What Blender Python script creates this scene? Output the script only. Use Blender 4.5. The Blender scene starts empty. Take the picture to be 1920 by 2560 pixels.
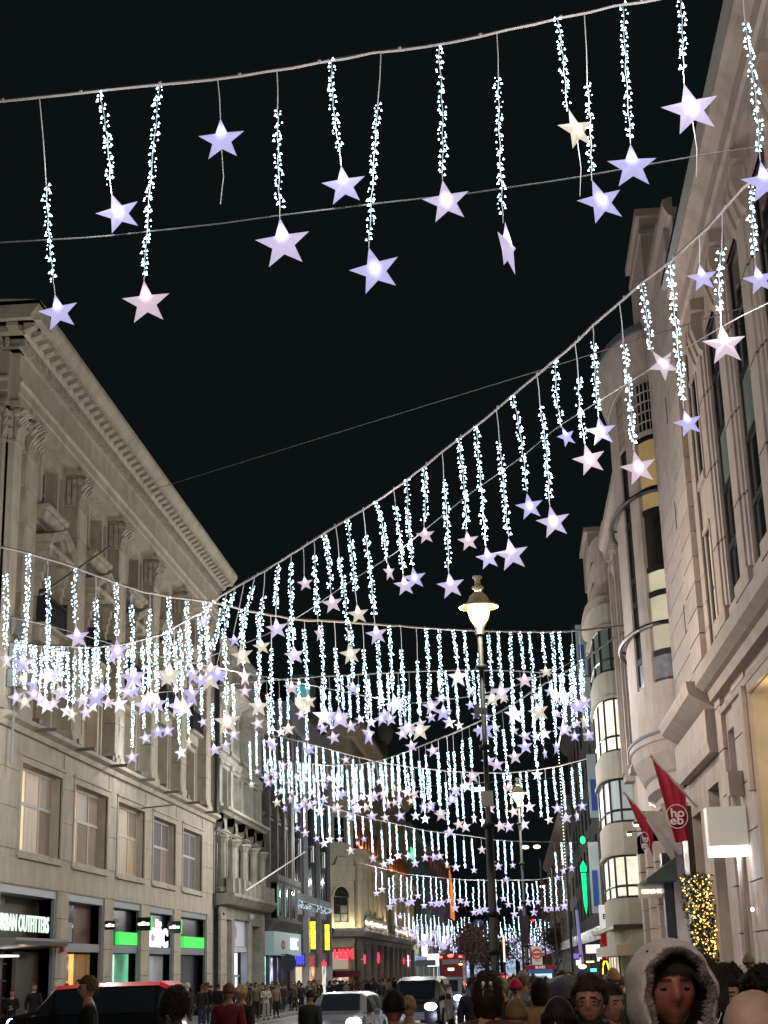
import bpy, bmesh, math, random
from mathutils import Vector, Matrix, noise
R = random.Random(7)
PI = math.pi
S = bpy.context.scene
COL = S.collection

# ---------------------------------------------------------------- camera
FPX = 3775.0
K = 1920/1659.0
d1 = Vector((329, -1128, -FPX)).normalized()
d2 = Vector((-360, 12520, -FPX)); d2 = (d2 - d2.dot(d1)*d1).normalized()
d0 = d1.cross(d2)
RW = Matrix((d0, d1, d2))                      # camera axes -> street axes (X right, Y along the street, Z up)
CAMZ = 1.8
CP = Vector((0, 0, CAMZ))
cam = bpy.data.cameras.new('camera'); cam.sensor_fit = 'HORIZONTAL'; cam.sensor_width = 36
cam.lens = FPX/1920*36; cam.clip_start = 0.1; cam.clip_end = 3000
co = bpy.data.objects.new('camera', cam); COL.objects.link(co)
co.matrix_world = Matrix.Translation(CP) @ RW.to_4x4()
S.camera = co
# ---------------------------------------------------------------- night sky
W = bpy.data.worlds.new('World'); S.world = W; W.use_nodes = True
wn = W.node_tree.nodes; wl = W.node_tree.links
bg = wn['Background']; bg.inputs[0].default_value = (0.35, 0.52, 0.53, 1); bg.inputs[1].default_value = 0.0105
S.view_settings.view_transform = 'Standard'; S.view_settings.look = 'None'
S.view_settings.exposure = 0.0; S.view_settings.gamma = 1.0
S.view_settings.use_curve_mapping = False
S.cycles.max_bounces = 5; S.cycles.use_adaptive_sampling = True; S.cycles.diffuse_bounces = 2; S.cycles.glossy_bounces = 3
S.cycles.transparent_max_bounces = 12; S.cycles.sample_clamp_indirect = 2.0; S.cycles.sample_clamp_direct = 0
S.cycles.use_denoising = True; S.cycles.caustics_reflective = False; S.cycles.caustics_refractive = False

def ray(sx, sy): return RW @ Vector((sx-960, -(sy-1280), -FPX))
def atX(dx, dy, x):                            # a point of the place on the plane X = x
    v = ray(dx*K, dy*K); return CP + v*(x/v.x)
def atY(dx, dy, y):
    v = ray(dx*K, dy*K); return CP + v*(y/v.y)
def gz(y): return -0.007*y                     # the street falls gently away

# ---------------------------------------------------------------- tagging
def link(o): COL.objects.link(o); return o
def tag(o, label=None, cat=None, group=None, kind=None):
    if label: o['label'] = label
    if cat: o['category'] = cat
    if group: o['group'] = group
    if kind: o['kind'] = kind
    return o
def empty(name, loc=(0,0,0), label=None, cat=None, group=None, rz=0, sc=1):
    o = bpy.data.objects.new(name, None); o.empty_display_size = .2; link(o); o.location = loc; o.rotation_euler = (0,0,rz)
    o.scale = (sc,)*3 if not isinstance(sc, tuple) else sc
    return tag(o, label, cat, group)
def put(name, me, parent=None, loc=None):
    o = bpy.data.objects.new(name, me); link(o)
    if parent: o.parent = parent
    if loc is not None: o.location = loc
    return o
def kids(o): return KIDS.get(o.name, [])
def dup(o, off=(0,0,0), parent='same'):
    c = o.copy(); link(c); c.location = Vector(o.location) + Vector(off)
    if parent != 'same': c.parent = parent
    for ch in list(o.children):
        d = ch.copy(); link(d); d.parent = c
        for g in list(ch.children):
            e = g.copy(); link(e); e.parent = d
    return c

# ---------------------------------------------------------------- materials
MT = {}
def mat(name, col, rough=.8, nz=0, var=.15, bump=0, emit=None, est=1, metal=0, stain=0, spec=.4, mis=True, stretch=None, alpha=None):
    if name in MT: return MT[name]
    m = bpy.data.materials.new(name); m.use_nodes = True; MT[name] = m
    n = m.node_tree.nodes; l = m.node_tree.links; b = n['Principled BSDF']
    b.inputs['Base Color'].default_value = (*col, 1); b.inputs['Roughness'].default_value = rough
    b.inputs['Metallic'].default_value = metal; b.inputs['Specular IOR Level'].default_value = spec
    if nz:
        tc = n.new('ShaderNodeTexCoord'); mp = n.new('ShaderNodeMapping'); l.new(tc.outputs['Object'], mp.inputs[0])
        if stretch: mp.inputs['Scale'].default_value = stretch
        t = n.new('ShaderNodeTexNoise'); t.inputs['Scale'].default_value = nz; t.inputs['Detail'].default_value = 6
        l.new(mp.outputs[0], t.inputs['Vector'])
        r = n.new('ShaderNodeMapRange'); r.inputs[1].default_value = .3; r.inputs[2].default_value = .7
        r.inputs[3].default_value = 1-var; r.inputs[4].default_value = 1+var; l.new(t.outputs[0], r.inputs[0])
        mx = n.new('ShaderNodeVectorMath'); mx.operation = 'SCALE'; mx.inputs[0].default_value = col
        l.new(r.outputs[0], mx.inputs['Scale']); out = mx.outputs[0]
        if stain:                              # rain streaks and soot with a shape of their own
            m2 = n.new('ShaderNodeMapping'); m2.inputs['Scale'].default_value = (1, 1, .16); l.new(tc.outputs['Object'], m2.inputs[0])
            t2 = n.new('ShaderNodeTexNoise'); t2.inputs['Scale'].default_value = .9; t2.inputs['Detail'].default_value = 8
            t2.inputs['Roughness'].default_value = .7; l.new(m2.outputs[0], t2.inputs['Vector'])
            r2 = n.new('ShaderNodeMapRange'); r2.inputs[1].default_value = .48; r2.inputs[2].default_value = .72
            r2.inputs[3].default_value = 1; r2.inputs[4].default_value = 1-stain; l.new(t2.outputs[0], r2.inputs[0])
            m3 = n.new('ShaderNodeVectorMath'); m3.operation = 'SCALE'; l.new(out, m3.inputs[0]); l.new(r2.outputs[0], m3.inputs['Scale'])
            out = m3.outputs[0]
        l.new(out, b.inputs['Base Color'])
        if bump:
            t3 = n.new('ShaderNodeTexNoise'); t3.inputs['Scale'].default_value = nz*9; t3.inputs['Detail'].default_value = 4
            l.new(mp.outputs[0], t3.inputs['Vector'])
            bp = n.new('ShaderNodeBump'); bp.inputs['Strength'].default_value = bump; bp.inputs['Distance'].default_value = .05
            l.new(t3.outputs[0], bp.inputs['Height']); l.new(bp.outputs[0], b.inputs['Normal'])
    if emit:
        b.inputs['Emission Color'].default_value = (*emit, 1); b.inputs['Emission Strength'].default_value = est
        if not mis:
            try: m.cycles.emission_sampling = 'NONE'
            except Exception: pass
    return m
def lit(name, col, st, mis=False, var=0, nz=3, stretch=(1,1,1)):    # something that gives off light: a sign, lit pane, lamp
    if name in MT: return MT[name]
    m = mat(name, (.03,.03,.03), .5, emit=col, est=st, mis=mis)
    if var:
        n = m.node_tree.nodes; l = m.node_tree.links; b = n['Principled BSDF']
        tc = n.new('ShaderNodeTexCoord'); mp = n.new('ShaderNodeMapping'); mp.inputs['Scale'].default_value = stretch
        t = n.new('ShaderNodeTexNoise'); t.inputs['Scale'].default_value = nz; t.inputs['Detail'].default_value = 3
        r = n.new('ShaderNodeMapRange'); r.inputs[1].default_value = .35; r.inputs[2].default_value = .65
        r.inputs[3].default_value = st*(1-var); r.inputs[4].default_value = st*(1+var)
        l.new(tc.outputs['Object'], mp.inputs[0]); l.new(mp.outputs[0], t.inputs['Vector']); l.new(t.outputs[0], r.inputs[0])
        l.new(r.outputs[0], b.inputs['Emission Strength'])
    return m

# ---------------------------------------------------------------- mesh builder
class MB:
    def __init__(s): s.v = []; s.f = []; s.m = []; s.mi = 0; s.sm = False
    def add(s, vs, fs, mi=None):
        o = len(s.v); s.v += [tuple(a) for a in vs]; s.f += [tuple(i+o for i in f) for f in fs]
        s.m += [s.mi if mi is None else mi]*len(fs)
    def hexa(s, p, mi=None): s.add(p, [(0,1,2,3),(7,6,5,4),(0,4,5,1),(1,5,6,2),(2,6,7,3),(3,7,4,0)], mi)
    def box(s, x0, x1, y0, y1, z0, z1, mi=None):
        s.hexa([(x0,y0,z0),(x1,y0,z0),(x1,y1,z0),(x0,y1,z0),(x0,y0,z1),(x1,y0,z1),(x1,y1,z1),(x0,y1,z1)], mi)
    def fb(s, F, u0, u1, v0, v1, w0, w1, mi=None):
        P = F.p
        s.hexa([P(u0,v0,w0),P(u1,v0,w0),P(u1,v0,w1),P(u0,v0,w1),P(u0,v1,w0),P(u1,v1,w0),P(u1,v1,w1),P(u0,v1,w1)], mi)
    def quad(s, a, b, c, d, mi=None): s.add([a,b,c,d], [(0,1,2,3)], mi)
    def prism(s, F, poly, w0, w1, mi=None):    # polygon in (u,v) extruded outward
        n = len(poly)
        s.add([F.p(u,v,w0) for u,v in poly]+[F.p(u,v,w1) for u,v in poly],
              [tuple(range(n)), tuple(range(2*n-1, n-1, -1))]+[(i,(i+1)%n,n+(i+1)%n,n+i) for i in range(n)], mi)
    def run(s, F, u0, u1, prof, mi=None):      # moulding: profile (w,v) run along u
        n = len(prof)
        s.add([F.p(u0,v,w) for w,v in prof]+[F.p(u1,v,w) for w,v in prof],
              [tuple(range(n)), tuple(range(2*n-1,n-1,-1))]+[(i,(i+1)%n,n+(i+1)%n,n+i) for i in range(n)], mi)
    def tube(s, pts, r, n=6, mi=None, cap=True):
        pts = [Vector(p) for p in pts]; vs = []; rs = r if isinstance(r, (list,tuple)) else [r]*len(pts)
        for i, p in enumerate(pts):
            t = (pts[min(i+1,len(pts)-1)]-pts[max(i-1,0)])
            t = t.normalized() if t.length > 1e-9 else Vector((0,0,1))
            a = t.orthogonal().normalized() if abs(t.z) > .99 else t.cross(Vector((0,0,1))).normalized(); b = t.cross(a)
            for k in range(n):
                q = 2*PI*k/n; vs.append(p+(a*math.cos(q)+b*math.sin(q))*rs[i])
        fs = [(i*n+k, i*n+(k+1)%n, (i+1)*n+(k+1)%n, (i+1)*n+k) for i in range(len(pts)-1) for k in range(n)]
        if cap: fs += [tuple(range(n)), tuple(range((len(pts)-1)*n, len(pts)*n))]
        s.add(vs, fs, mi)
    def lathe(s, prof, c=(0,0,0), n=16, mi=None):      # profile (r,z) about a vertical axis
        vs = [(c[0]+r*math.cos(2*PI*k/n), c[1]+r*math.sin(2*PI*k/n), c[2]+z) for r, z in prof for k in range(n)]
        fs = [(i*n+k, i*n+(k+1)%n, (i+1)*n+(k+1)%n, (i+1)*n+k) for i in range(len(prof)-1) for k in range(n)]
        s.add(vs, fs, mi)
    def ball(s, c, r, n=8, m=6, mi=None, sc=(1,1,1)):
        s.lathe_s([(math.sin(PI*i/m), -math.cos(PI*i/m)) for i in range(m+1)], c, r, n, mi, sc)
    def lathe_s(s, prof, c, r, n, mi, sc):
        vs = [(c[0]+r*a*math.cos(2*PI*k/n)*sc[0], c[1]+r*a*math.sin(2*PI*k/n)*sc[1], c[2]+r*z*sc[2]) for a, z in prof for k in range(n)]
        fs = [(i*n+k, i*n+(k+1)%n, (i+1)*n+(k+1)%n, (i+1)*n+k) for i in range(len(prof)-1) for k in range(n)]
        s.add(vs, fs, mi)
    def wall(s, F, u0, u1, v0, v1, holes=(), w=0, dep=.5, mi=None):   # a wall face with real openings and their reveals
        us = sorted({u0,u1,*[h[0] for h in holes],*[h[1] for h in holes]}); vs = sorted({v0,v1,*[h[2] for h in holes],*[h[3] for h in holes]})
        P = F.p
        for j in range(len(vs)-1):
            st = None
            for i in range(len(us)):
                solid = False
                if i < len(us)-1:
                    cu = (us[i]+us[i+1])/2; cv = (vs[j]+vs[j+1])/2
                    solid = u0 <= cu <= u1 and v0 <= cv <= v1 and not any(h[0] < cu < h[1] and h[2] < cv < h[3] for h in holes)
                if solid and st is None: st = us[i]
                if not solid and st is not None:
                    s.quad(P(st,vs[j],w),P(us[i],vs[j],w),P(us[i],vs[j+1],w),P(st,vs[j+1],w), mi); st = None
        for h in holes:
            a,b,c,d = h[:4]; D = w-(h[4] if len(h) > 4 else dep)
            s.quad(P(a,c,w),P(a,d,w),P(a,d,D),P(a,c,D),mi); s.quad(P(b,c,w),P(b,d,w),P(b,d,D),P(b,c,D),mi)
            s.quad(P(a,c,w),P(b,c,w),P(b,c,D),P(a,c,D),mi); s.quad(P(a,d,w),P(b,d,w),P(b,d,D),P(a,d,D),mi)
    def mesh(s, name, mats, smooth=False):
        me = bpy.data.meshes.new(name); me.from_pydata(s.v, [], s.f)
        for m in (mats if isinstance(mats, (list,tuple)) else [mats]): me.materials.append(m)
        me.polygons.foreach_set('material_index', s.m)
        if smooth: me.polygons.foreach_set('use_smooth', [True]*len(s.f))
        me.update(); return me
    def build(s, name, mats, parent=None, smooth=False, kind=None, label=None, cat=None, loc=None, group=None):
        o = put(name, s.mesh(name, mats, smooth), parent, loc); return tag(o, label, cat, group, kind)
class Fr:
    def __init__(s, o, T, N): s.o = o; s.T = T; s.N = N
    def p(s, u, v, w): return (s.o[0]+s.T[0]*u+s.N[0]*w, s.o[1]+s.T[1]*u+s.N[1]*w, v)
XL, XR = -18.5, 6.0
FL = Fr((XL,0), (0,1), (1,0)); FR = Fr((XR,0), (0,1), (-1,0))
def q(name, mats, parent, F, *a, **k):         # one box as one part
    m = MB(); m.fb(F, *a); return m.build(name, mats, parent, **k)
_tc = {}
def text(s, size, mats, parent, F=None, u=0, v=0, w=0, name='lettering', ext=.02, flip=False, wid=None, mtx=None, bold=.0, align='CENTER', kind=None):
    key = (s, size, ext, bold)
    cu = bpy.data.curves.new('t', 'FONT'); cu.body = s; cu.size = size; cu.extrude = ext; cu.align_x = align; cu.align_y = 'CENTER'; cu.offset = bold
    cu.resolution_u = 3
    o = bpy.data.objects.new('t', cu); link(o)
    dg = bpy.context.evaluated_depsgraph_get(); me = bpy.data.meshes.new_from_object(o.evaluated_get(dg)); bpy.data.objects.remove(o); bpy.data.curves.remove(cu)
    me.materials.clear(); me.materials.append(mats); me.name = 'lettering'
    if wid:
        xs = [a.co.x for a in me.vertices]; k = wid/(max(xs)-min(xs))
        for a in me.vertices: a.co.x *= k
    if mtx is None:
        T = Vector((F.T[0], F.T[1], 0)); N = Vector((F.N[0], F.N[1], 0)); U = Vector((0,0,1))
        if T.cross(U).dot(N) < 0: T = -T
        mtx = Matrix((T, U, N)).transposed().to_4x4(); mtx.translation = F.p(u, v, w)
    me.transform(mtx)
    r = put(name, me, parent)
    if kind: r['kind'] = kind
    return r
def facing(x, y, z, T=(1,0,0)):                # frame for a sign that projects over the pavement and faces the camera
    T = Vector(T).normalized(); U = Vector((0,0,1)); m = Matrix((T, U, T.cross(U))).transposed().to_4x4(); m.translation = (x,y,z); return m

# ---------------------------------------------------------------- palette
stL = mat('portland_stone_left', (.47,.425,.34), .85, 1.2, .14, .25, stain=.32)
stL2 = mat('carved_stone_left', (.44,.395,.32), .85, 3, .25, .5, stain=.3)
stR = mat('portland_stone_right', (.49,.40,.36), .85, 1.5, .12, .25, stain=.30)
stR2 = mat('ashlar_stone_right', (.50,.41,.37), .85, 2.0, .12, .2)
stR2b = mat('ashlar_stone_right_dark', (.43,.35,.31), .85, 2.0, .14, .2)
joint = mat('mortar_joint', (.10,.08,.07), .95)
black = mat('black_metal', (.012,.012,.014), .35, spec=.5)
iron = mat('dark_iron', (.02,.021,.025), .5)
glass = mat('dark_glass', (.012,.016,.02), .08, spec=.6)
greyal = mat('grey_aluminium', (.22,.24,.27), .45, metal=.3)
white = mat('white_paint', (.7,.7,.68), .5)
cable_m = mat('pale_cable', (.42,.38,.38), .7, spec=.2)
wire_m = mat('thin_wire', (.2,.2,.2), .6, spec=.2)
# ================================================================ ground
asphalt = mat('asphalt', (.045,.045,.05), .32, 6, .35, .5, spec=.6)
paving = mat('paving_stone', (.16,.15,.145), .6, 2, .2, .2)
kerbm = mat('kerb_granite', (.22,.21,.2), .7, 4, .2, .2)
paint = mat('road_paint', (.7,.7,.68), .5, 5, .2)
KL, KR = -13.2, -1.0
def sheet(name, x0, x1, y0, y1, dz, m, kind='structure'):
    b = MB(); n = 40
    for i in range(n):
        a = y0+(y1-y0)*i/n; c = y0+(y1-y0)*(i+1)/n
        b.quad((x0,a,gz(a)+dz),(x1,a,gz(a)+dz),(x1,c,gz(c)+dz),(x0,c,gz(c)+dz))
    o = b.build(name, m); o['kind'] = kind; return o
sheet('ground', -300, 300, -20, 900, -.30, asphalt)
sheet('road', KL, KR, -20, 700, -.13, asphalt)
pv1 = sheet('pavement', -60, KL-.3, -20, 700, 0, paving); pv2 = sheet('pavement', KR+.3, 60, -20, 700, 0, paving)
for px, pp in ((KL-.3, pv1), (KR, pv2)):
    b = MB()
    for i in range(60):
        a = -20+12*i; c = a+11.98
        b.hexa([(px,a,gz(a)-.3),(px+.3,a,gz(a)-.3),(px+.3,c,gz(c)-.3),(px,c,gz(c)-.3),(px,a,gz(a)+.003),(px+.3,a,gz(a)+.003),(px+.3,c,gz(c)+.003),(px,c,gz(c)+.003)])
    k_ = b.build('kerb', kerbm, pp); k_['kind'] = 'stuff'
b = MB()
for i in range(60):
    a = 6+i*6; c = a+3
    b.quad((-7.15,a,gz(a)-.122),(-7.03,a,gz(a)-.122),(-7.03,c,gz(c)-.122),(-7.15,c,gz(c)-.122))
for x0 in (KL+.45, KR-.6): 
    for i in range(50):
        a = 6+i*8; c = a+8
        b.quad((x0,a,gz(a)-.122),(x0+.12,a,gz(a)-.122),(x0+.12,c,gz(c)-.122),(x0,c,gz(c)-.122))
for yy in (52, 58):
    b.quad((KL+.6,yy,gz(yy)-.118),(-7.2,yy,gz(yy)-.118),(-7.2,yy+.5,gz(yy+.5)-.118),(KL+.6,yy+.5,gz(yy+.5)-.118))
b.build('road_marking', paint, kind='structure')

# ================================================================ window helper
FRM = mat('pale_window_frame', (.5,.48,.42), .6)
def window(parent, F, u0, u1, v0, v1, w, cols=2, rows=2, panes=None, fm=None, bar=.06, name='window', hrows=None, d=.07):
    """frame with bars as a part of the building, each pane a piece of the window"""
    m = MB(); fm = fm or FRM; pw = (u1-u0)/cols; ph = (v1-v0)/rows
    vv = hrows or [v0+ph*i for i in range(rows+1)]
    for i in range(cols+1):
        c = u0+pw*i; c = min(max(c, u0+bar/2), u1-bar/2); m.fb(F, c-bar/2, c+bar/2, v0, v1, w-d, w)
    for j, c in enumerate(vv):
        c = min(max(c, v0+bar/2), v1-bar/2); m.fb(F, u0, u1, c-bar/2, c+bar/2, w-d*.9, w+.004)
    o = m.build(name, fm, parent)
    panes = panes or [glass]
    k = 0
    for i in range(cols):
        for j in range(len(vv)-1):
            g = MB(); a = u0+pw*i; g.quad(F.p(a,vv[j],w-d*.5),F.p(a+pw,vv[j],w-d*.5),F.p(a+pw,vv[j+1],w-d*.5),F.p(a,vv[j+1],w-d*.5))
            g.build('pane', panes[k % len(panes)], o); k += 1
    return o
def volume(parent, F, u0, u1, v0, v1, dep, m, w=-.01, name='wall', w2=None):   # body of a building behind its front
    b = MB(); P = F.p
    b.quad(P(u0,v0,w),P(u0,v1,w),P(u0,v1,-dep),P(u0,v0,-dep)); b.quad(P(u1,v0,w),P(u1,v1,w),P(u1,v1,-dep),P(u1,v0,-dep))
    b.quad(P(u0,v1,w),P(u1,v1,w),P(u1,v1,-dep),P(u0,v1,-dep)); b.quad(P(u0,v0,-dep),P(u1,v0,-dep),P(u1,v1,-dep),P(u0,v1,-dep))
    return b.build(name, m, parent)

# ================================================================ left: the big stone block with giant pilasters
warm1 = lit('lit_blind_bright', (1,.72,.36), .85, var=.12, nz=.8)
warm2 = lit('lit_blind_tan', (.62,.42,.22), .42, var=.25, nz=1.2, stretch=(1,4,.3))
warm3 = lit('lit_blind_brown', (.40,.28,.18), .34, var=.3, nz=1.2, stretch=(1,4,.3))
cream1 = lit('lit_room_cream', (1,.86,.55), .8, var=.15, nz=.9)
yellow1 = lit('lit_room_yellow', (.8,.7,.35), .35, var=.3, nz=.9)
greyp = mat('grey_curtain', (.16,.15,.15), .8, 3, .3, 0, stretch=(1,6,.3))
tanp = mat('tan_curtain', (.32,.25,.18), .8, 3, .3, 0, stretch=(1,6,.3))
UO = empty('stone_building', (XL,74,0), 'long pale classical stone block with giant pilasters above a clothes shop', 'building')
def rel(o, root):                              # keep world coordinates when parenting to a moved empty
    return o
class Root:
    pass
def root(name, x, y, label, cat, group=None):
    e = empty(name, (x,y,0), label, cat, group); e['_o'] = 0
    del e['_o']; return e
UO.location = (0,0,0)
U0, U1 = 53.7, 95.3
P0 = 7.27                                      # bay pitch
ups = [55.1+P0*i for i in range(6)]            # near edge of each pilaster
bays = [(ups[i]+1.5, ups[i+1]) for i in range(5)]
# upper wall with three openings per bay
holes = []
for a, c in bays:
    m_ = (a+c)/2
    holes += [(m_-1.05,m_+1.05,20.5,22.5,.45),(m_-1.0,m_+1.0,15.5,18.5,.45),(m_-1.15,m_+1.15,11.5,14.4,.45)]
    for s in (-1,1):
        holes += [(m_+s*1.95-.3,m_+s*1.95+.3,20.5,22.6,.18),(m_+s*1.95-.3,m_+s*1.95+.3,11.6,18.7,.18)]
b = MB(); b.wall(FL, U0+.5, U1, 11.2, 23.3, holes, w=-.25)
for a, c in bays:
    m_ = (a+c)/2
    for s in (-1,1):
        for z0, z1 in ((20.5,22.6),(11.6,18.7)):
            b.quad(FL.p(m_+s*1.95-.3,z0,-.43),FL.p(m_+s*1.95+.3,z0,-.43),FL.p(m_+s*1.95+.3,z1,-.43),FL.p(m_+s*1.95-.3,z1,-.43))
            b.fb(FL, m_+s*1.95-.38, m_+s*1.95-.3, z0, z1, -.25, -.2); b.fb(FL, m_+s*1.95+.3, m_+s*1.95+.38, z0, z1, -.25, -.2)
b.build('upper_wall', stL, UO)
# return wall facing the camera, with its own pilaster and mouldings
FU = Fr((XL, U0), (-1,0), (0,-1))
b = MB(); b.wall(FU, 0, 25, 5.5, 23.3, [(6,8.4,11.5,14.4,.4),(6,8.4,16,19,.4),(12,14.4,11.5,14.4,.4)], w=0)
b.wall(FU, 0, 25, -3, 5.5); b.quad(FU.p(25,-3,0), FU.p(25,26.6,0), FU.p(25,26.6,-42), FU.p(25,-3,-42))
b.build('side_wall', stL, UO)
b = MB(); b.fb(FU, .1, 1.5, 11.3, 21.6, 0, .35); b.build('pilaster', stL, UO)
for u_ in (6,12): window(UO, FU, u_, u_+2.4, 11.5, 14.4, -.3)
window(UO, FU, 6, 8.4, 16, 19, -.3)
# pilasters: shaft of separate drums and a carved capital
def capital(F, u0, wd, v0, h, w0, w1, mats):
    b = MB(); b.fb(F, u0-.02, u0+wd+.02, v0, v0+.12, w0, w1+.06)
    b.fb(F, u0+.08, u0+wd-.08, v0+.12, v0+h-.18, w0, w1-.02)
    b.fb(F, u0-.14, u0+wd+.14, v0+h-.2, v0+h, w0, w1+.22)
    rr = random.Random(3)
    for tier, (n, zz, hh, out) in enumerate(((5,.12,.55,.14),(4,.5,.55,.2),(5,.9,.42,.26))):
        for i in range(n):
            cu = u0+wd*(i+.5)/n; hw = wd/n*.42
            for s in range(3):
                t0 = s/3; t1 = (s+1)/3
                o0 = w1+out*(t0**2)+.04; o1 = w1+out*(t1**2)+.05+(.08 if s == 2 else 0)
                a = hw*(1-.25*t0); c = hw*(1-.25*t1)*(.75 if s == 2 else 1)
                z0 = v0+zz+hh*t0; z1 = v0+zz+hh*t1
                P = F.p
                b.hexa([P(cu-a,z0,w1-.05),P(cu+a,z0,w1-.05),P(cu+a,z0,o0),P(cu-a,z0,o0),P(cu-c,z1,w1-.05),P(cu+c,z1,w1-.05),P(cu+c,z1,o1),P(cu-c,z1,o1)])
    for s in (0,1):                            # volutes and side leaves
        cu = u0+(.12 if s == 0 else wd-.12)
        for r_, ww in ((.2,.14),(.12,.2),(.05,.26)):
            b.prism(F, [(cu+r_*math.cos(2*PI*k/9), v0+h-.42+r_*math.sin(2*PI*k/9)) for k in range(9)], w1-.05, w1+ww)
        for zz in (.15,.5,.85):
            for ww in (.05, .28):
                b.hexa([F.p(u0-.02 if s == 0 else u0+wd, v0+zz, w0+ww), F.p(u0+.02 if s == 0 else u0+wd+.02, v0+zz, w0+ww), F.p(u0+.02 if s == 0 else u0+wd+.02, v0+zz, w0+ww+.18), F.p(u0-.02 if s==0 else u0+wd, v0+zz, w0+ww+.18),
                        F.p(u0-.14 if s == 0 else u0+wd, v0+zz+.38, w0+ww), F.p(u0 if s == 0 else u0+wd+.14, v0+zz+.38, w0+ww), F.p(u0 if s == 0 else u0+wd+.14, v0+zz+.38, w0+ww+.18), F.p(u0-.14 if s==0 else u0+wd, v0+zz+.38, w0+ww+.18)])
    return b.mesh('capital', mats)
cm = capital(FL, ups[0], 1.5, 21.6, 1.65, -.25, .3, stL2)
b = MB()
zs = [11.75+i*1.407 for i in range(8)]
blk = MB(); blk.fb(FL, ups[0], ups[0]+1.5, 0, 1.385, -.25, .3); blkm = blk.mesh('stone_block', stL)
bs = MB(); bs.fb(FL, ups[0]-.1, ups[0]+1.6, 11.25, 11.5, -.25, .42); bs.fb(FL, ups[0]-.05, ups[0]+1.55, 11.5, 11.74, -.25, .36)
bsm = bs.mesh('base', stL)
for i, u in enumerate(ups):
    pl = put('pilaster', bsm, UO, (0, u-ups[0], 0))
    for k in range(7):
        put('stone_block', blkm, pl, (0, R.uniform(-.003,.003), 11.74+k*1.41))
    put('capital', cm, pl)
b = MB(); b.fb(FL, U0, U0+.9, 11.3, 21.6, -.3, .25); b.build('corner_pilaster', stL, UO)
put('corner_capital', capital(FL, U0, .9, 21.6, 1.65, -.3, .25, stL2), UO)
put('corner_capital', capital(FU, .1, 1.4, 21.6, 1.65, 0, .35, stL2), UO)
# entablature, both faces
for F, a, c in ((FL, U0-.0, U1), (FU, -.0, 25)):
    e = .0
    b = MB(); b.run(F, a, c, [(-.3,23.25),(.3,23.25),(.3,23.62),(.36,23.66),(.36,24.0),(.46,24.1),(.46,24.2),(.32,24.22),(.32,25.3),(-.3,25.3)])
    b.build('frieze', stL, UO)
    ext = 1.45
    a2 = a-(ext if F is FL else ext)
    b = MB(); b.run(F, a2 if F is FL else -ext, c+.6, [(-.3,26.15),(1.15,26.15),(1.15,26.2),(1.2,26.35),(1.42,26.62),(1.45,26.7),(1.45,26.86),(-.3,27.0)])
    b.run(F, a-.4, c, [(-.3,25.3),(.42,25.3),(.42,25.42),(-.3,25.42)])
    b.run(F, a-.6, c+.2, [(-.3,25.78),(.62,25.78),(.75,25.9),(.75,26.15),(-.3,26.15)])
    b.build('cornice', stL, UO)
b = MB()
n = int((U1-U0)/.24)
for i in range(n): b.fb(FL, U0-.3+i*.24, U0-.3+i*.24+.13, 25.42, 25.76, -.1, .6)
for i in range(50): b.fb(FU, i*.24, i*.24+.13, 25.42, 25.76, -.1, .6)
tag(b.build('dentil', stL2, UO), kind='stuff')
mo = MB(); mo.run(FL, 0, .42, [(.7,25.85),(1.12,26.0),(1.12,26.14),(.7,26.14)]); mo.run(FL, -.04,.46,[(.7,26.08),(1.16,26.08),(1.16,26.15),(.7,26.15)]); mom = mo.mesh('modillion', stL2)
for i in range(50): put('modillion', mom, UO, (0, U0-.9+i*.855, 0))
cf = MB(); cf.fb(FL, 0, .3, 26.11, 26.155, .78, 1.08); cfm = cf.mesh('coffer', stL2)
mo = MB(); mo.run(FU, 0, .42, [(.7,25.85),(1.12,26.0),(1.12,26.14),(.7,26.14)]); mom2 = mo.mesh('modillion', stL2)
for i in range(14): put('modillion', mom2, UO, (-(i*.855)+.5, 0, 0))
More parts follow.
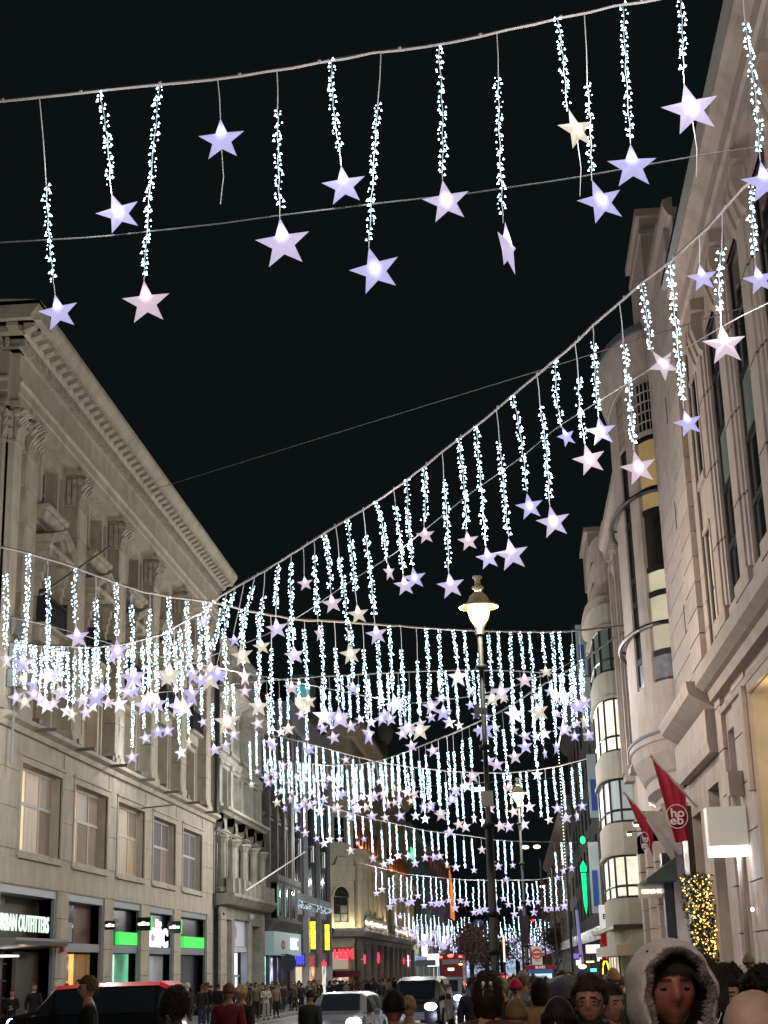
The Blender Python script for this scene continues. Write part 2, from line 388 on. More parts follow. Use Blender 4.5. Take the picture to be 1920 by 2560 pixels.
# per-bay carving and windows, built once and copied along
def bay0():
    a, c = bays[0]; m = (a+c)/2; out = []
    sh = MB(); sh.run(FL, m-1.5, m+1.5, [(-.25,20.2),(.28,20.2),(.36,20.3),(.36,20.42),(-.25,20.42)]); 
    sh.run(FL, m-1.3, m+1.3, [(-.25,19.85),(.02,19.85),(.2,20.2),(-.25,20.2)])
    out.append(sh.build('window_shelf', stL2, UO))
    pd = MB(); P = FL.p                        # open pediment on scrolled brackets
    for s in (-1,1):
        poly = [(m, 19.55),(m,19.3),(m+s*1.7,18.62),(m+s*1.7,18.9)] if s > 0 else [(m,19.55),(m,19.3),(m-1.7,18.62),(m-1.7,18.9)]
        pd.prism(FL, poly, -.25, .62)
        poly2 = [(m+s*.0,19.68),(m,19.5),(m+s*1.85,18.85),(m+s*1.85,19.02)]
        pd.prism(FL, poly2, -.25, .72)
        for k in range(6):
            t = k/6; r0 = .34-.05*k
            pd.fb(FL, m+s*1.45-.16, m+s*1.45+.16, 18.5-.33*(k+1), 18.5-.33*k, -.25, .42*(1-t)**1.3+.02)
        pd.prism(FL, [(m+s*1.45+.2*math.cos(2*PI*k/10), 18.35+.2*math.sin(2*PI*k/10)) for k in range(10)], -.2, .5)
    pd.run(FL, m-1.75, m+1.75, [(-.25,18.5),(.5,18.5),(.58,18.6),(.58,18.68),(-.25,18.68)])
    pd.prism(FL, [(m-.35,18.3),(m+.35,18.3),(m+.25,19.2),(m-.25,19.2)], -.25, .52)
    for k in range(7): pd.prism(FL, [(m-.28+.1*k,18.75),(m-.22+.1*k,18.75),(m-.22+.1*k,19.1),(m-.28+.1*k,19.1)], .5, .58)
    out.append(pd.build('pediment', stL2, UO))
    for z0, z1, hw in ((20.45,22.55,1.05),(15.45,18.5,1.0),(11.45,14.4,1.15)):
        ar = MB()
        for s in (-1,1): ar.fb(FL, m+s*(hw+.13)-.12, m+s*(hw+.13)+.12, z0, z1, -.25, -.08)
        ar.fb(FL, m-hw-.25, m+hw+.25, z1, z1+.2, -.25, -.05); out.append(ar.build('surround', stL, UO))
    ar = MB()
    ar.fb(FL, m-1.35, m+1.35, 14.75, 15.4, -.25, .12); ar.run(FL, m-1.5, m+1.5, [(-.25,15.3),(.42,15.3),(.42,15.45),(-.25,15.45)])
    out.append(ar.build('balcony_slab', stL, UO))
    rl = MB()
    for k in range(15): rl.fb(FL, m-1.4+.2*k-.025, m-1.4+.2*k+.025, 15.45, 16.55, .33, .38)
    rl.fb(FL, m-1.45, m+1.45, 16.5, 16.6, .3, .4); rl.fb(FL, m-1.45, m+1.45, 15.5, 15.56, .32, .4)
    for s in (-1,1): rl.fb(FL, m+s*1.42-.04, m+s*1.42+.04, 15.45, 16.8, .0, .4)
    rl.fb(FL, m-1.4, m+1.4, 15.6, 16.4, .34, .36)
    out.append(rl.build('balcony_rail', iron, UO))
    pl = MB(); pl.fb(FL, a+.15, c-.15, 11.2, 11.42, -.25, .1); out.append(pl.build('sill_course', stL, UO))
    return out
protos = bay0()
for i in range(1,5):
    for o in protos: dup(o, (0, P0*i, 0))
styl = [([glass,greyp],[tanp,glass],[warm1,tanp,warm3]), ([yellow1,tanp],[glass,greyp],[tanp,warm2,warm1]), ([greyp,glass],[glass,glass],[warm1,warm2,tanp]),
        ([greyp,tanp],[glass,greyp],[warm2,tanp,warm3]), ([greyp,glass],[greyp,greyp],[greyp,greyp,tanp])]
for i, (a, c) in enumerate(bays):
    m_ = (a+c)/2; s = styl[i]
    window(UO, FL, m_-1.05, m_+1.05, 20.5, 22.5, -.62, 2, 2, s[0]); window(UO, FL, m_-1.0, m_+1.0, 15.5, 18.5, -.62, 2, 2, s[1])
    window(UO, FL, m_-1.15, m_+1.15, 11.5, 14.4, -.62, 3, 2, s[2])
# ledge, first floor with wide triple windows, piers of ashlar, parts all
b = MB(); b.run(FL, U0, U1+.1, [(-.1,10.75),(.18,10.75),(.25,10.95),(.5,11.05),(.5,11.22),(-.3,11.3)]); b.build('ledge', stL, UO)
wu = [(57.2+P0*i+.45, 57.2+P0*i+5.5+.45-.2) for i in range(5)]
wu = [(56.9+7.33*i, 62.3+7.33*i) for i in range(5)]
b = MB(); b.wall(FL, U0, U1, 5.12, 10.75, [(a,c,6.4,9.7,.42) for a,c in wu], w=0); b.build('first_floor_wall', stL, UO)
ws = [[warm1,warm1,warm2,warm2,tanp,warm3],[warm1,warm1,tanp,warm3,tanp,tanp],[cream1,warm1,warm2,warm2,warm2,tanp],[warm3,warm3,greyp,greyp,tanp,greyp],[glass,glass,greyp,greyp,greyp,greyp]]
for i, (a, c) in enumerate(wu):
    window(UO, FL, a, c, 6.4, 9.7, -.36, 3, 2, ws[i], bar=.13, hrows=[6.4,8.3,9.7])
    fr = MB()
    for z0,z1,a0,c0 in ((9.7,9.95,a-.2,c+.2),(6.2,6.4,a-.2,c+.2)): fr.fb(FL, a0, c0, z0, z1, -.05, .07)
    fr.fb(FL, a-.2, a, 6.4, 9.7, -.05, .07); fr.fb(FL, c, c+.2, 6.4, 9.7, -.05, .07)
    fr.fb(FL, a-.3, c+.3, 9.95, 10.05, -.05, .14); fr.fb(FL, a-.1, c+.1, 6.12, 6.2, 0, .16)
    fr.build('window_surround', stL, UO)
# thin recessed-looking joints: separate facing slabs between the windows
for i in range(6):
    a = (wu[i-1][1]+.24) if i else U0+.02; c = (wu[i][0]-.24) if i < 5 else U1-.02
    for z0, z1 in ((6.42,7.9),(7.93,9.3),(9.33,10.7)): q('stone_block', stL, UO, FL, a, c, z0, z1, -.02, .035)
slabm = MB(); slabm.fb(FL, 0, 3.63, 5.16, 6.1, -.02, .03); slabm = slabm.mesh('stone_block', stL)
for i in range(11): put('stone_block', slabm, UO, (0, U0+.05+i*3.66+(.9 if i else 0)*0, 0))
brkm = mat('bracket_grey', (.12,.12,.12), .6)
for i in range(7):
    u = 57.5+i*5.6; b = MB(); b.fb(FL, u, u+.09, 10.95, 11.08, .3, 1.15); b.fb(FL, u-.15, u+.25, 11.25, 11.45, .1, .5); b.fb(FL, u, u+.07, 11.0, 11.3, .3, .4); b.build('cable_bracket', brkm, UO)
b = MB()
for i in range(3): b.box(XL+.3, XL+.75, 53.9+.1*i, 54.4+.1*i, 12.1+i*1.0, 12.75+i*1.0)
b.tube([(XL+.5,54.2,9.3),(XL+.5,54.2,12.2),(XL+.55,54.3,15)], .05); b.build('junction_box', mat('grey_box', (.3,.3,.29), .6), UO)
# ground floor: piers, shop bays
shops = [(55.1,62.3),(63.9,69.7),(71.3,76.75),(78.6,84.4),(86.1,93.6)]
for i in range(6):
    a = shops[i-1][1] if i else U0; c = shops[i][0] if i < 5 else U1
    pr = MB(); pr.fb(FL, a, c, -1.5, .55, -1.2, 0); o = pr.build('pier', stL, UO)
    for z0, z1 in ((.56,1.7),(1.72,2.9),(2.92,4.05),(4.07,5.12)): q('stone_block', stL, o, FL, a, c, z0, z1, -1.2, .004)
dk = mat('shop_black', (.008,.008,.01), .25, spec=.5); wood = mat('brown_panelling', (.10,.06,.04), .5, 2, .35, .1, stretch=(1,6,.3))
brn = mat('dark_brown_hoarding', (.045,.036,.03), .5, 5, .3, .1)
warmshop = lit('warm_shop_interior', (1,.48,.12), .9, var=.6, nz=.9, stretch=(1,1.6,.3)); whiteshop = lit('white_shop_interior', (.85,.93,1), 1.2, var=.6, nz=.8)
mixshop = lit('clothes_shop_interior', (1,.55,.35), 1.1, var=.8, nz=1.6)
green = lit('green_sign', (.06,1,.12), .85); wl_ = lit('white_sign_light', (.9,.93,1), 2.2); greensh = lit('green_shop_interior', (.18,.75,.42), .55, var=.6, nz=.5)
whitemat = lit('lettering_white', (.8,1,.82), 1.1)
for i, (a, c) in enumerate(shops):
    fr = MB(); fr.fb(FL, a, c, 4.82, 5.12, -.9, -.05); fr.fb(FL, a, a+.16, -1, 4.82, -.7, -.06); fr.fb(FL, c-.22, c, -1, 4.82, -.7, -.06)
    if i: fr.fb(FL, a+.16, c-.22, 2.78, 3.12, -.5, -.12)
    fr.build('shop_frame', greyal, UO)
    bk = MB(); bk.quad(FL.p(a,-1,-1.2),FL.p(c,-1,-1.2),FL.p(c,5.1,-1.2),FL.p(a,5.1,-1.2)); bk.quad(FL.p(c-.22,-1,-.2),FL.p(c-.22,4.8,-.2),FL.p(c-.22,4.8,-1.2),FL.p(c-.22,-1,-1.2))
    bk.build('shop_back', [brn if i == 0 else dk, wood, dk, dk, dk][0 if i != 1 else 1], UO)
# shop 1: clothes shop
a, c = shops[0]
q('fascia', brn, UO, FL, a+.16, c-.3, 3.25, 4.8, -.95, -.9)
cv = MB(); cv.run(FL, a+.1, c-.3, [(-.9,2.85),(.55,2.95),(.62,3.1),(.62,3.2),(-.9,3.22)]); cv.build('canopy', mat('grey_canopy', (.2,.2,.19), .5), UO)
text('URBAN OUTFITTERS', .86, whitemat, UO, FL, 58.35, 3.74, -.1, wid=6.3, bold=.012)
q('light_box', lit('lightbox_white', (.9,.9,1), 1.5, var=.5, nz=4), UO, FL, a+.1, a+1.75, 3.82, 4.45, -.8, -.7)
orl = lit('orange_lettering', (1,.5,.08), 1.6)
text('URBAN', .42, orl, UO, FL, 55.85, 4.62, -.55, bold=.01); text('OUTFIT', .40, orl, UO, FL, 55.9, 4.22, -.55, bold=.01); text('TERS', .40, wl_, UO, FL, 55.9, 3.9, -.55, bold=.01)
bk = MB()
for k in range(7): bk.fb(FL, a+.25+k*.33, a+.3+k*.33, 4.45, 4.78, -.7, -.6)
bk.build('grille', greyal, UO)
q('shop_window', mixshop, UO, FL, a+.2, a+1.0, -.4, 2.7, -1.1, -1.05); q('shop_window', mixshop, UO, FL, a+2.3, a+3.3, -.4, 2.3, -1.1, -1.05)
q('ceiling_light', wl_, UO, FL, a+1.9, a+3.4, 2.55, 2.62, -.9, -.3); q('ceiling_light', wl_, UO, FL, a+2.2, a+3.2, 1.6, 2.4, -1.0, -.98)
dr = MB()
for k in range(6): dr.fb(FL, a+.2+.55*k, a+.26+.55*k, -1, 2.75, -.9, -.8)
for k in range(5): dr.fb(FL, a+.2, a+3.6, -.2+.62*k, -.14+.62*k, -.88, -.82)
dr.build('door_frame', black, UO)
q('hoarding', brn, UO, FL, a+4.0, c-.3, -1, 2.75, -.75, -.6)
al = MB(); al.fb(FL, c+.5, c+.85, 2.75, 3.1, 0, .16); al.build('alarm_box', mat('red_box', (.35,.02,.02), .4), UO)
# shop 2
a, c = shops[1]
q('shop_window', mat('reflecting_upper_glass', (.06,.06,.075), .1, spec=.8), UO, FL, a+.2, a+2.7, 3.15, 4.8, -.6, -.55); q('curtain', wood, UO, FL, a+2.7, c-.25, 3.15, 4.8, -.62, -.57)
q('shop_window', warmshop, UO, FL, a+.2, a+3.0, -.8, 2.7, -.62, -.57); q('curtain', lit('amber_lit_panelling', (.55,.25,.06), .30, var=.5, nz=1, stretch=(1,5,.2)), UO, FL, a+3.0, c-.25, -.8, 2.7, -.62, -.56)  # panelling glows by itself, the shop's light on it put into the colour
q('poster', mat('grey_poster', (.3,.3,.32), .4), UO, FL, a+1.0, a+2.3, 3.2, 4.0, -.5, -.48)
q('poster', mat('grey_poster2', (.2,.19,.22), .4, 2, .6), UO, FL, a+.3, a+1.9, 1.6, 2.6, -.5, -.48)
# shops 3..5: black fascia with green boxes
for i in (2,3,4):
    a, c = shops[i]
    q('fascia', dk, UO, FL, a+.16, c-.22, 3.14, 4.8, -.5, -.4)
q('green_box', green, UO, FL, shops[2][0]+1.6, shops[2][1]-.25, 3.16, 3.75, -.3, -.12)
q('green_box', green, UO, FL, shops[4][0]+1.4, shops[4][1]-.25, 3.16, 3.78, -.3, -.12)
text('clic', 1.9, wl_, UO, FL, 81.4, 3.75, -.2, bold=.06, wid=4.6); 
a, c = shops[2]; q('shop_window', greensh, UO, FL, a+.2, c-.25, -.9, 2.75, -.62, -.55)
q('door_frame', lit('pale_green_column', (.7,1,.85), .9), UO, FL, a+.9, a+1.5, -.9, 2.7, -.5, -.3)
q('poster', lit('green_poster', (.1,.8,.3), .6), UO, FL, a+.3, a+.8, -.8, .5, -.5, -.48); q('poster', lit('orange_poster', (1,.45,.3), .8), UO, FL, a+.3, a+.8, .6, 1.6, -.5, -.48)
a, c = shops[3]; q('shop_window', mat('frosted_shop_glass', (.3,.31,.33), .4, 1, .2, emit=(.7,.75,.85), est=.08), UO, FL, a+.3, c-.25, -.9, 2.7, -.6, -.55)
a, c = shops[4]; q('doorway', dk, UO, FL, a+.2, c-.25, -1, 2.75, -.6, -.5); q('door_frame', black, UO, FL, a+1.6, a+1.9, -1, 2.7, -.5, -.4)
volume(UO, FL, U0, U1, -2, 26.4, 26, stL)
b = MB(); b.tube([FL.p(U1-.1,11,.25), FL.p(U1-.1,25,.25)], .16, 6); b.tube([FL.p(U1-.1,5.6,.2), FL.p(U1-.1,11,.25)], .06, 5); b.build('drainpipe', black, UO)
b = MB(); b.tube([atX(274/K,1366/K,XL+.3), atX(102/K,1486/K,XL+2.6)], .045); b.build('stay_bracket', brkm, UO)
b = MB(); b.tube([(XL+.1,76,9.8),(XL+2.0,74.9,9.8)], .04); b.build('stay_bracket', brkm, UO)
# two blade signs on the piers
for i, y in enumerate((75.6, 82.6)):
    e = empty('blade_sign', (XL, y, 4.16), ['black blade sign with white letters and green edge on the nearer shop pier','black blade sign with white letters and green edge on the farther shop pier'][i], 'sign', 'black and green blade signs')
    m = MB(); m.box(.06, .76, -.05, .05, -.33, .30); m.build('panel', dk, e)
    m = MB(); m.box(.76, .80, -.06, .06, -.36, .36); m.build('edge_light', green, e)
    m = MB(); m.box(0, .06, -.04, .04, .1, .15); m.box(0,.06,-.04,.04,-.15,-.1); m.build('bracket', black, e)
    text('clic', .24, wl_, e, mtx=facing(.41,-.07,0), wid=.58, bold=.012)
e = empty('blade_sign', (XL, 69.6, 3.95), 'small dark blade sign with white letters beside the brown curtained shop window', 'sign', 'black and green blade signs')
m = MB(); m.box(.06,.55,-.05,.05,-.2,.2); m.build('panel', dk, e); text('clic', .2, wl_, e, mtx=facing(.3,-.07,0), wid=.4, bold=.01)

for u, v, w, en, col in ((58,2.4,-.3,16,(1,.75,.55)),(67.5,2.2,-.25,12,(1,.6,.25)),(67.5,4.4,-.25,4,(1,.7,.45)),(74,2.3,-.3,7,(.35,1,.6)),(81.5,2.3,-.3,8,(.85,.9,1)),(104.5,2.0,-.3,14,(.9,.95,1))):
    lamp = bpy.data.lights.new('shop_light', 'POINT'); lamp.energy = en; lamp.color = col; lamp.shadow_soft_size = .1
    lo = link(bpy.data.objects.new('shop_light', lamp)); lo.location = FL.p(u,v,w+.35); lo.parent = UO
# ================================================================ left row beyond the big block
def pil(parent, F, u, wd, v0, v1, w0, w1, m, name='pilaster', base=.25, cap=.3):
    b = MB(); b.fb(F, u, u+wd, v0+base, v1-cap, w0, w1); b.fb(F, u-.06, u+wd+.06, v0, v0+base, w0, w1+.07); b.fb(F, u-.07, u+wd+.07, v1-cap, v1, w0, w1+.1)
    b.fb(F, u-.03, u+wd+.03, v1-cap-.12, v1-cap-.06, w0, w1+.04)
    return b.build(name, m, parent)
def bands(parent, F, u0, u1, items, m, name='string_course'):
    for v0, v1, w in items:
        b = MB(); h = v1-v0; b.run(F, u0, u1, [(-.05,v0),(w*.55,v0),(w*.75,v0+h*.4),(w,v0+h*.55),(w,v1),(-.05,v1+.05)]); b.build(name, m, parent)
st2 = mat('carved_stone_narrow', (.36,.345,.29), .85, 1.5, .2, .3, stain=.4)
B2 = empty('ornate_building', (0,0,0), 'narrow ornate cream stone building with balustraded balcony next to the giant pilastered block', 'building')
a, c = 95.75, 113.0
hs = []; cols2 = [(97.2,99.6),(101.2,103.6),(105.2,107.6),(109.2,111.4)]
rows2 = [(6.9,10.4),(12.0,14.5),(15.9,18.5),(20.3,22.2)]
for x0, x1 in cols2:
    for z0, z1 in rows2: hs.append((x0,x1,z0,z1,.4))
b = MB(); b.wall(FL, a, c, 5.9, 22.8, hs, w=0); b.wall(FL, a, c, -2, 5.9, [(98,100.4,1.0,5.0,.5),(101.2,107.6,-1.6,5.1,.7),(108.3,111.6,-1.6,4.8,.6)], w=.3); b.build('wall', st2, B2)
ltg = lit('pale_green_lit_room', (.7,1,.82), .5, var=.4); 
for i, (x0, x1) in enumerate(cols2):
    for j, (z0, z1) in enumerate(rows2):
        window(B2, FL, x0, x1, z0, z1, -.35, 2, 2, [glass, greyp] if (i+j) % 3 else [glass, ltg if j == 0 else glass])
        s = MB(); s.fb(FL, x0-.25, x1+.25, z0-.25, z0, -.02, .22); s.fb(FL, x0-.2, x0, z0, z1, 0, .12); s.fb(FL, x1, x1+.2, z0, z1, 0, .12); s.fb(FL, x0-.3, x1+.3, z1, z1+.25, 0, .2)
        if j == 2: s.prism(FL, [(x0-.3,z1+.25),(x1+.3,z1+.25),((x0+x1)/2,z1+.85)], 0, .25)
        s.build('surround', st2, B2)
for u in (96.0,100.0,104.1,108.0,111.8):
    pil(B2, FL, u, .9, 11.9, 14.9, 0, .28, st2); pil(B2, FL, u, .9, 15.6, 18.8, 0, .28, st2)
    b = MB(); b.tube([FL.p(u+.45,6.9,.35),FL.p(u+.45,9.6,.35)], [.3,.24], 8); b.lathe([(.26,0),(.42,.3),(.5,.35),(.5,.5)], FL.p(u+.45,9.6,.35), 8); b.lathe([(.45,0),(.45,.2),(.32,.35)], FL.p(u+.45,6.6,.35), 8); b.build('column', st2, B2, smooth=False)
    for k in range(2):
        b = MB(); b.prism(FL, [(u+.45+.42*math.cos(PI*t/6), 10.5+.9*k*0+.55*math.sin(PI*t/6)) for t in range(7)], 0, .45); b.fb(FL, u+.15, u+.75, 10.9, 11.5, 0, .4); b.build('carved_console', st2, B2)
bands(B2, FL, a, c, [(11.45,11.85,.9),(14.85,15.25,.35),(10.35,10.55,.3),(19.9,20.2,.3),(22.6,23.1,.5)], st2)
b = MB(); b.run(FL, a, c+.8, [(0,18.8),(.3,18.85),(.35,19.1),(.9,19.35),(1.0,19.6),(1.0,19.75),(0,19.9)]); b.build('cornice', st2, B2)
b = MB(); b.run(FL, a-.1, c+.6, [(0,5.75),(.9,5.85),(1.2,6.2),(1.3,6.3),(1.3,6.5),(0,6.5)]); b.build('balcony', st2, B2)
b = MB()
for i in range(9):
    u = a+.3+i*2.05; b.fb(FL, u, u+.6, 6.5, 7.5, .7, 1.15)
for i in range(60): b.fb(FL, a+.5+i*.28, a+.58+i*.28, 6.55, 7.35, .95, 1.0)
b.build('balustrade', st2, B2)
for z0,z1 in ((-1.6,-.6),(-.57,.5),(.53,1.6),(1.63,2.7),(2.73,3.8),(3.83,4.9),(4.93,5.7)):
    q('stone_block', stL2, B2, FL, 95.8, 97.9, z0, z1, .25, .42); q('stone_block', stL2, B2, FL, 111.7, 113, z0, z1, .25, .42)
q('poster', mat('white_poster', (.5,.5,.53), .4, emit=(.8,.82,.9), est=.22), B2, FL, 101.3, 107.4, 3.4, 5.05, -.2, -.1)
tp = MB()
for t, (dx, dz, s_) in enumerate(((0,.95,.28),(.35,.7,.3),(-.4,.7,.3),(.2,.4,.36),(-.25,.4,.36),(0,.15,.3),(.4,.2,.2),(-.4,.15,.2))):
    tp.prism(FL, [(103.6+dx+s_*math.cos(PI*k/4)*1.2, 3.9+dz*.8+s_*.6*math.sin(PI*k/4)) for k in range(8)], -.1, -.09+.002*t)
tp.fb(FL, 103.5, 103.7, 3.45, 4, -.1, -.085); tp.build('printed_tree', mat('printed_pink', (.42,.28,.32), .6, 6, .3, emit=(.5,.3,.35), est=.1), B2)
q('poster_frame', greyal, B2, FL, 107.4, 107.6, -1.6, 5.1, -.3, .1); q('poster_frame', white, B2, FL, 101.2, 107.6, 3.05, 3.35, -.5, .05)
brightshop = lit('bright_white_interior', (.82,.88,1), 1.3, var=.35, nz=.7)
for z0, z1 in ((-1,1.45),(1.55,3.0)): q('shop_window', brightshop, B2, FL, 101.3, 107.4, z0, z1, -.68, -.6)
b = MB()
for k in range(5): b.fb(FL, 102.5+k*1.1, 102.58+k*1.1, -1.3, 1.45, -.55, -.48)
b.fb(FL, 101.3, 107.4, 1.42, 1.58, -.55, -.45); b.fb(FL,104.2,105.2,1.25,1.4,-.5,-.4); b.build('door_frame', mat('pale_frame', (.5,.5,.52), .4), B2)
q('doorway', dk, B2, FL, 108.3, 111.6, -1.6, 4.8, -.6, -.55)
b = MB(); b.fb(FL, 106.8, 108.6, 5.2, 5.55, .3, .36); b.build('street_name_plate', black, B2)
b = MB(); b.tube([FL.p(96.5+0*1,5.4,.35),FL.p(96.6,5.2,.5)],.06); b.build('wall_lamp', iron, B2)
volume(B2, FL, a, c, -2, 22.9, 20, st2)
b = MB(); b.run(FL, a, c, [(-.3,22.9),(-.8,23),(-2.6,26),(-8,26.4),(-8,22.9)]); b.build('roof', mat('slate_roof', (.03,.032,.04), .5, 3, .3), B2)
e = empty('flagpole', (XL+1.2,100.4,6.8), 'bare white flagpole leaning out from the ornate balcony', 'flagpole')
b = MB(); b.tube([(0,0,0),(3.0,6.5,2.8)], [.06,.035], 6); b.ball((3.0,6.5,2.8), .09); b.build('pole', white, e)

brick = mat('red_brick', (.13,.04,.028), .85, 3, .3, .2); dstone = mat('soot_stone', (.15,.145,.13), .85, 2, .3, .3, stain=.3)
B3 = empty('brick_building', (0,0,0), 'dark red brick building with pointed stone windows above the bank shop', 'building')
a, c = 113.2, 128.6
hs = []
gx = [(115.6,118.4),(119.4,122.2),(123.2,126.0)]
for x0, x1 in gx:
    for z0, z1 in ((9.3,12.6),(13.6,16.6),(17.4,19.8)): hs.append((x0,x1,z0,z1,.4))
b = MB(); b.wall(FL, a, c, 4.7, 21, hs, w=0); b.build('wall', brick, B3)
for x0, x1 in gx:
    for k, (z0, z1) in enumerate(((9.3,12.6),(13.6,16.6),(17.4,19.8))):
        window(B3, FL, x0, x1, z0, z1, -.35, 2, 2, [glass], fm=dstone, bar=.18)
        m_ = (x0+x1)/2; s = MB()
        s.fb(FL, x0-.25, x0+.05, z0-.3, z1-.2, -.1, .22); s.fb(FL, x1-.05, x1+.25, z0-.3, z1-.2, -.1, .22)
        for t in range(8):
            q0 = PI*t/8; q1 = PI*(t+1)/8; ro = 1.7; ri = 1.35
            s.prism(FL, [(m_+ri*math.cos(q0), z1-.3+ri*1.1*math.sin(q0)),(m_+ro*math.cos(q0), z1-.3+ro*1.1*math.sin(q0)),(m_+ro*math.cos(q1), z1-.3+ro*1.1*math.sin(q1)),(m_+ri*math.cos(q1), z1-.3+ri*1.1*math.sin(q1))], -.1, .2)
        s.fb(FL, x0-.3, x1+.3, z0-.75, z0-.3, -.05, .3); s.build('stone_surround', dstone, B3)
for k in range(4):
    u = 114.7+3.9*k; b = MB(); b.fb(FL, u, u+.5, 4.9, 20, 0, .55); b.prism(FL, [(u,20),(u+.5,20),(u+.25,21.2)], 0, .5); b.build('buttress', dstone, B3)
b = MB(); b.run(FL, 114.8, 127.8, [(0,4.3),(.4,4.4),(1.2,5.3),(1.2,5.5),(0,5.5)]); b.run(FL, 114.8, 127.8, [(0,8.1),(1.0,8.1),(1.1,8.3),(1.1,8.7),(0,9.1)]); b.build('oriel_base', dstone, B3)
grl = lit('green_lit_pane', (.1,.8,.45), .35)
o = None
for k, (x0,x1) in enumerate(gx):
    window(B3, FL, x0-.3, x1+.3, 5.5, 8.1, 1.0, 3, 1, [grl if k < 2 else glass, glass, greyp], fm=dstone, bar=.22)
bands(B3, FL, a, c, [(20.6,21.1,.5),(12.9,13.2,.3)], dstone)
volume(B3, FL, a, c, -2, 21, 20, brick)
b = MB(); b.run(FL, a, c, [(0,21),(-3,25),(-8,25),(-8,21)]); b.build('roof', MT['slate_roof'], B3)
b = MB(); b.fb(FL, 126.4, 127.6, 21, 24.5, -3, -1.6); b.build('chimney', brick, B3)
fas = mat('pale_blue_fascia', (.42,.55,.55), .4, emit=(.5,.75,.75), est=.10)
b = MB(); b.fb(FL, 113.9, 128.5, 2.9, 4.55, -.1, .95); b.build('fascia', fas, B3)
text('HSBC', 1.3, lit('cyan_white_letters', (.8,1,1), 1.4), B3, FL, 124.3, 3.7, 1.0, wid=4.2, bold=.008)
for s in (0,1): 
    m = MB(); m.prism(FL, [(118.0,3.3),(119.0,3.3),(118.5,3.62)] if s else [(118.0,3.95),(119.0,3.95),(118.5,3.62)], .95, .97); m.build('red_mark', mat('logo_red', (.4,.02,.02), .5), B3)
for s in (-1,1):
    m = MB(); m.prism(FL, [(118.5+s*.5,3.3),(118.5+s*.5,3.95),(118.5+s*1.0,3.62)], .95, .97); m.build('red_mark', MT['logo_red'], B3)
cy = lit('cyan_lit_door', (.35,.95,1), 1.2, var=.5, nz=1); pk = lit('bank_interior', (.75,.75,1), .9, var=.7, nz=1.1)
q('wall', mat('shop_pier_grey', (.12,.12,.14), .5), B3, FL, 113.2, 128.6, -2, 2.9, -1.2, -1.1)
q('shop_window', cy, B3, FL, 114.3, 117.8, -1, 2.8, -.4, -.3); q('shop_window', pk, B3, FL, 119.5, 127.0, -1.2, 2.7, -.5, -.4)
for u in (118.2,122.0,124.6,127.3): q('shop_pier', dk, B3, FL, u, u+.5, -2, 2.9, -.4, -.1)
e = empty('round_sign', (XL+1.5,117.3,2.3), 'round dark hanging sign under the pale blue bank fascia', 'sign')
b = MB(); b.prism(Fr((0,0),(1,0),(0,-1)), [(.62*math.cos(PI*k/10), .62*math.sin(PI*k/10)) for k in range(20)], -.06, .06); b.build('disc', mat('dark_disc', (.03,.03,.05), .4), e); b = MB(); b.tube([(-.5,0,.62),(0,0,.62)], .03); b.build('bracket', black, e)
# B4: white mullioned building
conc = mat('white_concrete', (.42,.43,.45), .7, 2, .1, .1, stain=.15); dglass = mat('brown_glass', (.022,.017,.015), .12, 1, .3, spec=.7)
B4 = empty('office_building', (0,0,0), 'dark glass office building with thin white mullions and a plain white parapet', 'building')
a, c = 128.8, 155.9
mu = [128.9, 135.5, 137.9+4.6, 150.0, 155.4]; mu = [128.9,137.7,146.6,155.3]
q('parapet', conc, B4, FL, a, c, 22.2, 24.2, -.1, .25); q('band', conc, B4, FL, a, c, 7.4, 8.1, -.1, .3)
for k, u in enumerate(mu): q('mullion', conc, B4, FL, u, u+.6, -2, 22.2, -.2, .35)
for k in range(3):
    u0 = mu[k]+.6; u1 = mu[k+1]; w_ = (u1-u0)/2
    for j in range(2):
        for z0, z1 in ((8.1,12.6),(12.6,17.4),(17.4,22.2)):
            window(B4, FL, u0+w_*j, u0+w_*(j+1), z0, z1, .0, 2, 1, [dglass, greyp] if z0 > 17 else [dglass], fm=conc if z0 > 17 else black, bar=.1)
        q('slit_window', lit('pale_slit_light', (.85,.95,.85), .75), B4, FL, u0+w_*(j+.5)-.45, u0+w_*(j+.5)+.1, 11.4, 12.9, .04, .06)
    q('spandrel', mat('bronze_panel', (.05,.04,.035), .4, 2, .3), B4, FL, u0, u1, 6.4, 7.4, -.1, .02)
    up = [lit('upper_shop_blue', (.45,.6,.85), .35, var=.8, nz=.8), lit('upper_shop_yellow', (.8,.85,.3), .45, var=.9, nz=.9), lit('upper_shop_grey', (.6,.55,.6), .3, var=.8, nz=.9)][k]
    window(B4, FL, u0, u1, 3.2, 6.4, -.1, 2, 1, [up, greyp], fm=greyal)
    dn = [cream1, lit('busy_shop', (1,.55,.3), .9, var=.9, nz=1.2), lit('busy_shop_cool', (.9,.9,.8), .8, var=.8, nz=1.2)][k]
    q('shop_window', dn, B4, FL, u0+.8, u1-.3, -1.2, 2.0, -.3, -.2)
    q('shop_fascia', mat('shop_fascia_purple', (.1,.07,.12), .4), B4, FL, u0, u1, 2.0, 3.2, -.2, .05)
b = MB(); 
for k in range(110): 
    x_ = R.uniform(129.5,155); b.ball(FL.p(x_, 7.2+R.uniform(-.35,.25), .45), R.uniform(.03,.07), 5, 4)
b.build('icicle_lights', lit('icicle_light', (.7,.9,1), .9), B4, kind='stuff')
text('BOOTS', 1.0, lit('blue_sign', (.03,.03,1), 2.5), B4, FL, 133.0, 2.55, .12, wid=6.6, bold=.02)
